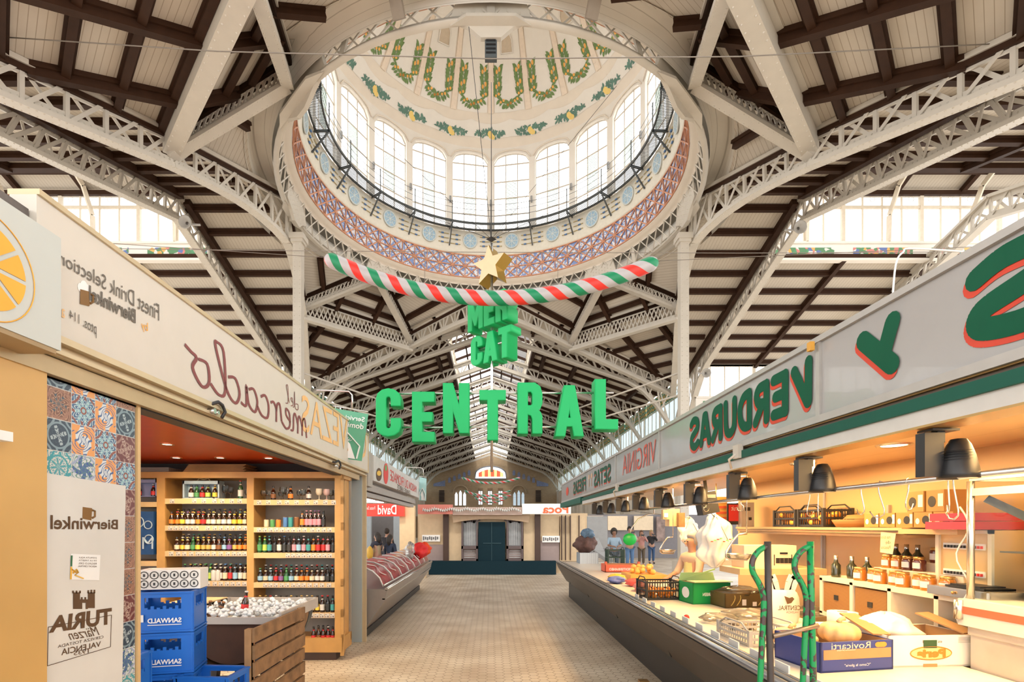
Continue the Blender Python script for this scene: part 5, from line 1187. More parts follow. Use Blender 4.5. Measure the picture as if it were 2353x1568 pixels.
ROWS = {('left', 1): [('stubby', l, c) for l, c in (('orange', 'black'), ('orange', 'red'), ('yellow', 'yellow'), ('white', 'purple'), ('white', 'orange'), ('orange', 'red'), ('red', 'orange'), ('cream', 'black'), ('white', 'yellow'), ('cream', 'black'), ('white', 'brown'), ('white', 'red'), ('yellow', 'black'), ('yellow', 'teal'), ('cream', 'yellow'))],
 ('left', 2): [('stubby', l, c) for l, c in (('cream', 'black'), ('yellow', 'white'), ('cream', 'gold'), ('green', 'green'), ('yellow', 'gold'), ('gold', 'yellow'), ('gold', 'orange'), ('white', 'white'), ('brown', 'black'), ('sky', 'blue'), ('purple', 'black'), ('gold', 'black'), ('orange', 'teal'), ('orange', 'orange'))],
 ('left', 3): [('long', l, c) for l, c in (('black', 'green'), ('purple', 'gold'), ('white', 'green'), ('gold', 'gold'), ('yellow', 'green'), ('lime', 'green'), ('white', 'white'), ('white', 'white'), ('cream', 'blue'), ('red', 'teal'), ('sky', 'black'), ('white', 'blue'), ('cream', 'black'))],
 ('left', 4): [('long', l, c) for l, c in (('cream', 'black'), ('gold', 'black'), ('black', 'black'), ('cream', 'gold'), ('gold', 'gold'), ('black', 'white'), ('cream', 'black'), ('black', 'red'), ('gold', 'black'))],
 ('right', 1): [('long', l, c) for l, c in (('orange', 'black'), ('pink', 'pink'), ('pink', 'pink'), ('pink', 'purple'), ('pink', 'purple'), ('black', 'black'))],
 ('right', 2): [('long', l, c) for l, c in (('green', 'lime'), ('lime', 'yellow'), ('teal', 'teal'), ('black', 'black'), ('white', 'black'), ('black', 'blue'), ('black', 'black'), ('pink', 'black'), ('sky', 'black'), ('pink', 'white'), ('teal', 'black'), ('orange', 'black'), ('red', 'white'), ('red', 'black'), ('pink', 'black'), ('black', 'black'))],
 ('right', 3): [('stubby', l, c) for l, c in (('sky', 'green'), ('cream', 'black'), ('sky', 'white'), ('red', 'red'), ('purple', 'blue'), ('green', 'green'), ('sky', 'green'), ('cream', 'red'), ('orange', 'black'), ('orange', 'red'), ('cream', 'black'), ('white', 'black'), ('white', 'teal'), ('black', 'black'), ('black', 'blue'))],
 ('right', 4): [('long', l, c) for l, c in (('cream', 'gold'), ('red', 'gold'), ('orange', 'red'), ('sky', 'white'), ('white', 'black'), ('black', 'black'), ('gold', 'gold'), ('black', 'black'), ('brown', 'gold'), ('black', 'cream'), ('cream', 'gold'), ('yellow', 'black'), ('white', 'red'), ('black', 'red'), ('teal', 'black'))],
 ('right', 5): [('long', l, c) for l, c in (('red', 'black'), ('brown', 'black'), ('red', 'black'), ('red', 'white'), ('red', 'black'))]}
RX = {('left', 1): (385, 562), ('left', 2): (397, 562), ('left', 3): (416, 562), ('left', 4): (470, 562), ('right', 1): (688, 742), ('right', 2): (589, 765), ('right', 3): (590, 765), ('right', 4): (590, 765), ('right', 5): (714, 765)}
for (bay, r_), its in ROWS.items():
    x0, x1 = RX[(bay, r_)]; n = len(its); z = ZP(SL[bay][r_]); bn = 'pillar-side bay' if bay == 'left' else 'aisle-side bay'
    for i, (s_, l_, c_) in enumerate(its):
        gl = GLG if l_ in ('green', 'lime') else (GLK if l_ in ('black', 'teal', 'sky') else GLB)
        x = XPp(x0 + (x1 - x0) * (i + .3) / (n - .4))
        put_bottle(x, YS + .06 + .012 * (i % 2), z, s_, gl, l_, c_, '%s-labelled bottle, %s along the %s shelf, %s' % (l_, ORD[i], SHN[r_], bn), 'beer bottles on the shelving', 1.0)
    m = n - 1 if (bay, r_) != ('right', 5) else 3
    for i in range(m):
        l_, c_ = its[(i * 5 + 2) % n][1:]; x = XPp(x0 + (x1 - x0) * (i + .85) / (n - .4))
        if r_ == 4: continue
        put_bottle(x, YS + .15, z, 'long', GLB, l_, c_, 'rear-rank bottle, %s along the %s shelf, %s' % (ORD[i], SHN[r_], bn), 'second rank of beer bottles', 1.0)
for i, (bay, px, l_, g_) in enumerate((('left', 433, 'white', GLB), ('left', 446, 'green', GLG), ('left', 459, 'red', GLB), ('left', 472, 'lime', GLB))):
    put_bottle(XPp(px), YS + .07, ZP(1146), 'stubby', g_, l_, 'black', 'dark bottle with %s label inside the blue carrier on the top shelf' % l_, None)
for px, l_, c_, g_, s_, w_ in ((489, 'yellow', 'gold', GLB, 'stubby', 'yellow-labelled bottle standing beside the blue carrier'), (548, 'white', 'red', GLG, 'long', 'tall green bottle alone on the top shelf')): put_bottle(XPp(px), YS + .06, ZP(1146), s_, g_, l_, c_, w_, None, 1.08 if s_ == 'long' else 1)
for px, l_, w_ in ((624, 'brown', 'brown-labelled'), (664, 'orange', 'orange-labelled'), (706, 'white', 'white-labelled')): put_bottle(XPp(px), YS + .06, ZP(1149), 'stubby', GLB, l_, 'black', '%s dark bottle among the stemmed glasses' % w_, None)
# carrier, cans, glasses
def carrier(px0, px1, py0, py1, Y, lab, col, glassfront=True):
    t = thing('bottle_carrier', lab, 'box'); x0, x1 = XPp(px0), XPp(px1); z0, z1 = ZP(py1), ZP(py0); g = MB()
    for a, b in (((x0, Y + .1, z0), (x1, Y + .14, z1)), ((x0, Y, z1 - .045), (x1, Y + .14, z1)), ((x0, Y, z0), (x0 + .02, Y + .14, z1)), ((x1 - .02, Y, z0), (x1, Y + .14, z1)), ((x0, Y, z0), (x1, Y + .14, z0 + .012))): g.bx(a, b)
    g.build('carton', col, t); g = MB(); xm = (x0 + x1) / 2; g.tube([(xm - .1, Y + .07, z1), (xm - .06, Y + .07, z1 + .04), (xm, Y + .07, z1 + .02), (xm + .06, Y + .07, z1 + .04), (xm + .1, Y + .07, z1)], .006, 5); g.build('rope_handle', BEECH_L, t)
carrier(417, 501, 1105, 1146, YS + .03, 'pale blue gift carton holding four bottles on the top shelf', mat('pale_blue_carton', (.35, .45, .52), .5))
t = thing('can', 'x', 'can'); bpy.data.objects.remove(t)
for i, (px, c, nm, h) in enumerate(((608, 'cream', 'plain cream', .115), (622, 'green', 'green patterned', .115), (636, 'orange', 'orange patterned', .115), (652, 'blue', 'navy', .15), (664, 'teal', 'teal patterned', .15), (678, 'brown', 'tan and white', .15), (487, 'white', 'silver', .16), (497, 'white', 'second silver', .16))):
    r_ = 1 if i < 6 else 3; bay = 'right' if i < 6 else 'left'; g = MB(); g.lathe([(.001, 0), (.028, 0), (.033, .01), (.033, h - .012)], 14); o = g.build('drink_can', cmat(CN[c], .35)); o.location = (XPp(px), YS + (.06 if i < 6 else .045), ZP(SL[bay][r_])); tag(o, '%s drink can on the %s shelf of the shelving' % (nm, SHN[r_]), 'can', 'drink cans')
    g = MB(); g.lathe([(.033, h - .012), (.028, h), (.001, h - .003)], 14); g.build('lid', STEEL, o)
GOB = glass('goblet_glass', (.86, .93, .97), .3, .06)
def goblet(x, y, z, h, r, lab, col=None):
    t = thing('beer_glass', lab, 'glass', (x, y, z)); g = MB(); g.lathe([(r * .45, h * .42), (r * .8, h * .5), (r, h * .72), (r * .85, h)], 14); g.build('bowl', col or GOB, t); g = MB(); g.lathe([(r * .7, 0), (r * .65, .005), (.006, .012), (.006, h * .4), (r * .45, h * .44)], 12); g.build('stem', col or GOB, t)
for i, (px, h, r) in enumerate(((510, .19, .045), (520, .17, .04), (561, .12, .035), (598, .14, .05), (612, .13, .04), (643, .19, .055), (655, .16, .045), (638, .12, .04), (690, .15, .05), (681, .14, .04), (755, .14, .045), (763, .15, .03))):
    goblet(XPp(px), YS + .09 + .03 * (i % 2), ZP(1146 if px < 570 else 1149), h, r, 'clear stemmed beer glass on the top shelf, %s from the tiled pillar side' % ORD[i])
goblet(XPp(729), YS + .08, ZP(1149), .16, .05, 'opaque cream chalice with red rim on the top shelf', mat('cream_ceramic', (.72, .62, .45), .3)); goblet(XPp(748), YS + .05, ZP(1149), .15, .048, 'stemmed glass with a red printed band next to the cream chalice', mat('red_tinted_glass', (.6, .4, .36), .15))
# fridge / blue boxes in the bay behind the pillar
t = thing('cool_box_display', 'blue illuminated beer display with white lettering behind the tiled pillar', 'display'); g = MB(); g.bx((XPp(290), YS - .01, ZP(1275)), (XPp(354), YS + .3, ZP(1176))); g.build('case', mat('blue_display', (.02, .07, .2), .3, var=.4, scale=6), t)
text4('Duvel'.replace('Duvel', 'MR'), [R(352, 1262, YS - .02), R(300, 1262, YS - .02), R(300, 1235, YS - .02), R(352, 1235, YS - .02)], mat('display_print', (.45, .55, .62), .5), t)
g = MB()
for cx, cy_, rr_ in ((318, 1200, 12), (340, 1207, 9), (342, 1240, 10)): g.tube([R(cx + rr_ * cos(a), cy_ + rr_ * sin(a), YS - .02) for a in [2 * pi * i / 16 for i in range(16)]], .008, 4, closed=True)
g.build('printed_ring', mat('display_print', (.45, .55, .62), .5), t)
carrier(305, 358, 1102, 1142, YS + .02, 'lilac gift carton with a goblet and red-labelled bottles by the tiled pillar', mat('lilac_carton', (.25, .27, .45), .5))
for px, c in ((312, 'red'), (345, 'red')): put_bottle(XPp(px), YS + .07, ZP(1141), 'stubby', GLB, c, 'white', 'red-labelled bottle in the lilac carton, %s' % ('pillar side' if px < 330 else 'post side'), None, .9)
# ---------- beer crates ----------
def crate_parts():
    W_, D_, H_ = .38, .30, .285; g = MB(); t_ = .014
    g.bx((-W_ / 2, -D_ / 2, 0), (W_ / 2, D_ / 2, .02))
    def wall(cx, cy_, ln, ax):
        def b(u0, u1, z0, z1, th=t_):
            if ax == 'x': g.bx((cx + u0, cy_ - th / 2, z0), (cx + u1, cy_ + th / 2, z1))
            else: g.bx((cx - th / 2, cy_ + u0, z0), (cx + th / 2, cy_ + u1, z1))
        h = ln / 2; ow = ln * .3; b(-h, h, 0, .165); b(-h, h, .245, H_); b(-h, -ow + .0, .165, .245); b(ow, h, .165, .245)
        for z in (.005, .272): b(-h - .006, h + .006, z, z + .012, t_ + .018)
        for u in (-h, h - .012): b(u, u + .012, 0, H_, t_ + .012)
        for i in range(6): u = -ow + ln * .6 * i / 6; b(u, u + .02, .165, .175 + .012 * (i % 2))
    for s in (-1, 1): wall(0, s * (D_ / 2 - .007), W_, 'x'); wall(s * (W_ / 2 - .007), 0, D_, 'y')
    me = g.build('crate', BLUEC); m = me.data; bpy.data.objects.remove(me); return m
CRM = crate_parts()
def crate_txt(parent):
    for q in ([(.12, -.162, .07), (-.09, -.162, .07), (-.09, -.162, .105), (.12, -.162, .105)], [(-.202, -.1, .07), (-.202, .1, .07), (-.202, .1, .105), (-.202, -.1, .105)]): text4('SANWALD', q, PAPER, parent, bold=.03)
    g = MB(); g.bx((-.15, -.163, .08), (-.115, -.1615, .13)); g.bx((-.09, -.163, .055), (.12, -.1615, .06)); g.build('emblem', PAPER, parent)
bpy.context.view_layer.update()
def crate(x, y, z, rz, lab):
    o = obj('beer_crate', CRM, None, None); tag(o, lab, 'crate', 'blue beer crates'); o.location = (0, 0, 0); bpy.context.view_layer.update(); crate_txt(o); o.location = (x, y, z); o.rotation_euler = (0, 0, rz); return o
for k in range(5): crate(-2.32, 3.72, k * .288, radians(14), 'blue beer crate in the tall stack by the pillar, %s' % ('at the bottom', 'second up', 'third up', 'second from its top', 'topmost')[k])
for k in range(4): crate(-2.02 - .36, 2.98 + .18, k * .27, radians(0), 'blue beer crate in the short stack beside the tiled pillar, %s' % ('on the floor', 'second up', 'third up', 'topmost')[k])
for k in range(3): crate(-1.98, 3.62 + .05, k * .288, radians(-3), 'blue beer crate in the low stack before the barrel, %s' % ('on the floor', 'middle', 'topmost')[k])
t = thing('carton', 'white carton printed with circled numbers on the tall crate stack', 'box'); g = MB(); g.box((0, 0, .07), (.4, .2, .14)); g.build('box', WHCARD, t)
g = MB()
for i in range(6):
    for j in range(2):
        c = Vector((-.16 + .064 * i, -.103, .04 + .062 * j)); g.tube([c + Vector((.026 * cos(a), 0, .026 * sin(a))) for a in [2 * pi * k / 12 for k in range(12)]], .003, 4, closed=True); g.box(c, (.012, .002, .02))
g.build('printed_ring', BLACK, t); t.location = (-2.33, 3.78, 5 * .288 + .002); t.rotation_euler = (0, 0, radians(14))
# ---------- ice barrel ----------
t = thing('half_barrel', 'half wooden barrel filled with ice behind the slatted crate', 'barrel'); cx, zt2, y0_, y1_ = -2.27, 1.06, 4.45, 5.35
def bar_r(f): return .40 + .05 * (1 - (2 * f - 1) ** 2)
g = MB(); n = 22; cols = [[(cx + bar_r(f) * cos(a), y0_ + (y1_ - y0_) * f, zt2 + bar_r(f) * sin(a) * 1.0) for a in [pi + pi * i / n for i in range(n + 1)]] for f in [k / 8 for k in range(9)]]
g.add([v for c in cols for v in c], [(i * (n + 1) + j, i * (n + 1) + j + 1, (i + 1) * (n + 1) + j + 1, (i + 1) * (n + 1) + j) for i in range(8) for j in range(n)], 0, True); g.build('stave_body', OLDWOOD, t)
g = MB(); g.add([(cx + .375 * cos(a), y0_ + .03, zt2 + .375 * sin(a)) for a in [pi + pi * i / n for i in range(n + 1)]], [tuple(range(n + 1))]); g.build('head', BARREL, t); g = MB(); g.add([(cx + .375 * cos(a), y1_ - .03, zt2 + .375 * sin(a)) for a in [pi + pi * i / n for i in range(n + 1)]], [tuple(range(n + 1))]); g.build('head', BARREL, t)
for f in (.0, .14, .86, 1):
    g = MB(); g.path([(cx + (bar_r(f) + .006) * cos(a), y0_ + (y1_ - y0_) * f, zt2 + (bar_r(f) + .006) * sin(a)) for a in [pi + pi * i / n for i in range(n + 1)]], .045, .008, (0, 0, 1)); g.build('hoop', DGREY, t)
g = MB()
for x in (-.3, .3):
    for y in (4.65, 5.15): g.beam((cx + x, y, 0), (cx + x * .7, y, .74), .07, .07)
for y in (4.65, 5.15): g.beam((cx - .3, y, .5), (cx + .3, y, .5), .06, .06)
g.build('stand', mat('black_stained_wood', (.03, .02, .015), .6), t)
g = MB(); zz = zt2
for a, b in (((cx - .47, y0_ - .04, zz), (cx + .47, y0_ - .02, zz + .05)), ((cx - .47, y1_, zz), (cx + .47, y1_ + .02, zz + .09)), ((cx - .47, y0_ - .04, zz), (cx - .45, y1_ + .02, zz + .09)), ((cx + .45, y0_ - .04, zz), (cx + .47, y1_ + .02, zz + .09)), ((cx - .47, y0_ - .04, zz - .01), (cx + .47, y1_ + .02, zz))): g.bx(a, b)
g.build('tray', mat('white_enamel_tray', (.5, .46, .42), .35), t)
g = MB(); rnd = random.Random(2)
for i in range(420): g.ball((cx - .43 + .86 * rnd.random(), y0_ + .01 + .87 * rnd.random(), zz + .02 + .06 * rnd.random()), .012 + .018 * rnd.random(), 6, 0, (1, 1, .8))
ic = g.build('crushed_ice', mat('ice', (.78, .82, .85), .15, spec=.8)); tag(ic, 'heap of crushed ice in the half barrel', 'ice', kind='stuff')
for i, (px, py, h, ti) in enumerate(((560, 1425, .9, .12), (515, 1437, .55, -.2), (478, 1440, .5, .1), (497, 1440, .5, .3))):
    Y = 4.75; p = R(px, py, Y); o = put_bottle(p.x, Y, zz + .0 - (.0 if i == 0 else .09), 'long', GLB, 'red' if i == 0 else 'brown', 'white' if i == 0 else 'brown', ('brown bottle standing tall out of the ice', 'bottle sunk to its neck in the ice, middle', 'bottle sunk to its neck in the ice, nearest the crates', 'tilted bottle sunk in the ice')[i], None); o.rotation_euler = (0, ti, 0)
# ---------- slatted wooden crate ----------
t = thing('slatted_crate', 'weathered wooden slatted crate standing on edge along the aisle', 'crate'); XC = -1.75
for k in range(9):
    z1 = 1.135 - k * .128; g = MB(); g.bx((XC - .02, 3.80 + .006 * (k % 3), z1 - .105), (XC, 4.84 - .01 * (k % 2), z1)); g.build('slat', OLDWOOD, t)
for y in (3.82, 4.80): g = MB(); g.bx((XC - .07, y - .03, 0), (XC - .02, y + .03, 1.13)); g.build('upright', mat('upright_wood', (.36, .20, .09), .7, var=.3), t)
g = MB(); g.bx((XC - .05, 3.795, 0), (XC - .02, 3.83, 1.1)); g.build('corner_batten', mat('batten_wood', (.42, .24, .1), .7, var=.3), t)
# counter bit and bottles behind the crates
t = thing('side_table', 'small beech table top behind the crate stack carrying three bottles', 'table'); g = MB(); g.bx((-3.1, 4.85 - .3, 1.12), (-2.72, 5.3, 1.16)); g.build('table_top', BEECH_L, t); g = MB(); g.bx((-3.05, 4.65, 0), (-2.8, 5.2, 1.12)); g.build('pedestal', DBR, t)
for i, (px, l_, gl_, sc) in enumerate(((430, 'white', GLK, 1.15), (447, 'red', GLG, 1.25), (462, 'orange', GLB, 1.1))):
    p = R(px, 1400, 4.72 + .05 * i); put_bottle(min(-2.76, p.x), 4.72 + .05 * i, 1.16, 'long', gl_, l_, 'white', '%s bottle on the small table behind the blue crates' % ('black white-labelled', 'large green red-labelled', 'orange-labelled')[i], None, sc)
# =============== LEFT, FARTHER: cheese fascia and meat counter ===============
t = thing('sign_board', 'white cheese-shop fascia with a red oval and red lettering on the far left', 'sign')
g = MB(); Y0, Y1 = 8.77, 14.3; zl, zh = EYE + .383 * 2, EYE + .602 * 2 ; g.prism([(Y0, zl), (Y1, zl), (Y1, zh), (Y0, zh)], (-2.0, 0, 0), (0, 1, 0), (0, 0, 1), (-.15, 0, 0)); g.build('panel', mat('cool_white_sign', (.60, .59, .57), .45), t)
XG = -1.995
text4('MAISON DU FROMAGE', side4(957, 1133, 897, 1105, 897, 1079, 957, 1117, XG), mat('sign_red', (.70, .04, .03), .5), t, bold=.0); text4('GRANDE VARIETE', side4(943, 1139, 913, 1126, 913, 1113, 943, 1129, XG), TEXTB, t)
g = MB(); el = lambda cx, cy, w, h: side4(*sum([[cx + w * cos(a), cy + h * sin(a)] for a in (0, pi / 2, pi, 3 * pi / 2)], []), XG)
def oval(mb, cx, cy, w, h, l=0, mi=0): mb.add([PX(cx + w * cos(a), cy + h * sin(a), XG + l) for a in [2 * pi * i / 20 for i in range(20)]], [tuple(range(20))], mi)
oval(g, 887, 1089, 5.5, 24, 0, 0); oval(g, 871, 1091, 6.5, 15, 0, 1); oval(g, 887, 1076, 2.3, 7, .002, 2); oval(g, 871, 1088, 4.8, 6, .002, 3); g.build('logo', [mat('sign_red', (.7, .04, .03), .5), TEXTB, mat('logo_green', (.1, .4, .1), .5), mat('logo_yellow', (.8, .5, .05), .5)], t, fix=False)
g = MB(); g.bx((-2.6, 8.45, 2.55), (-2.02, 8.77, EYE + 1.23)); tag(g.build('concrete_end', mat('grey_concrete_end', (.42, .40, .37), .8)), 'grey end block between the two fascias on the left', 'block')
t = thing('shutter_box', 'grey aluminium rails under the cheese-shop fascia', 'shutter'); g = MB(); g.bx((-2.5, 8.5, EYE + .6), (-2.1, 14.3, EYE + .72)); g.bx((-2.3, 8.5, EYE + .5), (-2.15, 14.3, EYE + .58)); g.build('rail', ALU, t)
g = MB(); g.bx((-5, 8.6, 2.72), (-2.2, 14.3, 2.76)); tag(g.build('stall_soffit', WHITE), 'pale ceiling panel of the cheese stall', 'ceiling panel')
t = thing('display_counter', 'long chilled meat counter with red-lettered curved glass on the left of the aisle', 'counter')
YA_, YB_ = 8.7, 15.3
g = MB(); g.prism([(-2.15, .12), (-1.80, .62), (-1.76, .80), (-1.85, .82), (-3.0, .82), (-3.0, .12)], (0, YA_, 0), (1, 0, 0), (0, 0, 1), (0, YB_ - YA_, 0)); g.build('cabinet', mat('warm_grey_metal', (.34, .30, .27), .35, metal=.3), t)
g = MB(); g.bx((-2.9, YA_, 0), (-2.12, YB_, .12)); g.build('kick', BLACK, t)
g = MB(); g.tube([(-1.77, YA_, .82), (-1.77, YB_, .82)], .03, 8); g.tube([(-1.82, YA_, .88), (-1.82, YB_, .88)], .015, 6); g.bx((-1.84, YA_, .64), (-1.79, YB_, .66)); g.build('rail', STEEL, t)
gp = [(-1.84, .86), (-1.90, 1.0), (-2.02, 1.12), (-2.2, 1.2), (-2.45, 1.23)]
RG = mat('dark_red_glass', (.36, .035, .045), .2, var=.3, scale=3); rnd = random.Random(9)
for k in range(7):
    y0 = YA_ + k * .93; g = MB(); g.add([(x, y, z) for y in (y0 + .03, y0 + .9) for x, z in gp], [(i, i + 1, i + 6, i + 5) for i in range(4)], 0, True); pn = g.build('curved_glass', RG, t, fix=False)
    g = MB(); pts = []
    for j in range(9):
        f = j / 8; i = int(f * 3.99); ff = f * 3.99 - i; x = gp[i][0] + (gp[i + 1][0] - gp[i][0]) * ff; z = gp[i][1] + (gp[i + 1][1] - gp[i][1]) * ff; pts.append((x + .02, y0 + .25 + .25 * (j % 3) * .5 + .1 * rnd.random(), z + .01))
    g.tube(smooth(pts[2:7]), .009, 4); g.tube([(x + .012, y0 + .02, z + .005) for x, z in gp], .013, 5); g.build('white_marking', PAPER, pn)
g = MB(); g.bx((-3.3, 8.6, 0), (-3.25, 15, 1.0)); tag(g.build('rear_worktop', mat('dim_counter', (.3, .24, .18), .6)), 'dim rear panel behind the meat counter', 'panel')
# crumpled clear bag and red jackets
def blob(name, c, r, m, sc=(1, 1, 1), amp=.25, seed=0, n=22, ridges=0, parent=None):
    rn = random.Random(seed); ph = [rn.random() * 6.28 for _ in range(9)]; g = MB(); rows = n // 2 + 1; vs = []
    for i in range(rows + 1):
        th = pi * i / rows
        for j in range(n):
            a = 2 * pi * j / n; d = 1 + amp * (.4 * sin(3 * a + ph[0] + 2 * th) + .3 * sin(5 * a + ph[1]) * sin(4 * th + ph[2]) + .3 * sin(7 * th + ph[3] + a) + .3 * sin(9 * a + ph[4] - 3 * th)); 
            if ridges: d += .1 * abs(sin(ridges * a / 2))
            vs.append((c[0] + r * sc[0] * d * sin(th) * cos(a), c[1] + r * sc[1] * d * sin(th) * sin(a), c[2] - r * sc[2] * cos(th) * (1 + .3 * amp * sin(4 * a + ph[5]))))
    g.add(vs, [(i * n + j, i * n + (j + 1) % n, (i + 1) * n + (j + 1) % n, (i + 1) * n + j) for i in range(rows) for j in range(n)], 0, True); return g.build(name, m, parent)
PLAS = glass('thin_plastic', (.9, .9, .88), .35, .25, .12); PLW = mat('white_plastic_bag', (.72, .70, .66), .35, var=.05)
g = blob('plastic_bag', (-1.98, 12.6, 1.28), .2, PLAS, (.5, .9, 1.0), .5, 3); tag(g, 'clear crumpled plastic bag standing on the meat counter', 'bag')
for k, (y, x, s) in enumerate(((13.9, -1.93, .26), (14.7, -1.9, .24))):
    o = blob('jacket', (x, y, 1.22), s, mat('bright_red_cloth', (.78, .02, .02) if k == 0 else (.8, .05, .0), .7, var=.1) if k == 0 else mat('orange_red_cloth', (.85, .07, .01), .7), (.7, 1.1, .8), .35, 5 + k, ridges=10); tag(o, ('scarlet quilted jacket slumped on the counter end', 'orange-red quilted jacket nearest the kiosk')[k], 'jacket')
t = thing('yellow_cabinet', 'small cream and yellow cabinet between the jackets and the kiosk', 'cabinet'); g = MB(); PF(g, 952, 1250, 978, 1329, 18.5, .3); g.build('body', CREAM, t); g = MB(); PF(g, 958, 1256, 974, 1286, 18.45, .05); g.build('door', mat('mustard_panel', (.6, .4, .05), .5), t)
# =============== PEOPLE ===============
SKIN = mat('skin', (.45, .25, .17), .6); HAIRD = mat('dark_hair', (.025, .018, .014), .7)
def skin_mesh(name, m, J, E, parent, root=0, sub=1):
    me = bpy.data.meshes.new(name); me.from_pydata([j[0] for j in J], E, []); o = obj(name, me, parent); me.materials.append(m)
    sk = o.modifiers.new('s', 'SKIN'); sk.use_smooth_shade = True; o.modifiers.new('u', 'SUBSURF').levels = sub; o.modifiers[1].render_levels = sub
    lay = me.skin_vertices[0].data
    for i, j in enumerate(J): r = j[1]; lay[i].radius = r if isinstance(r, tuple) else (r, r); lay[i].use_root = (i == root)
    bpy.context.view_layer.update(); me2 = bpy.data.meshes.new_from_object(o.evaluated_get(bpy.context.evaluated_depsgraph_get())); o.modifiers.clear(); o.data = me2; return o
def person(label, x, y, rz, H=1.65, top=(.1, .1, .12), bottom=(.05, .08, .15), hair=HAIRD, pose='stand', longhair=False, coat=False, sk=SKIN, sleeves=True, vest=None, curly=False):
    t = thing('person', label, 'person', (x, y, 0), rz); s = H / 1.7
    def S(p): return (p[0] * s, p[1] * s, p[2] * s)
    arms = {'stand': ((.24, 0, 1.16), (.25, -.06, .92)), 'photo': ((.26, -.12, 1.2), (.06, -.26, 1.5)), 'work': ((.25, -.08, 1.14), (.16, -.34, 1.05)), 'hold': ((.25, -.05, 1.16), (.1, -.26, 1.12))}[pose]
    J = [(S((0, 0, .95)), .13 * s), (S((0, .01, 1.12)), .12 * s), (S((0, 0, 1.32)), (.15 * s, .11 * s)), (S((0, 0, 1.44)), .06 * s), (S((0, -.01, 1.52)), .055 * s), (S((0, -.02, 1.6)), (.085 * s, .095 * s)), (S((0, -.015, 1.68)), (.075 * s, .085 * s))]
    E = [(0, 1), (1, 2), (2, 3), (3, 4), (4, 5), (5, 6)]
    def limb(base, pts):
        p = base
        for q, r in pts: J.append((S(q), r * s)); E.append((p, len(J) - 1)); p = len(J) - 1
        return p
    hands = []
    for d in (-1, 1):
        e, h = arms; m = lambda p: (p[0] * d, p[1], p[2])
        w = limb(2, [(m((.18, 0, 1.37)), .06), (m(e), .042), (m(h), .028)]); hv = Vector(h) - Vector(e); hv.normalize(); pm = Vector(h) + hv * .06
        c = limb(w, [(m(tuple(pm)), .033)])
        for k in range(4): sd = (k - 1.5) * .018; q = pm + hv * .05 + Vector((sd * .5, sd * .5, sd * .6)); q2 = q + hv * .035 + Vector((0, -.01, -.012)); limb(c, [(m(tuple(q)), .010), (m(tuple(q2)), .009)])
        th = pm + Vector((-.04, -.02, .02)); limb(c, [(m(tuple(th)), .011)])
        limb(0, [(m((.09, 0, .88)), .088), (m((.10, -.01, .5)), .06), (m((.10, .02, .1)), .04), (m((.10, -.04, .04)), .04), (m((.11, -.16, .03)), .035)])
    skin_mesh('body', sk, J, E, t)
    c = (t, s)
    # clothing a little proud of the body
    TJ = [(S((0, 0, .90 if not coat else .7)), (.165 * s, .14 * s)), (S((0, .01, 1.12)), (.15 * s, .125 * s)), (S((0, 0, 1.33)), (.17 * s, .125 * s)), (S((0, 0, 1.43)), .075 * s)]; TE = [(0, 1), (1, 2), (2, 3)]
    if not vest:
        for d in (-1, 1):
            e, h = arms; q = Vector(e).lerp(Vector(h), .85 if sleeves else .1); b = len(TJ); TJ += [(S((.18 * d, 0, 1.38)), .075 * s), (S((e[0] * d, e[1], e[2])), .056 * s), (S((q.x * d, q.y, q.z)), .045 * s)]; TE += [(2, b), (b, b + 1), (b + 1, b + 2)]
    skin_mesh('jacket' if coat else 'top', cmat(top, .8, 'cloth'), TJ, TE, t)
    if vest:
        TJ2 = TJ[:3] ; AJ = [(S((0, 0, 1.33)), (.15 * s, .11 * s))]; AE = []
        for d in (-1, 1):
            e, h = arms; q = Vector(e).lerp(Vector(h), .3); b = len(AJ); AJ += [(S((.19 * d, 0, 1.38)), .075 * s), (S((e[0] * d, e[1], e[2])), .056 * s), (S((q.x * d, q.y, q.z)), .05 * s)]; AE += [(0, b), (b, b + 1), (b + 1, b + 2)]
        skin_mesh('shirt', cmat(vest, .8, 'cloth'), AJ, AE, t)
    BJ = [(S((0, 0, .95)), (.15 * s, .13 * s))]; BE = []
    for d in (-1, 1): b = len(BJ); BJ += [(S((.09 * d, 0, .86)), .105 * s), (S((.10 * d, -.01, .5)), .078 * s), (S((.10 * d, .02, .12)), .065 * s)]; BE += [(0, b), (b, b + 1), (b + 1, b + 2)]
    skin_mesh('trousers', cmat(bottom, .8, 'cloth'), BJ, BE, t)
    for d in (-1, 1): g = MB(); g.ball(S((.11 * d, -.07, .04)), .07 * s, 10, 0, (.7, 1.7, .62)); 
    g = MB()
    for d in (-1, 1):
        b = len(g.v); g.ball((0, 0, 0), .06 * s, 10, 0, (.75, 2.1, .65)); g.v[b:] = [(v[0] + .11 * d * s, v[1] - .07 * s, v[2] + .04 * s) for v in g.v[b:]]
    g.build('shoe', BLACK, t)
    g = MB(); hr = .115 * s if not curly else .15 * s; b = len(g.v); g.ball((0, 0, 0), hr, 14, 0, (.85, .95, 1)); hz = 1.655 * s
    g.v[b:] = [(v[0], max(v[1], -.045 * s if v[2] < .02 * s else -.2) + .02 * s, v[2] + hz) for v in g.v[b:]]
    if longhair: g.tube([S((0, .06, 1.66)), S((0, .08, 1.5)), S((0, .09, 1.36))], [.1 * s, .09 * s, .04 * s], 10)
    g.build('hair', hair, t)
    g = MB()
    for d in (-1, 1): g.ball(S((.032 * d, -.108, 1.615)), .011 * s, 6); 
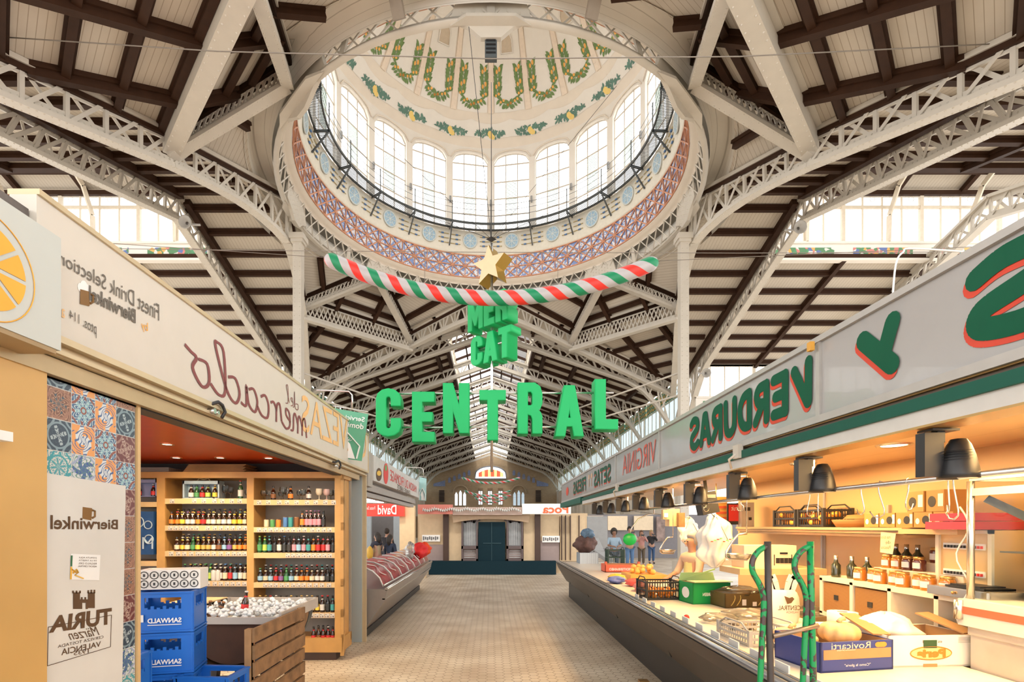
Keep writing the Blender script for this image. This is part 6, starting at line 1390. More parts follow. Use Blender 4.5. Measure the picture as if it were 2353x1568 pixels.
    g.build('eye', BLACK, t); g = MB(); g.ball(S((0, -.115, 1.585)), .016 * s, 6, 0, (1, 1.2, 1.4)); g.build('nose', sk, t) ; g = MB(); g.box(S((0, -.108, 1.548)), (.04 * s, .01, .01)); g.build('mouth', cmat((.35, .1, .08)), t)
    if pose == 'photo': g = MB(); g.box(S((0, -.30, 1.52)), (.15 * s, .012, .08 * s)); tag(g.build('phone', BLACK, None, (x, y, 0), (0, 0, rz)), 'dark phone raised by the ' + ' '.join(label.split()[:6]), 'phone')
    return t
def PXY(px, py, Y): p = R(px, py, Y); return p.x, p.y
HB = mat('brown_hair', (.12, .06, .03), .7); HG = mat('grey_hair', (.35, .33, .32), .7)
person('person with dark curly hair in a blue patterned blouse behind the counter end', *PXY(1411, 0, 19), 0, 1.72, (.22, .30, .38), (.06, .07, .1), pose='hold', sleeves=False, sk=mat('deep_skin', (.22, .11, .07), .6), curly=True)
person('person with raised phone behind the green scale pan', *PXY(1447, 0, 22), radians(8), 1.80, (.45, .36, .3), (.1, .2, .38), pose='photo')
person('person in a pink patterned top beyond the green scale pan', *PXY(1474, 0, 24), radians(-5), 1.62, (.5, .25, .22), (.12, .09, .06), pose='photo', hair=HB, longhair=True)
person('person in a black sweater and blue jeans photographing with raised arms', *PXY(1497, 0, 25.5), 0, 1.62, (.02, .02, .025), (.04, .09, .2), pose='photo', hair=mat('blond_hair', (.4, .26, .12), .7), longhair=True)
person('person in a pale yellow vest and beige shirt behind the hanging bags', 3.12, 7.95, radians(-75), 1.74, (.62, .58, .25), (.05, .04, .04), pose='work', vest=(.5, .38, .3), hair=HG)
person('person with dark hair in a black coat seen from behind in the far shop', *PXY(889, 0, 18.8), radians(170), 1.74, (.02, .02, .03), (.03, .03, .04), coat=True)
person('person in navy quilted coat standing near the yellow bag', *PXY(897, 0, 17.0), radians(150), 1.55, (.02, .03, .06), (.02, .02, .03), coat=True, longhair=True)
person('person in a black top and beige waistcoat reaching toward the coats', *PXY(866, 0, 16.9), radians(-120), 1.62, (.42, .32, .2), (.5, .46, .42), pose='work', vest=(.03, .03, .05), longhair=True)
o = blob('yellow_bag', (PXY(850, 0, 16.7)[0], 16.7, 1.0), .14, mat('mustard_bag', (.65, .38, .05), .6), (.8, .8, 1.6), .1, 4); tag(o, 'mustard backpack beside the person in the beige waistcoat', 'bag')
# =============== RIGHT: vegetable stall ===============
XS = 2.25
def rp(px, py, X=2.24): return PX(px, py, X)
def rside(a, X=2.235): return [PX(a[i], a[i + 1], X) for i in range(0, 8, 2)]
SW = mat('grey_white_sign', (.37, .36, .355), .22, var=.02, coat=.3)
zlo, zhi = EYE + .332 * XS, EYE + .5786 * 2.17
GRT = mat('sign_green', (.0, .085, .04), .5, spec=.2); RDT = mat('sign_red_shadow', (.60, .04, .01), .4)
FS = []
for lab, y0, y1 in (('glossy fascia panel nearest the camera with a big green S and Y', 1.5, 3.49), ('fascia panel with the mirrored green word VERDURAS', 3.52, 6.8), ('fascia panel with the thin red mirrored word VIRGINIA', 6.84, 9.2), ('farthest fascia panel with SETAS, mushrooms and FRESAS', 9.24, 16.3)):
    t = thing('sign_board', lab, 'sign', group=None); g = MB(); g.prism([(y0, 0), (y1, 0), (y1, 1), (y0, 1)], (XS, 0, zlo), (0, 1, 0), (-.0, 0, zhi - zlo), (.05, 0, 0)); g.build('panel', SW, t)
    g = MB(); g.bx((XS - .022, y0 - .03, zlo - .045), (XS + .06, y1, zlo + .004)); g.bx((XS - .024, y0 - .03, zhi - .004), (XS + .06, y1, zhi + .035)); g.bx((XS - .018, y0 - .03, zlo), (XS + .04, y0 + .012, zhi))
    g.build('edge_trim', ALU, t); FS.append(t)
XQ2 = XS - .006
def rtext(s, q, m, par, bold=0, sh=None):
    Q = [PX(q[i], q[i + 1], XQ2) for i in range(0, 8, 2)]
    if sh: text4(s, [p + Vector((.003, -.0 + sh * .6, -sh)) for p in Q], RDT, par, bold=bold)
    text4(s, [p - Vector((.002, 0, 0)) for p in Q], m, par, bold=bold)
def pxf(y, f):  # pixel-free placement: fraction of the fascia height
    return Vector((XQ2, y, zlo + (zhi - zlo) * f))
def rword(s, ya, yb, f0, f1, m, par, bold, sh=0):
    Q = [pxf(ya, f0), pxf(yb, f0), pxf(yb, f1), pxf(ya, f1)]
    if sh: text4(s, [p + Vector((.003, sh * .7, -sh)) for p in Q], RDT, par, bold=bold)
    text4(s, [p - Vector((.003, 0, 0)) for p in Q], m, par, bold=bold)
LS = {'V': [[(.16, .95), (.18, .1)], [(.86, .88), (.2, .08)]], 'E': [[(.2, .93), (.2, .07)], [(.2, .92), (.85, .92)], [(.2, .5), (.75, .5)], [(.2, .08), (.85, .08)]], 'R': [[(.15, .93), (.15, .06)], [(.15, .92), (.62, .9), (.78, .72), (.62, .52), (.2, .48)], [(.4, .48), (.85, .06)]],
 'D': [[(.15, .93), (.15, .07)], [(.15, .93), (.55, .88), (.82, .62), (.78, .28), (.5, .08), (.15, .07)]], 'U': [[(.12, .94), (.13, .3), (.32, .08), (.65, .08), (.82, .3), (.85, .94)]], 'A': [[(.08, .06), (.42, .93), (.58, .93), (.9, .06)], [(.24, .34), (.74, .34)]],
 'S': [[(.85, .84), (.6, .95), (.22, .88), (.17, .66), (.45, .52), (.8, .38), (.8, .15), (.45, .05), (.12, .15)]], 'F': [[(.2, .93), (.2, .07)], [(.2, .92), (.85, .92)], [(.2, .52), (.75, .52)]], 'T': [[(.08, .92), (.92, .92)], [(.5, .92), (.5, .07)]], 'Y': [[(.92, .86), (.18, .1)], [(.16, .95), (.36, .42)]]}
LI = [0]
def sword(word, ya, yb, f0, f1, par, th):
    H = (zhi - zlo) * (f1 - f0)
    for m_, dz, dx in ((RDT, -.026, -.004), (GRT, 0, -.0075)):
        g = MB(); n = len(word)
        for i, ch in enumerate(word):
            c0 = ya + (yb - ya) * (i + .06) / n; c1 = ya + (yb - ya) * (i + .94) / n
            for st in LS[ch]:
                P = [Vector((XS, c0 + (c1 - c0) * u - dz * .6, zlo + (zhi - zlo) * f0 + H * v + dz)) for u, v in (st if ch not in 'SRDU' or len(st) < 3 else [(p[0], p[1]) for p in smooth([(q[0], q[1], 0) for q in st], 4)])]
                for k, p in enumerate(P):
                    LI[0] = (LI[0] + 1) % 23; x = XS + dx - LI[0] * .00005; g.add([(x, p.y + th * cos(a), p.z + th * sin(a)) for a in [2 * pi * j / 12 for j in range(12)]], [tuple(range(12))])
                    if k: 
                        q = P[k - 1]; d = (p - q).normalized(); s_ = Vector((0, -d.z, d.y)) * th; x = XS + dx - ((LI[0] + 7) % 23) * .00005; g.add([(x, (q + s_).y, (q + s_).z), (x, (p + s_).y, (p + s_).z), (x, (p - s_).y, (p - s_).z), (x, (q - s_).y, (q - s_).z)], [(0, 1, 2, 3)])
        g.build('lettering', m_, par, fix=False)
sword('S', 1.86, 2.50, .2, .88, FS[0], .052); sword('Y', 2.80, 3.14, .25, .80, FS[0], .056)
sword('VERDURAS', 3.57, 5.8, .2, .84, FS[1], .044)
rword('VIRGINIA', 6.98, 8.75, .2, .85, mat('thin_red_lettering', (.62, .06, .02), .4), FS[2], -.005)
sword('SETAS', 9.6, 11.2, .2, .8, FS[3], .035); sword('FRESAS', 12.1, 14.0, .2, .8, FS[3], .035)
g = MB()
for y in (11.45, 11.75): g.add([pxf(y + .11 * cos(a), .62 + .2 * sin(a)) for a in [pi * i / 8 for i in range(9)]], [tuple(range(9))]); g.add([pxf(y - .03, .25), pxf(y + .03, .25), pxf(y + .03, .62), pxf(y - .03, .62)], [(0, 1, 2, 3)])
g.build('mushroom_drawing', mat('mushroom_tan', (.5, .32, .2), .6), FS[3], fix=False)
g = MB(); g.add([pxf(15.1 + .25 * cos(a), .5 + .25 * sin(a)) for a in [2 * pi * i / 9 for i in range(9)]], [tuple(range(9))]); g.build('strawberry_drawing', RDT, FS[3], fix=False)
# awning rails under the fascia
t = thing('shutter_box', 'brown and green layered rails below the vegetable stall fascia', 'shutter'); YN, YF = 1.3, 12.6
for nm, z0, z1, x0, x1, m in (('rail', .705, .74, 2.262, 2.4, mat('umber_rail', (.12, .085, .06), .4, metal=.3)), ('gold_strip', .695, .705, 2.25, 2.3, mat('brassy_strip', (.5, .32, .12), .3, metal=.6)), ('lower_rail', .655, .695, 2.27, 2.4, mat('umber_rail', (.12, .085, .06), .4, metal=.3)), ('green_awning', .60, .665, 2.22, 2.34, mat('green_canvas', (.0, .085, .055), .7)), ('white_profile', .52, .60, 2.24, 2.42, mat('satin_white', (.62, .60, .57), .4)), ('under_strip', .508, .52, 2.24, 2.42, mat('brassy_strip', (.5, .32, .12), .3, metal=.6))):
    g = MB(); g.bx((x0, YN, EYE + z0), (x1, YF, EYE + z1)); g.build(nm, m, t)
t = thing('shutter_box', 'green frilled valance under the farthest fascia panel', 'shutter'); g = MB(); g.bx((2.2, 12.62, EYE + .56), (2.4, 16.3, EYE + .70)); g.build('valance', mat('green_canvas', (.0, .085, .055), .7), t)
for y in (4.6, 9.0):
    t = thing('awning_bracket', 'small pale metal bracket clasping the awning rails %s' % ('near the start of the word VERDURAS' if y < 5 else 'by the joint of the red lettered panel'), 'bracket'); g = MB(); g.bx((2.19, y - .05, EYE + .60), (2.235, y + .05, EYE + .72)); g.tube([(2.2, y, EYE + .64), (2.17, y + .08, EYE + .6), (2.2, y + .1, EYE + .52)], .012, 6); g.build('clamp', IRON, t)
# ceiling, back wall, downlights
WARMW = mat('stall_cream_laminate', (.66, .44, .22), .35, var=.05, scale=1.5)
CE = EYE + .62
g = MB(); g.bx((2.3, 1.0, CE), (3.95, 12.6, CE + .04)); cpn = g.build('stall_soffit', stripes('cream_ceiling_boards', (.72, .52, .30), (.5, .3, .12), (1, 0, 0), .42, .02, .3), None); tag(cpn, 'cream panelled ceiling of the vegetable stall', 'ceiling panel')
g = MB(); g.bx((3.9, 1.0, 0), (3.98, 8.1, CE)); struct(g.build('wall_right_stall', WARMW)); g = MB(); g.bx((3.885, 5.98, 1.0), (3.9, 6.01, CE)); tag(g.build('wall_joint_strip', ALU), 'vertical metal joint strip on the cream back wall by the red picture', 'strip')
WL = (1, .62, .25)
for i, (y, x) in enumerate(((2.75, 3.1), (3.95, 3.1), (5.1, 3.1), (6.4, 3.1), (7.8, 3.1), (9.4, 3.1))):
    t = thing('downlight', 'round recessed downlight in the cream ceiling, %s from the near end' % ORD[i], 'lamp', group=None); g = MB(); g.lathe([(.085, -.003), (.11, -.012), (.12, -.001)], 22, (x, y, CE)); g.build('trim_ring', STEEL, t)
    g = MB(); g.add([Vector((x + .085 * cos(a), y + .085 * sin(a), CE - .006)) for a in [2 * pi * k / 18 for k in range(18)]], [tuple(range(18))]); g.build('lens', mat('warm_lens', (1, .8, .5), .4, emit=(1, .74, .42), es=7), t)
for y in (2.6, 5.2, 8.2): area_light('stall_ceiling_light', (3.0, y, CE - .03), .5, 72, WL, (0, 0, 0), 1.6)
# ---------- black spotlights ----------
for i in range(9):
    y = 2.71 + 1.1 * i; x = 2.36; zt = EYE + .505
    t = thing('track_spotlight', 'black track spotlight under the awning rail, %s from the camera' % ORD[i], 'lamp', (x, y, zt), 0, 'black track spotlights')
    g = MB(); g.bx((-.02, -.02, -.07), (.02, .02, .0)); g.bx((-.07, -.05, -.012), (.07, .05, 0)); g.build('stem', BLACK, t)
    g = MB(); g.bx((-.095, -.03, -.25), (.005, .03, -.02)); g.build('driver_box', BLACK, t)
    g = MB(); pr = [(.034, -.055), (.052, -.085), (.070, -.14), (.082, -.20), (.088, -.235), (.088, -.26), (.077, -.26), (.06, -.22), (.001, -.2)]; g.lathe([(.001, -.05)] + pr, 20, (.08, -.03, 0)); hd = g.build('lamp_head', BLACK, t)
    g = MB()
    for k in range(4): g.lathe([(.07 + .003 * k, -.12 - .014 * k), (.088, -.12 - .014 * k)], 12, (.08, -.03, 0), a0=pi * .9, a1=pi * 1.5)
    g.build('cooling_fin', DGREY, hd)
    g = MB(); g.add([(.08 + .058 * cos(a), -.03 + .058 * sin(a), -.222) for a in [2 * pi * k / 14 for k in range(14)]], [tuple(range(14))]); g.build('lens', mat('warm_lens', (1, .8, .5), .4, emit=(1, .74, .42), es=7), hd)
    if i in (0, 1, 2, 4): spot('spot_beam', (x + .08, y - .03, zt - .28), (2.9, y + .1, .9), 60, WL, 95)
# ---------- rail with hooks ----------
t = thing('hanging_rail', 'steel rail running along the stall for hanging hooks', 'rail'); XRL = 2.5; ZR = EYE + .262; g = MB(); g.tube([(XRL, 1.3, ZR), (XRL, 9.6, ZR)], .018, 10); g.build('tube', STEEL, t)
for y in (2.25, 4.0, 6.5, 9.4):
    g = MB(); g.bx((XRL - .012, y - .02, ZR), (XRL + .012, y + .02, CE)); g.build('hanger', STEEL, t)
def hook(x, y, z, L_, lab, tw=0):
    g = MB(); pts = [(0, -.02, -.01), (0, -.015, .015), (0, .01, .022), (0, .02, 0), (0, .015, -.05), (0, -.02, -L_ + .03), (0, -.02, -L_), (0, .01, -L_ - .02), (0, .05, -L_ - .015), (0, .075, -L_ + .02)]; g.tube([(p[0], p[1], p[2]) for p in pts], .004, 5); o = g.build('hook', STEEL); o.location = (x, y, z); o.rotation_euler = (0, 0, tw); tag(o, lab, 'hook', 'wire hooks on the steel rail'); return o
for i, (px, L_) in enumerate(((1858, .17), (1880, .17), (1982, .17), (2025, .19), (2085, .15), (2180, .17), (2196, .21), (1705, .1), (1620, .08))):
    hook(XRL, XRL * FPX / (px - VX), ZR + .0, L_, 'thin steel wire hook on the rail, %s along' % ORD[i], tw=radians(-60 + 25 * (i % 4)))
# ---------- counter ----------
t = thing('stall_counter', 'long steel-edged vegetable stall counter along the right of the aisle', 'counter'); C0, C1 = 1.2, 13.7
UMB = mat('umber_counter_front', (.075, .055, .042), .4, var=.15, scale=2)
g = MB(); g.prism([(1.76, .90), (1.80, .78), (2.02, .42), (2.10, .42), (2.10, .9)], (0, C0, 0), (1, 0, 0), (0, 0, 1), (0, C1 - C0, 0)); g.build('front_panel', UMB, t)
g = MB(); g.bx((2.08, C0, 0), (2.2, C1, .42)); g.build('kick', BLACK, t)
g = MB()
for x, z, r in ((1.775, .935, .028), (1.83, .955, .014), (1.87, .935, .012), (1.92, .93, .01)): g.tube([(x, C0, z), (x, C1, z)], r, 8)
g.bx((1.78, C0, .895), (1.98, C1, .92)); g.build('rail', mat('blue_grey_steel', (.36, .38, .40), .25, metal=.7), t)
g = MB(); g.bx((1.95, C0, .84), (3.25, C1, .93)); g.build('counter_top', mat('white_counter_top', (.78, .70, .60), .35), t)
g = MB(); g.bx((3.15, C0, 0), (3.25, C1, .84)); g.build('rear_panel', UMB, t)
for k in range(5): y = 3.3 + k * 2.4; g = MB(); g.beam((1.83, y, .86), (2.0, y, .44), .01, .03, (0, 1, 0)); g.build('joint', BLACK, t)
g = MB(); g.prism([(1.76, .9), (1.8, .78), (2.02, .42), (3.2, .42), (3.2, .93), (1.76, .93)], (0, C1, 0), (1, 0, 0), (0, 0, 1), (0, .12, 0)); g.build('end_cap', mat('blue_grey_steel', (.36, .38, .40), .25, metal=.7), t)
for i in range(12):
    g = MB(); y = 3.0 + i * .34; g.bx((1.935, y, .93), (1.945, y + .16, .985)); g.build('price_tag', PAPER, t)
# ---------- boxes ----------
def open_box(lab, c, sz, rz, m_out, m_in, name='cardboard_box', th=.012, cut=None, cat='box', lid=None):
    t = thing(name, lab, cat, c, rz); w, d, h = sz; g = MB(); g.bx((-w / 2, -d / 2, 0), (w / 2, d / 2, th)); hf = cut or h
    g.bx((-w / 2, -d / 2, 0), (w / 2, -d / 2 + th, h)); g.bx((-w / 2, d / 2 - th, 0), (w / 2, d / 2, h)); g.bx((-w / 2, -d / 2, 0), (-w / 2 + th, d / 2, h)); g.bx((w / 2 - th, -d / 2, 0), (w / 2, d / 2, h)); g.build('carton', m_out, t)
    g = MB(); e = .001
    g.bx((-w / 2 + th, -d / 2 + th, th), (w / 2 - th, -d / 2 + th + e, h - .003)); g.bx((-w / 2 + th, d / 2 - th - e, th), (w / 2 - th, d / 2 - th, h - .003)); g.bx((-w / 2 + th, -d / 2 + th, th), (-w / 2 + th + e, d / 2 - th, h - .003)); g.bx((w / 2 - th - e, -d / 2 + th, th), (w / 2 - th, d / 2 - th, h - .003)); g.build('lining', m_in, t)
    return t
def lt4(t, s, x0, z0, x1, z1, y, m, bold=0, it=0, mirror=True):
    a, b = (x1, x0) if mirror else (x0, x1)
    vs, fs = TG.setdefault((s, bold), None) or TG.__setitem__((s, bold), text_geo(s, bold)) or TG[(s, bold)]
    g = MB(); g.add([(a + (b - a) * (u * (1 - it) + it * v), y, z0 + (z1 - z0) * v) for u, v in vs], fs); return g.build('lettering', m, t, fix=False)
ZT = .93
# pale box with oval logo
t = open_box('white carton with a red and yellow oval logo at the counter edge', (3.02, 3.72, ZT), (.66, .40, .215), radians(4), WHCARD, CARD)
g = MB(); g.add([(-.02 + .15 * cos(a), -.203, .095 + .045 * sin(a)) for a in [2 * pi * i / 28 for i in range(28)]], [tuple(range(28))], 0); g.tube([(-.02 + .15 * cos(a), -.203, .095 + .045 * sin(a)) for a in [2 * pi * i / 28 for i in range(28)]], .004, 4, 1, closed=True); g.build('oval_logo', [mat('logo_cream', (.85, .62, .28), .5), mat('logo_orange_red', (.75, .2, .03), .5)], t, fix=False)
lt4(t, 'Peris', -.125, .065, .085, .125, -.206, mat('logo_orange_red', (.75, .2, .03), .5), bold=.06); lt4(t, 'es calidad', -.08, .165, .06, .185, -.203, TEXTB)
g = MB(); g.bx((-.075, -.206, .13), (.02, -.2035, .185)); g.build('dark_sticker', mat('sticker_dark_green', (.03, .08, .03), .5), t)
g = MB(); g.bx((-.075, -.204, 0), (.025, -.2, .022)); g.build('hand_slot', CARD, t)
g = MB()
for i in range(4): g.bx((.18, -.2035, .165 + i * .01), (.30 - .02 * (i % 2), -.2025, .168 + i * .01))
g.build('small_print', mat('faded_print', (.4, .35, .3), .6), t)
for s in (-1, 1): g = MB(); g.beam((s * .33, -.15, .215), (s * .30, .2, .30), .01, .12, (1, 0, 0)); g.build('flap', CARD, t)
# blue pumpkin box
BLP = mat('navy_carton', (.03, .05, .22), .5)
t = open_box('navy carton of pumpkins beside the white carton', (2.40, 3.62, ZT), (.56, .42, .20), radians(10), BLP, CARD)
g = MB(); g.bx((-.26, -.213, .085), (.26, -.208, .15)); g.build('opening', CARD, t)
lt4(t, 'Rovicarti', -.20, .152, .10, .195, -.2115, mat('gold_print', (.75, .62, .4), .5), bold=.0, it=.0); lt4(t, '"Como la gloria"', -.1, .03, .1, .052, -.2115, PAPER); lt4(t, 'Cosecha propia', -.16, .140, -.02, .150, -.2135, PAPER)
g = MB(); 
for k in (-1, 0, 1): g.add([(.18 + k * .02 + .026 * cos(a), -.2125 - .0003 * (2 - abs(k)), .172 + .018 * sin(a)) for a in [2 * pi * i / 14 for i in range(14)]], [tuple(range(14))])
g.build('pumpkin_drawing', mat('drawing_orange', (.8, .28, .05), .5), t, fix=False)
def pumpkin(x, y, z, r, col, lab, sq=.62):
    t = thing('pumpkin', lab, 'pumpkin', (x, y, z)); g = MB(); n = 36; rows = 12; vs = []
    for i in range(rows + 1):
        th = pi * i / rows
        for j in range(n):
            a = 2 * pi * j / n; k = 1 + .16 * abs(cos(4.5 * a)) ** .6 - .13; rr_ = r * k * sin(th) ** .8; zz = r * sq * (1 - cos(th)); 
            if th > pi * .7: zz -= r * .1 * (th - pi * .7)
            vs.append((rr_ * cos(a), rr_ * sin(a), zz))
    g.add(vs, [(i * n + j, i * n + (j + 1) % n, (i + 1) * n + (j + 1) % n, (i + 1) * n + j) for i in range(rows) for j in range(n)], 0, True); g.build('flesh', mat('pumpkin_' + col[0], col[1], .5, var=.15), t)
    g = MB(); g.tube([(0, 0, r * sq * 1.85), (.01, 0, r * sq * 2.1), (.04, 0, r * sq * 2.2)], [.02, .014, .018], 7); g.build('stem', BEECH_L, t)
pumpkin(2.48, 3.66, 1.06, .13, ('tan', (.80, .50, .22)), 'large ribbed tan pumpkin heaped on the navy carton'); pumpkin(2.26, 3.62, .95, .11, ('cream', (.75, .58, .32)), 'cream pumpkin low in the navy carton, slot side'); pumpkin(2.55, 3.52, .95, .08, ('pale', (.78, .62, .35)), 'small pale pumpkin seen through the carton slot'); pumpkin(2.33, 4.0, .95, .13, ('peach', (.82, .52, .28)), 'peach pumpkin behind the navy carton')
# plastic bag with squash in the white carton, paper roll
o = blob('plastic_bag', (2.90, 3.78, 1.13), .17, PLW, (1.2, .9, .75), .3, 8, n=30); tag(o, 'bulging white plastic bag lying over the white carton', 'bag'); pumpkin(2.78, 4.1, ZT, .11, ('ivory', (.8, .7, .45)), 'ivory squash behind the plastic bag')
t = thing('paper_roll', 'thick white paper roll lying behind the plastic bag', 'paper roll', (2.93, 4.28, 1.07)); g = MB(); g.lathe([(.035, 0), (.11, 0), (.11, .11), (.035, .11), (.035, 0)], 26); g.build('roll', PAPER, t); g = MB(); g.lathe([(.03, 0), (.036, 0), (.036, .111), (.03, .111)], 16); g.build('core', CARD, t)
g = MB(); g.bx((2.75, 4.1, ZT), (3.12, 4.45, 1.065)); tag(g.build('low_carton', WHCARD), 'low white carton under the paper roll', 'box')
# kiwi box, banana box, black crates
GRN = mat('kiwi_box_green', (.0, .25, .06), .5); t = open_box('green kiwi carton with open lid behind the black crate', (2.70, 6.5, ZT), (.50, .34, .26), radians(8), GRN, CARD)
g = MB(); g.beam((-.25, -.12, .275), (.25, -.12, .275), .2, .008); g.beam((-.24, .17, .26), (.25, .17, .40), .01, .02); g.prism([(-.25, .26), (.25, .26), (.22, .36), (-.22, .36)], (0, .17, 0), (1, 0, 0), (0, 0, 1), (0, .01, 0)); g.build('flap', mat('pale_green_flap', (.35, .55, .25), .5), t)
g = MB()
for cx, cz, r_ in ((.05, .07, .06), (.16, .17, .035)): g.add([(cx + r_ * cos(a), -.172, cz + r_ * .7 * sin(a)) for a in [2 * pi * i / 20 for i in range(20)]], [tuple(range(20))], 0); g.add([(cx + r_ * .75 * cos(a), -.1725, cz + r_ * .5 * sin(a)) for a in [2 * pi * i / 20 for i in range(20)]], [tuple(range(20))], 1)
g.add([(-.252, .09 * cos(a), .13 + .07 * sin(a)) for a in [2 * pi * i / 16 for i in range(16)]], [tuple(range(16))], 2)
g.build('kiwi_drawing', [mat('kiwi_cream', (.7, .68, .4), .5), mat('kiwi_green', (.3, .45, .08), .5), PAPER], t, fix=False); lt4(t, 'GREEN', -.12, .10, .0, .14, -.1725, PAPER, bold=.02)
t = open_box('dark brown banana carton covered in clear film', (2.98, 6.2, ZT), (.52, .34, .17), radians(6), mat('banana_box_brown', (.10, .065, .02), .5), CARD)
g = MB()
for cx in (-.19, -.12, .15): g.path([(cx + .05 * sin(a), -.173, .03 + .12 * a / 2) for a in (0, .5, 1, 1.5, 2)], .003, .018, (0, 1, 0))
g.build('banana_drawing', mat('banana_yellow', (.75, .55, .15), .5), t); g = MB(); g.bx((-.05, -.174, .03), (.0, -.172, .1)); g.bx((.08, -.174, .02), (.13, -.172, .07)); g.build('paper_sticker', PAPER, t)
o = blob('clear_film', (2.98, 6.2, ZT + .17), .18, PLAS, (1.3, .85, .4), .35, 12); tag(o, 'clear film bulging over the banana carton', 'film')
def black_crate(lab, c, sz, rz, mt=BLACK, nm='plastic_crate'):
    t = thing(nm, lab, 'crate', c, rz); w, d, h = sz; g = MB(); g.bx((-w / 2, -d / 2, 0), (w / 2, d / 2, .01)); b_w = .008
    for s in (-1, 1):
        for z in (.015, h * .5, h - .012): g.bx((-w / 2, s * d / 2 - b_w, z - .01), (w / 2, s * d / 2 + b_w, z + .01)); g.bx((s * w / 2 - b_w, -d / 2, z - .01), (s * w / 2 + b_w, d / 2, z + .01))
        n = int(w / .035)
        for i in range(n + 1): x = -w / 2 + w * i / n; g.bx((x - .004, s * d / 2 - .004, 0), (x + .004, s * d / 2 + .004, h))
        n = int(d / .035)
        for i in range(n + 1): y = -d / 2 + d * i / n; g.bx((s * w / 2 - .004, y - .004, 0), (s * w / 2 + .004, y + .004, h))
        for q in (-1, 1): g.bx((s * w / 2 - .015, q * d / 2 - .015, 0), (s * w / 2 + .015, q * d / 2 + .015, h + .01))
    g.build('lattice_body', mt, t); g = MB()
    for s in (-1, 1): g.tube([(s * w / 2, -d / 2 + .03, h), (s * w / 2, -d / 4, h + .05), (s * w / 2, d / 4, h + .05), (s * w / 2, d / 2 - .03, h)], .008, 5)
    g.build('handle', mt, t); return t
OR = mat('tangerine_peel', (.85, .30, .03), .45, var=.1); OG = mat('ripe_orange_peel', (.80, .42, .10), .45, var=.15)
def fruits(n, box, r, m, cat, lab, grp, seed=1, leaf_=False):
    rn = random.Random(seed); x0, x1, y0, y1, z = box; g = MB(); g.ball((0, 0, 0), r, 12, 0, (1, 1, .9)); o = g.build(cat, m); me = o.data; bpy.data.objects.remove(o); pl = []
    tries = 0
    while len(pl) < n and tries < 4000:
        tries += 1; x, y = x0 + (x1 - x0) * rn.random(), y0 + (y1 - y0) * rn.random(); zz = z + r * .9
        for p in pl:
            d2 = (p[0] - x) ** 2 + (p[1] - y) ** 2
            if d2 < (1.9 * r) ** 2: zz = max(zz, p[2] + sqrt((1.9 * r) ** 2 - d2))
        if zz < z + r * 3.4: pl.append((x, y, zz)); o = obj(cat, me, None, (x, y, zz), (rn.random(), rn.random(), 0)); tag(o, lab, cat.replace('_', ' '), grp)
black_crate('black ventilated crate of tangerines on the counter before the kiwi carton', (2.24, 6.85, ZT), (.46, .34, .24), radians(4)); fruits(34, (2.07, 2.42, 6.74, 6.98, ZT + .012), .032, OR, 'tangerine', 'tangerine loose inside the black ventilated crate', 'tangerines in the black crate', 4)
fruits(14, (2.58, 3.0, 9.1, 9.5, ZT + .1), .05, OG, 'orange', 'pale orange heaped in the cluster behind the black crate', 'heap of pale oranges', 6)
g = MB(); g.bx((2.45, 9.0, ZT), (3.1, 9.65, ZT + .1)); tag(g.build('fruit_tray', mat('orange_tray', (.7, .35, .08), .5)), 'orange tray holding the heap of pale oranges', 'tray')
g = MB()
for i, (c_, x, y) in enumerate((((.75, .5, .05), 2.2, 9.0), ((.7, .1, .08), 2.3, 8.2), ((.15, .2, .5), 2.1, 8.6), ((.8, .25, .2), 2.25, 7.6))): 
    o = blob('produce_bag', (x, y, ZT + .06), .12, cmat(c_, .4, 'bag'), (1.2, 1.4, .5), .3, 20 + i); tag(o, ('yellow', 'red', 'blue', 'coral')[i] + ' packet of produce lying along the counter edge', 'packet')
t = open_box('red fruit carton with white lettering at the far end of the counter', (2.72, 10.8, ZT), (.72, .4, .16), radians(0), mat('tomato_red_carton', (.75, .12, .06), .5), CARD); lt4(t, 'SweetHarvest'.replace('SweetHarvest', 'MEDITERRANEO'), -.28, .04, .2, .09, -.203, PAPER, bold=.02); 
for s in (-1, 1): g = MB(); g.bx((s * .34 - .02, -.2, .16), (s * .34 + .02, -.12, .22)); g.build('corner_lug', mat('tomato_red_carton', (.75, .12, .06), .5), t)
black_crate('tall stack of black folding crates beside the curly-haired person', (3.04, 12.6, ZT), (.38, .3, .38), 0, mat('dark_green_crate', (.02, .05, .03), .5)); 
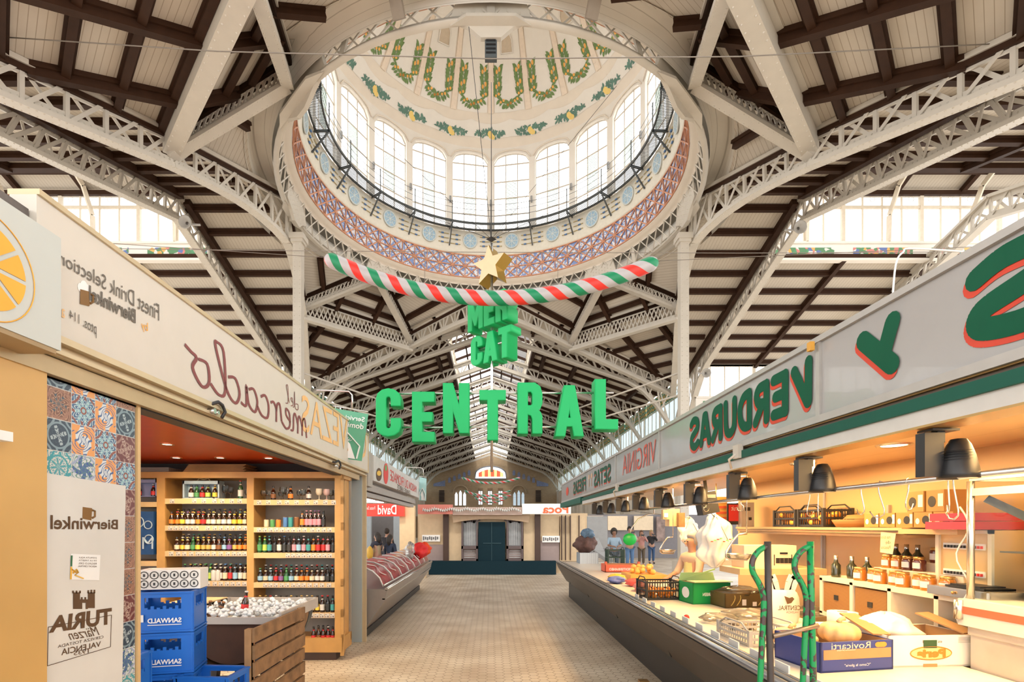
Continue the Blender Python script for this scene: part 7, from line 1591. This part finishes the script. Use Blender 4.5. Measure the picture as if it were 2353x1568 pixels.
# hanging scale with green pan
t = thing('hanging_scale_pan', 'bright green oval scale pan hanging from a curved arm', 'scale'); g = MB(); c = R(1447, 1240, 10.5); b = len(g.v); g.ball((0, 0, 0), .14, 18, 0, (1, .35, .9)); g.v[b:] = [(v[0] + c.x, v[1] + c.y, v[2] + c.z) for v in g.v[b:]]; g.build('pan', mat('vivid_green_plastic', (.0, .40, .06), .35), t)
g = MB(); g.tube([c + Vector(v) for v in ((0, 0, .1), (.05, 0, .25), (.18, 0, .42), (.35, 0, .5), (.5, 0, .52), (.5, 0, .9))], .015, 6); g.build('arm', STEEL, t)
def lyre(px, py, Y, s, lab):
    t = thing('hanging_scale', lab, 'scale'); c = R(px, py, Y); g = MB()
    g.tube([c + Vector((x * s, 0, z * s)) for x, z in ((.3, .52), (.12, .5), (0, .35), (-.12, .15), (-.12, .05), (-.05, 0), (.3, -.01), (.34, .04))], .011 * s * 2, 7); g.build('frame', STEEL, t)
    g = MB(); g.lathe([(.001, .02 * s), (.2 * s, .03 * s), (.24 * s, .1 * s), (.25 * s, .11 * s)], 24, c + Vector((.14 * s, 0, -.0))); g.build('pan', STEEL, t); g = MB(); p = c + Vector((.3 * s, 0, .52 * s)); g.tube([p, Vector((p.x, p.y, CE))], .006, 5); g.build('hanger', STEEL, t)
lyre(1682, 1286, 5.2, .5, 'steel hanging scale with round pan beside the hanging bags'); lyre(1525, 1272, 8.2, .5, 'steel hanging scale with round pan farther along the counter')
# hanging white bags
for i, (px, py, Y, s, sc_) in enumerate(((1642, 1244, 6.1, .22, (.8, .5, 1.3)), (1582, 1222, 9.2, .2, (.8, .5, 1.2)))):
    t = thing('bundle_of_bags', ('large fan of white carrier bags with red print hung on the rail', 'smaller bunch of white carrier bags hung farther along')[i], 'bags'); c = R(px, py, Y); blob('bags', c, s, PLW, sc_, .45, 30 + i, n=36, parent=t)
    g = MB(); g.tube([c + Vector((-.1, -.1, .0)), c + Vector((0, -.05, s * 1.3)), c + Vector((.12, -.1, .0))], .004, 4); g.tube([c + Vector((0, -.05, s * 1.2)), (XRL, Y, ZR)], .004, 4); g.build('strap', BLACK, t)
    if i == 0:
        g = MB()
        for k in range(8): g.box(c + Vector((-.1 + .035 * k, -.16, -.0 + .012 * (k % 4))), (.026, .006, .014), k % 2)
        g.build('red_print', [mat('bag_red', (.75, .08, .05), .5), mat('bag_green', (.15, .45, .15), .5)], t)
# carrier bag with CENTRAL print
t = thing('carrier_bag', 'white carrier bag printed CENTRAL standing between the trolley handles', 'bag'); c = Vector((2.92, 5.15, ZT)); rn = random.Random(3); g = MB(); n = 30; vs = []
pr = [(.15, 0), (.17, .06), (.165, .16), (.15, .25), (.13, .30), (.10, .33)]
for r_, z in pr:
    for j in range(n): a = 2 * pi * j / n; k = 1 + .06 * sin(5 * a + z * 12) + .04 * sin(11 * a); vs.append((c.x + r_ * k * cos(a), c.y + r_ * .6 * k * sin(a), c.z + z))
g.add(vs, [(i * n + j, i * n + (j + 1) % n, (i + 1) * n + (j + 1) % n, (i + 1) * n + j) for i in range(len(pr) - 1) for j in range(n)], 0, True); g.build('body', PLW, t)
g = MB()
for s in (-1, 1): g.path([c + Vector((s * x, 0, z)) for x, z in ((.09, .3), (.12, .38), (.14, .45), (.10, .47), (.07, .4), (.05, .3))], .06, .012, (0, 1, 0))
g.build('handle', PLW, t)
text4('CENTRAL', [c + Vector(v) for v in ((.11, -.125, .14), (-.11, -.125, .14), (-.11, -.125, .185), (.11, -.125, .185))], TEXTB, t, bold=.01); text4('VALENCIA', [c + Vector(v) for v in ((.09, -.125, .11), (-.03, -.125, .11), (-.03, -.125, .13), (.09, -.125, .13))], MAROON, t)
g = MB(); q = lambda u, v: c + Vector((-.02 + u, -.125, .2 + v)); g.add([q(x, z) for x, z in ((0, .0), (.04, .01), (.07, .05), (.05, .07), (.02, .06), (-.03, .08))], [tuple(range(6))]); g.build('bird_drawing', TEXTB, t, fix=False)
# packets and grey crate near the rail
for i, (px, py, s, m_, lab) in enumerate(((1655, 1425, .12, PLAS, 'clear punnet film by the counter rail'), (1720, 1420, .15, PLAS, 'clear crumpled film over dark produce'), (1700, 1440, .1, mat('dark_produce', (.12, .08, .05), .4, var=.6, scale=20), 'dark produce packet under crumpled film'), (1860, 1410, .13, PLAS, 'clear film bag beside the carrier bag'))):
    Y = ZT_Y = FPX * (EYE - ZT - .03) / (py - VY); p = R(px, py, Y); o = blob('produce_packet', (p.x, Y, ZT + s * .4), s, m_, (1.4, 1.2, .42), .35, 40 + i); tag(o, lab, 'packet')
black_crate('grey crate half hidden behind the green trolley', (2.26, 4.35, ZT), (.42, .5, .12), radians(3), mat('grey_crate_plastic', (.45, .43, .40), .5))
g = MB(); 
o = MB().ball((0, 0, 0), .03, 10).build('tomato', RED); o.location = (2.0, 5.25, ZT + .03); tag(o, 'single red tomato at the counter rail', 'tomato')
# white far-end items
o = blob('cloth_heap', (2.45, 13.3, 1.42), .26, mat('dark_mixed_cloth', (.12, .06, .05), .7, var=.9, scale=9), (1.1, 1, .9), .35, 50); tag(o, 'heap of dark red and patterned cloth at the far end of the counter', 'cloth')
o = blob('cloth_heap', (2.5, 13.25, 1.68), .15, mat('blue_mixed_cloth', (.12, .2, .3), .7, var=.9, scale=12), (1.1, 1, .9), .35, 51); tag(o, 'blue patterned bundle on top of the dark cloth heap', 'cloth')
t = thing('chair_back', 'grey upholstered seat shell at the far end of the counter', 'chair'); g = MB(); PF(g, 1350, 1187, 1396, 1260, 15.0, .1); g.path([(2.95, 14.9, 1.5), (3.05, 14.6, 1.15), (3.3, 14.3, .95), (3.3, 14.3, .0)], .35, .1); g.build('shell', mat('dove_grey_fabric', (.36, .37, .38), .7), t)
g = MB(); g.bx((2.25, 13.0, ZT), (2.72, 13.5, ZT + .27)); g2 = g.build('white_ribbed_box', stripes('white_ribs', (.7, .74, .78), (.3, .35, .4), (1, 0, 0), .05, .2)); tag(g2, 'white ribbed box below the cloth heap', 'box')
# ---------- back shelving ----------
t = thing('wall_shelf', 'long layered cream wall shelf on the back of the vegetable stall', 'shelf'); g = MB()
for i, (z, x0) in enumerate(((1.885, 3.48), (1.855, 3.50), (1.825, 3.53))): g.bx((x0, 4.35, z - .03), (3.88, 7.3, z - .005))
g.build('board', mat('cream_shelf_edge', (.62, .42, .22), .4), t); g = MB()
for y in (5.0, 6.0): g.bx((3.87, y, 1.2), (3.9, y + .03, 2.1))
g.build('slotted_upright', ALU, t)
g = MB(); g.bx((3.45, 3.8, 1.83), (3.88, 4.35, 1.87)); tag(g.build('shelf_extension', mat('cream_shelf_edge', (.62, .42, .22), .4)), 'short cream board continuing the wall shelf toward the fuse box', 'shelf')
ZS = 1.885
for i, y in enumerate((6.15, 5.65)): black_crate('black crate of oranges tipped on the wall shelf, %s' % ('nearer the red picture' if i == 0 else 'nearer the wicker tray'), (3.67, y, ZS), (.30, .44, .19), 0)
fruits(26, (3.54, 3.78, 5.47, 5.83, ZS + .012), .038, OR, 'orange', 'bright orange inside the black crates on the wall shelf', 'oranges on the wall shelf', 9); fruits(26, (3.54, 3.78, 5.97, 6.33, ZS + .012), .038, OR, 'orange', 'bright orange inside the black crates on the wall shelf', 'oranges on the wall shelf', 10)
WICK = stripes('wicker', (.32, .16, .05), (.10, .05, .02), (0, 0, 1), .012, .35, .7); t = thing('wicker_tray', 'oval brown wicker tray on the wall shelf', 'basket', (3.67, 5.18, ZS)); g = MB(); b = len(g.v); g.lathe([(.001, .0), (.16, 0), (.2, .07), (.19, .075), (.15, .012)], 26); g.v = [(v[0] * .85, v[1] * 1.25, v[2]) for v in g.v]; g.build('weave', WICK, t)
g = MB(); g.lathe([(.20, .11), (.15, .15), (.001, .16)], 22); g.v = [(v[0] * .7 + .03, v[1] * .9 - .05, v[2] - .03) for v in g.v]; g.build('lid', WICK, t)
BRB = mat('kraft_gift_box', (.38, .20, .06), .5)
for i in range(5):
    t = thing('gift_box', 'kraft gift box with round windows on the wall shelf, %s from the wicker tray' % ORD[i], 'box', (3.62, 4.78 - i * .19, ZS + (.0)), 0, 'kraft gift boxes on the wall shelf'); g = MB(); g.bx((-.08, -.088, 0), (.1, .088, .125)); g.build('carton', BRB, t)
    g = MB(); g.add([(-.082, -.03 + .035 * cos(a), .06 + .035 * sin(a)) for a in [2 * pi * k / 14 for k in range(14)]], [tuple(range(14))], 0); g.add([(-.082, .05 + .02 * cos(a), .05 + .025 * sin(a)) for a in [2 * pi * k / 14 for k in range(14)]], [tuple(range(14))], 1); g.add([(-.0815, -.088, .03), (-.0815, -.06, .03), (-.0815, -.06, .11), (-.0815, -.088, .11)], [(0, 1, 2, 3)], 1); g.build('round_window', [BLACK, PAPER], t, fix=False)
for i in range(2):
    t = thing('gift_box', 'kraft gift box in the upper row on the wall shelf, %s' % ('fruit-crate side' if i == 0 else 'red folder side'), 'box', (3.62, 4.28 - i * .19, ZS + .127), radians(-3)); g = MB(); g.bx((-.08, -.088, 0), (.1, .088, .17)); g.build('carton', BRB, t); g = MB(); g.add([(-.082, .03 + .04 * cos(a), .08 + .045 * sin(a)) for a in [2 * pi * k / 14 for k in range(14)]], [tuple(range(14))], 0); g.add([(-.0815, -.08, .04), (-.0815, -.03, .04), (-.0815, -.03, .14), (-.0815, -.08, .14)], [(0, 1, 2, 3)], 1); g.build('round_window', [BLACK, PAPER], t, fix=False)
for i in range(2): g = MB(); g.bx((3.4, 3.62, 1.87 + i * .062), (3.8, 4.02 - .04 * i, 1.928 + i * .062)); tag(g.build('box_file', mat('glossy_red_file', (.50, .03, .03), .25)), ('lower', 'upper')[i] + ' flat red box file on the fuse cabinet', 'file')
# note
t = thing('paper_note', 'handwritten paper note taped to the wall shelf edge', 'note'); g = MB(); c = PX(2040, 1247, 3.47); g.add([c + Vector(v) for v in ((0, .09, -.09), (-.02, -.08, -.1), (-.0, -.09, .08), (0, .08, .09))], [(0, 1, 2, 3)]); g.build('sheet', mat('cream_note', (.72, .58, .38), .6), t, fix=False)
for i, s in enumerate(('mas dulce', 'de', 'Palestina')): z = .05 - i * .045; text4(s, [c + Vector((-.024, -.06, z - .015)), c + Vector((-.012, .06 - .05 * (i == 1), z - .02)), c + Vector((-.012, .06 - .05 * (i == 1), z + .01)), c + Vector((-.024, -.06, z + .012))], BLACK, t)
# white cube shelving with wicker drawers
t = thing('cube_shelf', 'white cube shelf with wicker drawers below the honey jars', 'shelf'); WS = mat('white_laminate', (.74, .66, .54), .45); XF = 3.38; zt_ = 1.385; g = MB(); g.bx((XF, 3.35, zt_ - .045), (3.86, 5.28, zt_)); g.bx((XF, 3.35, zt_ - .40), (3.86, 5.28, zt_ - .36))
for y in (5.26, 4.82, 4.36, 3.9, 3.37): g.bx((XF, y - .02, zt_ - .38), (3.86, y + .02, zt_ - .02))
g.bx((3.82, 3.35, zt_ - .38), (3.86, 5.28, zt_)); g.build('carcass', WS, t); g = MB(); g.bx((XF + .05, 3.4, 0), (3.8, 5.2, zt_ - .40)); g.build('base', WS, t)
for y in (5.04, 4.59): g = MB(); g.bx((XF + .01, y - .19, zt_ - .35), (3.8, y + .19, zt_ - .06)); d = g.build('drawer', WICK, t); g = MB(); g.bx((XF + .005, y - .03, zt_ - .22), (XF + .012, y + .03, zt_ - .17)); g.build('handle', BLACK, d)
# jars
HON = mat('amber_honey', (.45, .16, .02), .12, spec=.8); HOD = mat('dark_jam', (.12, .03, .02), .12, spec=.8); LIDG = mat('gold_lid', (.5, .3, .1), .3, metal=.7)
def jar(x, y, z, r, h, m_, lab, grp):
    g = MB(); g.lathe([(.001, 0), (r, 0), (r * 1.03, .01), (r * 1.03, h * .72), (r * .85, h * .84)], 16); o = g.build('jar', m_); o.location = (x, y, z); tag(o, lab, 'jar', grp); g = MB(); g.lathe([(r * .88, h * .82), (r * .92, h * .84), (r * .92, h), (.001, h)], 16); g.build('lid', LIDG, o)
    g = MB(); g.lathe([(r * 1.05, h * .2), (r * 1.05, h * .6)], 8, a0=pi * .85, a1=pi * 1.3); g.build('jar_label', PAPER, o)
for i in range(8): jar(XF + .07 + .04 * (i % 2), 4.80 - i * .125, zt_, .05, .125, HON, 'honey jar in the front row on the cube shelf, %s from the bottles' % ORD[i], 'jars of honey and jam')
g = MB(); g.bx((XF + .16, 3.85, zt_), (XF + .36, 4.75, zt_ + .13)); tag(g.build('step_block', WS), 'white step raising the second row of jars', 'block')
for i in range(4): jar(XF + .22, 4.66 - i * .115, zt_ + .13, .045, .12, HON if i < 2 else HOD, 'jar raised in the second row, %s from the bottles' % ORD[i], 'jars of honey and jam')
g = MB(); g.bx((XF + .3, 3.8, zt_ + .13), (XF + .45, 4.5, zt_ + .2)); tag(g.build('step_block', WS), 'upper step under the topmost jars', 'block')
for i in range(4): jar(XF + .37, 4.32 - i * .115, zt_ + .2, .045, .13, HOD, 'dark jam jar in the topmost row, %s along' % ORD[i], 'jars of honey and jam')
OILM = mat('dark_oil_bottle', (.03, .035, .02), .15, spec=.8)
for i, (dx, y, z) in enumerate(((.06, 5.12, 0), (.12, 4.98, 0), (.18, 4.86, 0), (.36, 4.74, .13), (.36, 4.62, .13), (.36, 4.5, .13))):
    g = MB(); g.lathe([(.001, 0), (.04, 0), (.042, .02), (.042, .12), (.02, .15), (.016, .18)], 14); o = g.build('oil_bottle', OILM); o.location = (XF + dx, y, zt_ + z); tag(o, 'dark oil bottle with silver cap beside the jars, %s' % ('front row, ' + ORD[i] if i < 3 else 'raised row, ' + ORD[i - 3]), 'bottle', 'dark oil bottles'); g = MB(); g.lathe([(.018, .175), (.018, .215), (.001, .215)], 10); g.build('cap', STEEL, o)
    if z: g = MB(); g.bx((-.0, 0, 0), (0.001, 0.001, .001))
# steel scale drawer on shelf
t = thing('steel_cash_drawer', 'flat shiny steel drawer with a small knob on the cube shelf edge', 'drawer'); g = MB(); g.bx((XF - .05, 3.42, zt_), (XF + .3, 3.92, zt_ + .065)); g.build('body', STEEL, t); g = MB(); g.bx((XF - .06, 3.44, zt_ + .006), (XF - .05, 3.9, zt_ + .06)); d = g.build('drawer_front', STEEL, t); g = MB(); g.ball((XF - .07, 3.68, zt_ + .033), .011, 8); g.build('knob', LIDG, d)
g = MB(); g.bx((XF - .02, 3.5, zt_ + .067), (XF + .2, 3.8, zt_ + .08)); g.bx((XF, 3.55, zt_ + .08), (XF + .18, 3.78, zt_ + .09)); tag(g.build('clipboard', BLACK), 'black clipboard lying on the steel drawer', 'clipboard')
# fuse cabinet
t = thing('fuse_cabinet', 'cream electrical cabinet with two rows of breakers', 'cabinet'); g = MB(); g.bx((3.55, 3.62, 1.39), (3.86, 4.08, 1.865)); g.build('body', WARMW, t); g = MB(); g.bx((3.53, 3.62, 1.39), (3.55, 3.65, 1.865)); g.bx((3.53, 4.05, 1.39), (3.55, 4.08, 1.865)); g.bx((3.53, 3.62, 1.84), (3.55, 4.08, 1.865)); g.build('frame', WS, t)
for z in (1.74, 1.54):
    g = MB(); g.bx((3.54, 3.68, z - .02), (3.55, 4.02, z + .025)); r_ = g.build('breaker_row', PAPER, t); g = MB()
    for k in range(12): g.box((3.535, 3.70 + k * .027, z), (.012, .012, .02), 1 if k < 2 else 0)
    g.build('switch', [BLACK, RED], r_)
# glass display case and slicer, far right edge
t = thing('glass_case', 'glass-fronted refrigerated case with steel corner post at the frame edge', 'display case'); xg = 3.27; yg = 3.5; zb_ = 1.40; zt3 = EYE + .30; g = MB(); g.tube([(xg, yg, zb_), (xg, yg, zt3)], .022, 12); g.build('corner_post', STEEL, t)
g = MB(); g.bx((xg - .01, 1.5, zt3), (xg + .02, yg, zt3 + .05)); g.bx((xg - .01, 1.5, zt3 - .1), (xg + .02, yg, zt3 - .05)); g.bx((xg, yg - .01, zt3), (3.85, yg + .01, zt3 + .05)); g.build('top_frame', mat('satin_white', (.62, .6, .57), .4), t)
g = MB(); g.add([(xg, 1.5, zb_), (xg, yg, zb_), (xg, yg, zt3), (xg, 1.5, zt3)], [(0, 1, 2, 3)]); g.add([(xg, yg, zb_), (3.85, yg, zb_), (3.85, yg, zt3), (xg, yg, zt3)], [(0, 1, 2, 3)]); g.build('glass', PANEC, t, fix=False)
g = MB(); g.beam((xg + .05, yg - .06, 2.08), (xg + .5, yg - .6, 1.6), .04, .05); g.bx((xg + .1, 1.7, 1.72), (xg + .5, yg - .1, 1.73)); g.bx((xg + .35, yg - .2, 1.4), (xg + .42, yg - .13, 2.1)); g.build('inner_strut', DGREY, t)
g = MB(); g.bx((xg - .06, 1.5, 1.22), (3.85, yg + .03, zb_)); bs = g.build('base', mat('satin_white', (.62, .6, .57), .4), t); g = MB(); g.bx((xg - .065, 1.5, 1.30), (xg - .06, yg, 1.35)); g.build('red_stripe', mat('stripe_red', (.75, .12, .06), .4), bs); g = MB(); g.tube([(xg - .06, yg + .02, 1.26), (xg - .06, yg + .02, 1.39)], .03, 10); g.build('end_bumper', STEEL, bs)
g = MB(); g.bx((xg, 1.5, 0), (3.85, yg, 1.16)); g.bx((xg - .02, 1.5, 1.16), (3.85, yg, 1.22)); g.build('stand', ALU, t)
for i in range(6): o = blob('packaged_food', (xg + .15 + .12 * (i % 2), 2.2 + .22 * i, 1.45), .07, (PLAS, PLW, mat('red_pack', (.6, .08, .05), .4), PLAS)[i % 4], (1, 1, .8), .3, 60 + i); tag(o, 'wrapped pack inside the glass case, %s from the camera' % ORD[i], 'packet')
t = thing('power_cable', 'white cable dangling in front of the fuse cabinet', 'cable'); g = MB(); g.tube([PX(2212, y, 3.3) + Vector((0, .05 * sin(y / 22), 0)) for y in range(1165, 1440, 18)], .006, 5); g.build('cord', PAPER, t)
t = thing('bent_pipe', 'thin bent white pipe rising over the fascia near the big Y', 'pipe'); g = MB(); g.tube(smooth([R(2050, 700, 3.4), R(2058, 610, 3.4), R(2075, 580, 3.4), R(2110, 572, 3.4), R(2360, 590, 3.4)]), .006, 5); g.build('pipe', PAPER, t)
g = MB(); g.box(R(1863, 797, 3.52), (.03, .04, .06)); tag(g.build('orange_clip', mat('orange_clip_paint', (.7, .35, .05), .5)), 'small orange clip on the fascia edge at the Y panel joint', 'clip')
# things beyond the bags: till, speaker, flag, picture
def facebox(px0, py0, px1, py1, Y, dep): a = R(px0, py1, Y); b = R(px1, py0, Y); return (a.x, Y, a.z), (b.x, Y + dep, b.z)
t = thing('black_loudspeaker', 'small black box speaker tilted under the third spotlight', 'loudspeaker'); g = MB(); c = R(1623, 1157, 6.2); g.box(c, (.2, .18, .26), 0, M=Matrix.Rotation(radians(-12), 3, 'Y')); g.build('cabinet', BLACK, t); g = MB(); g.box(c + Vector((0, -.095, .08)), (.14, .01, .04)); g.build('badge', mat('grey_badge', (.3, .3, .28), .5), t); g = MB(); g.beam(c + Vector((0, 0, .12)), c + Vector((0, .1, .45)), .03, .03); g.build('mount', BLACK, t)
t = thing('banner', 'yellow and red striped banner beside the black speaker', 'banner'); g = MB(); a, b = facebox(1645, 1142, 1671, 1200, 7.6, .01); g.bx(a, b, 0)
for k in range(4): z = a[2] + (b[2] - a[2]) * (.1 + .22 * k); g.bx((a[0], 7.59, z), (b[0], 7.6, z + .035), 1)
g.bx((a[0], 7.6, b[2]), (a[0] + .01, 7.61, CE)); g.bx((b[0] - .01, 7.6, b[2]), (b[0], 7.61, CE)); g.build('cloth', [mat('banner_yellow', (.82, .5, .12), .6), mat('banner_red', (.7, .12, .05), .6)], t)
t = thing('framed_picture', 'small red framed picture on the back wall of the stall', 'picture'); g = MB(); a, b = facebox(1671, 1157, 1703, 1206, 7.4, .02); g.bx(a, b); g.build('frame', BLACK, t); g = MB(); g.bx((a[0] + .02, 7.39, a[2] + .05), (b[0] - .02, 7.4, b[2] - .02)); g.build('print', mat('picture_red', (.6, .03, .03), .4), t); text4('Fruit', [Vector((b[0] - .04, 7.38, a[2] + .2)), Vector((a[0] + .05, 7.38, a[2] + .2)), Vector((a[0] + .05, 7.38, a[2] + .27)), Vector((b[0] - .04, 7.38, a[2] + .27))], PAPER, t)
t = thing('grey_switch_box', 'grey metal switch box beside the red framed picture', 'cabinet'); g = MB(); a, b = facebox(1704, 1155, 1733, 1212, 7.3, .15); g.bx(a, b); g.build('body', ALU, t); g = MB(); g.bx((a[0] + .05, 7.29, b[2] - .12), (b[0] - .06, 7.3, b[2] - .07)); g.bx((a[0] + .1, 7.29, a[2] + .1), (b[0] - .04, 7.3, a[2] + .14)); g.build('dial', BLACK, t)
t = thing('cash_scale', 'cream electronic scale display box hanging behind the rail', 'scale'); g = MB(); a, b = facebox(1524, 1172, 1538, 1194, 8.3, .1); g.bx(a, b); a, b = facebox(1538, 1170, 1562, 1210, 8.3, .2); g.bx(a, b); g.build('housing', mat('beige_plastic', (.55, .42, .25), .5), t); g = MB(); a, b = facebox(1527, 1180, 1535, 1189, 8.28, .01); g.bx(a, b); g.build('screen', mat('lit_screen', (.5, .7, .8), .3, emit=(.5, .75, .85), es=.7), t); g = MB(); a, b = facebox(1560, 1179, 1574, 1212, 8.2, .15); g.bx(a, b); g.build('keypad', OLDWOOD, t)
t = thing('storage_carton', 'cream carton with arrows and pictograms on the lower back shelf', 'box'); g = MB(); a, b = facebox(1710, 1254, 1830, 1310, 5.75, .3); g.bx(a, b); g.build('carton', mat('cream_carton', (.75, .60, .42), .6), t)
g = MB()
for k in range(4): a2, b2 = facebox(1784 + k * 9.5, 1283, 1792 + k * 9.5, 1295, 5.74, .01); g.bx(a2, b2)
for x in (1780, 1820): a2, b2 = facebox(x - .6, 1275, x + .6, 1300, 5.74, .01); g.bx(a2, b2)
a2, b2 = facebox(1793, 1270, 1810, 1274, 5.74, .01); g.bx(a2, b2); g.build('printed_mark', BLACK, t)
t = thing('low_wall_shelf', 'cream lower shelf board under the storage carton', 'shelf'); g = MB(); a, b = facebox(1700, 1308, 1900, 1322, 5.6, .5); g.bx(a, b); a, b = facebox(1640, 1288, 1720, 1300, 8.6, .4); g.bx(a, b); g.build('board', mat('cream_shelf_edge', (.62, .42, .22), .4), t)
# ---------- hand truck ----------
t = thing('hand_truck', 'tall hand truck with chipped green paint in front of the counter', 'trolley'); YH = 2.6
CG = mat('chipped_green_paint', (.0, .28, .07), .35); N, L = nodes(CG); b = N['Principled BSDF']; nz = N.new('ShaderNodeTexNoise'); nz.inputs['Scale'].default_value = 28; nz.inputs['Detail'].default_value = 6; g_ = N.new('ShaderNodeNewGeometry'); L.new(g_.outputs['Position'], nz.inputs['Vector'])
cr = N.new('ShaderNodeValToRGB'); cr.color_ramp.interpolation = 'CONSTANT'; cr.color_ramp.elements[0].color = (.0, .26, .07, 1); cr.color_ramp.elements[1].position = .52; cr.color_ramp.elements[1].color = (.06, .035, .03, 1); L.new(nz.outputs['Fac'], cr.inputs[0]); L.new(cr.outputs[0], b.inputs['Base Color'])
RUB = mat('worn_rubber_tube', (.06, .045, .04), .5, var=.2)
for xc in (1764, 1862):
    g = MB(); p = lambda x, y, d=0: R(x, y, YH + d); g.tube([p(xc, 1245), p(xc + 2, 1380), p(xc + 7, 1568), R(xc + 16, 1900, YH), Vector((R(xc + 16, 1900, YH).x, YH, .12))], .0165, 10); g.build('upright', RUB if xc < 1800 else CG, t)
    g = MB(); g.tube(smooth([p(xc - 3, 1256), p(xc - 22, 1268), p(xc - 35, 1290), p(xc - 34, 1315), p(xc - 18, 1345), p(xc - 10, 1370), p(xc - 9, 1400), p(xc - 14, 1500), p(xc - 18, 1600), p(xc - 22, 1850)]), .0145, 10); g.build('handle', CG, t)
g = MB(); g.tube([R(1776, 1463, YH - .01), R(1880, 1438, YH - .01)], .013, 8); g.build('crossbar', mat('worn_steel_bar', (.35, .25, .17), .35, metal=.6), t)
g = MB(); g.tube([R(1776, 1750, YH), R(1878, 1750, YH)], .013, 8); g.bx((R(1750, 1900, YH).x, YH - .25, .03), (R(1880, 1900, YH).x, YH + .02, .05)); g.build('toe_plate', CG, t)
for x in (R(1745, 1900, YH).x, R(1890, 1900, YH).x):
    g = MB(); b0 = len(g.v); g.lathe([(.04, -.025), (.11, -.025), (.12, 0), (.11, .025), (.04, .025)], 20); g.v[b0:] = [(x + v[2], YH + .1 + v[0], .122 + v[1]) for v in g.v[b0:]]; g.build('wheel', BLACK, t)
t = thing('brass_corner', 'brass corner piece on the floor edge at the bottom of the picture', 'fitting'); g = MB(); p = R(1478, 1562, 6.1); g.bx((p.x - .05, 6.05, 0), (p.x + .06, 6.15, .06)); g.build('block', mat('brass_corner', (.5, .28, .1), .35, metal=.7), t)
# ---------- settle: move each thing's empty to its base ----------
bpy.context.view_layer.update()
for o in list(COL.objects):
    if o.type == 'EMPTY' and o.parent is None and o.location.length < 1e-6:
        ch = [c for c in COL.objects if c.parent == o]
        pts = [c.matrix_world @ Vector(v) for c in ch if c.type == 'MESH' for v in c.bound_box]
        if not pts: continue
        b = Vector(((min(p.x for p in pts) + max(p.x for p in pts)) / 2, (min(p.y for p in pts) + max(p.y for p in pts)) / 2, min(p.z for p in pts)))
        o.location = b
        for c in ch: c.matrix_parent_inverse = Matrix.Translation(-b)
bpy.context.view_layer.update()
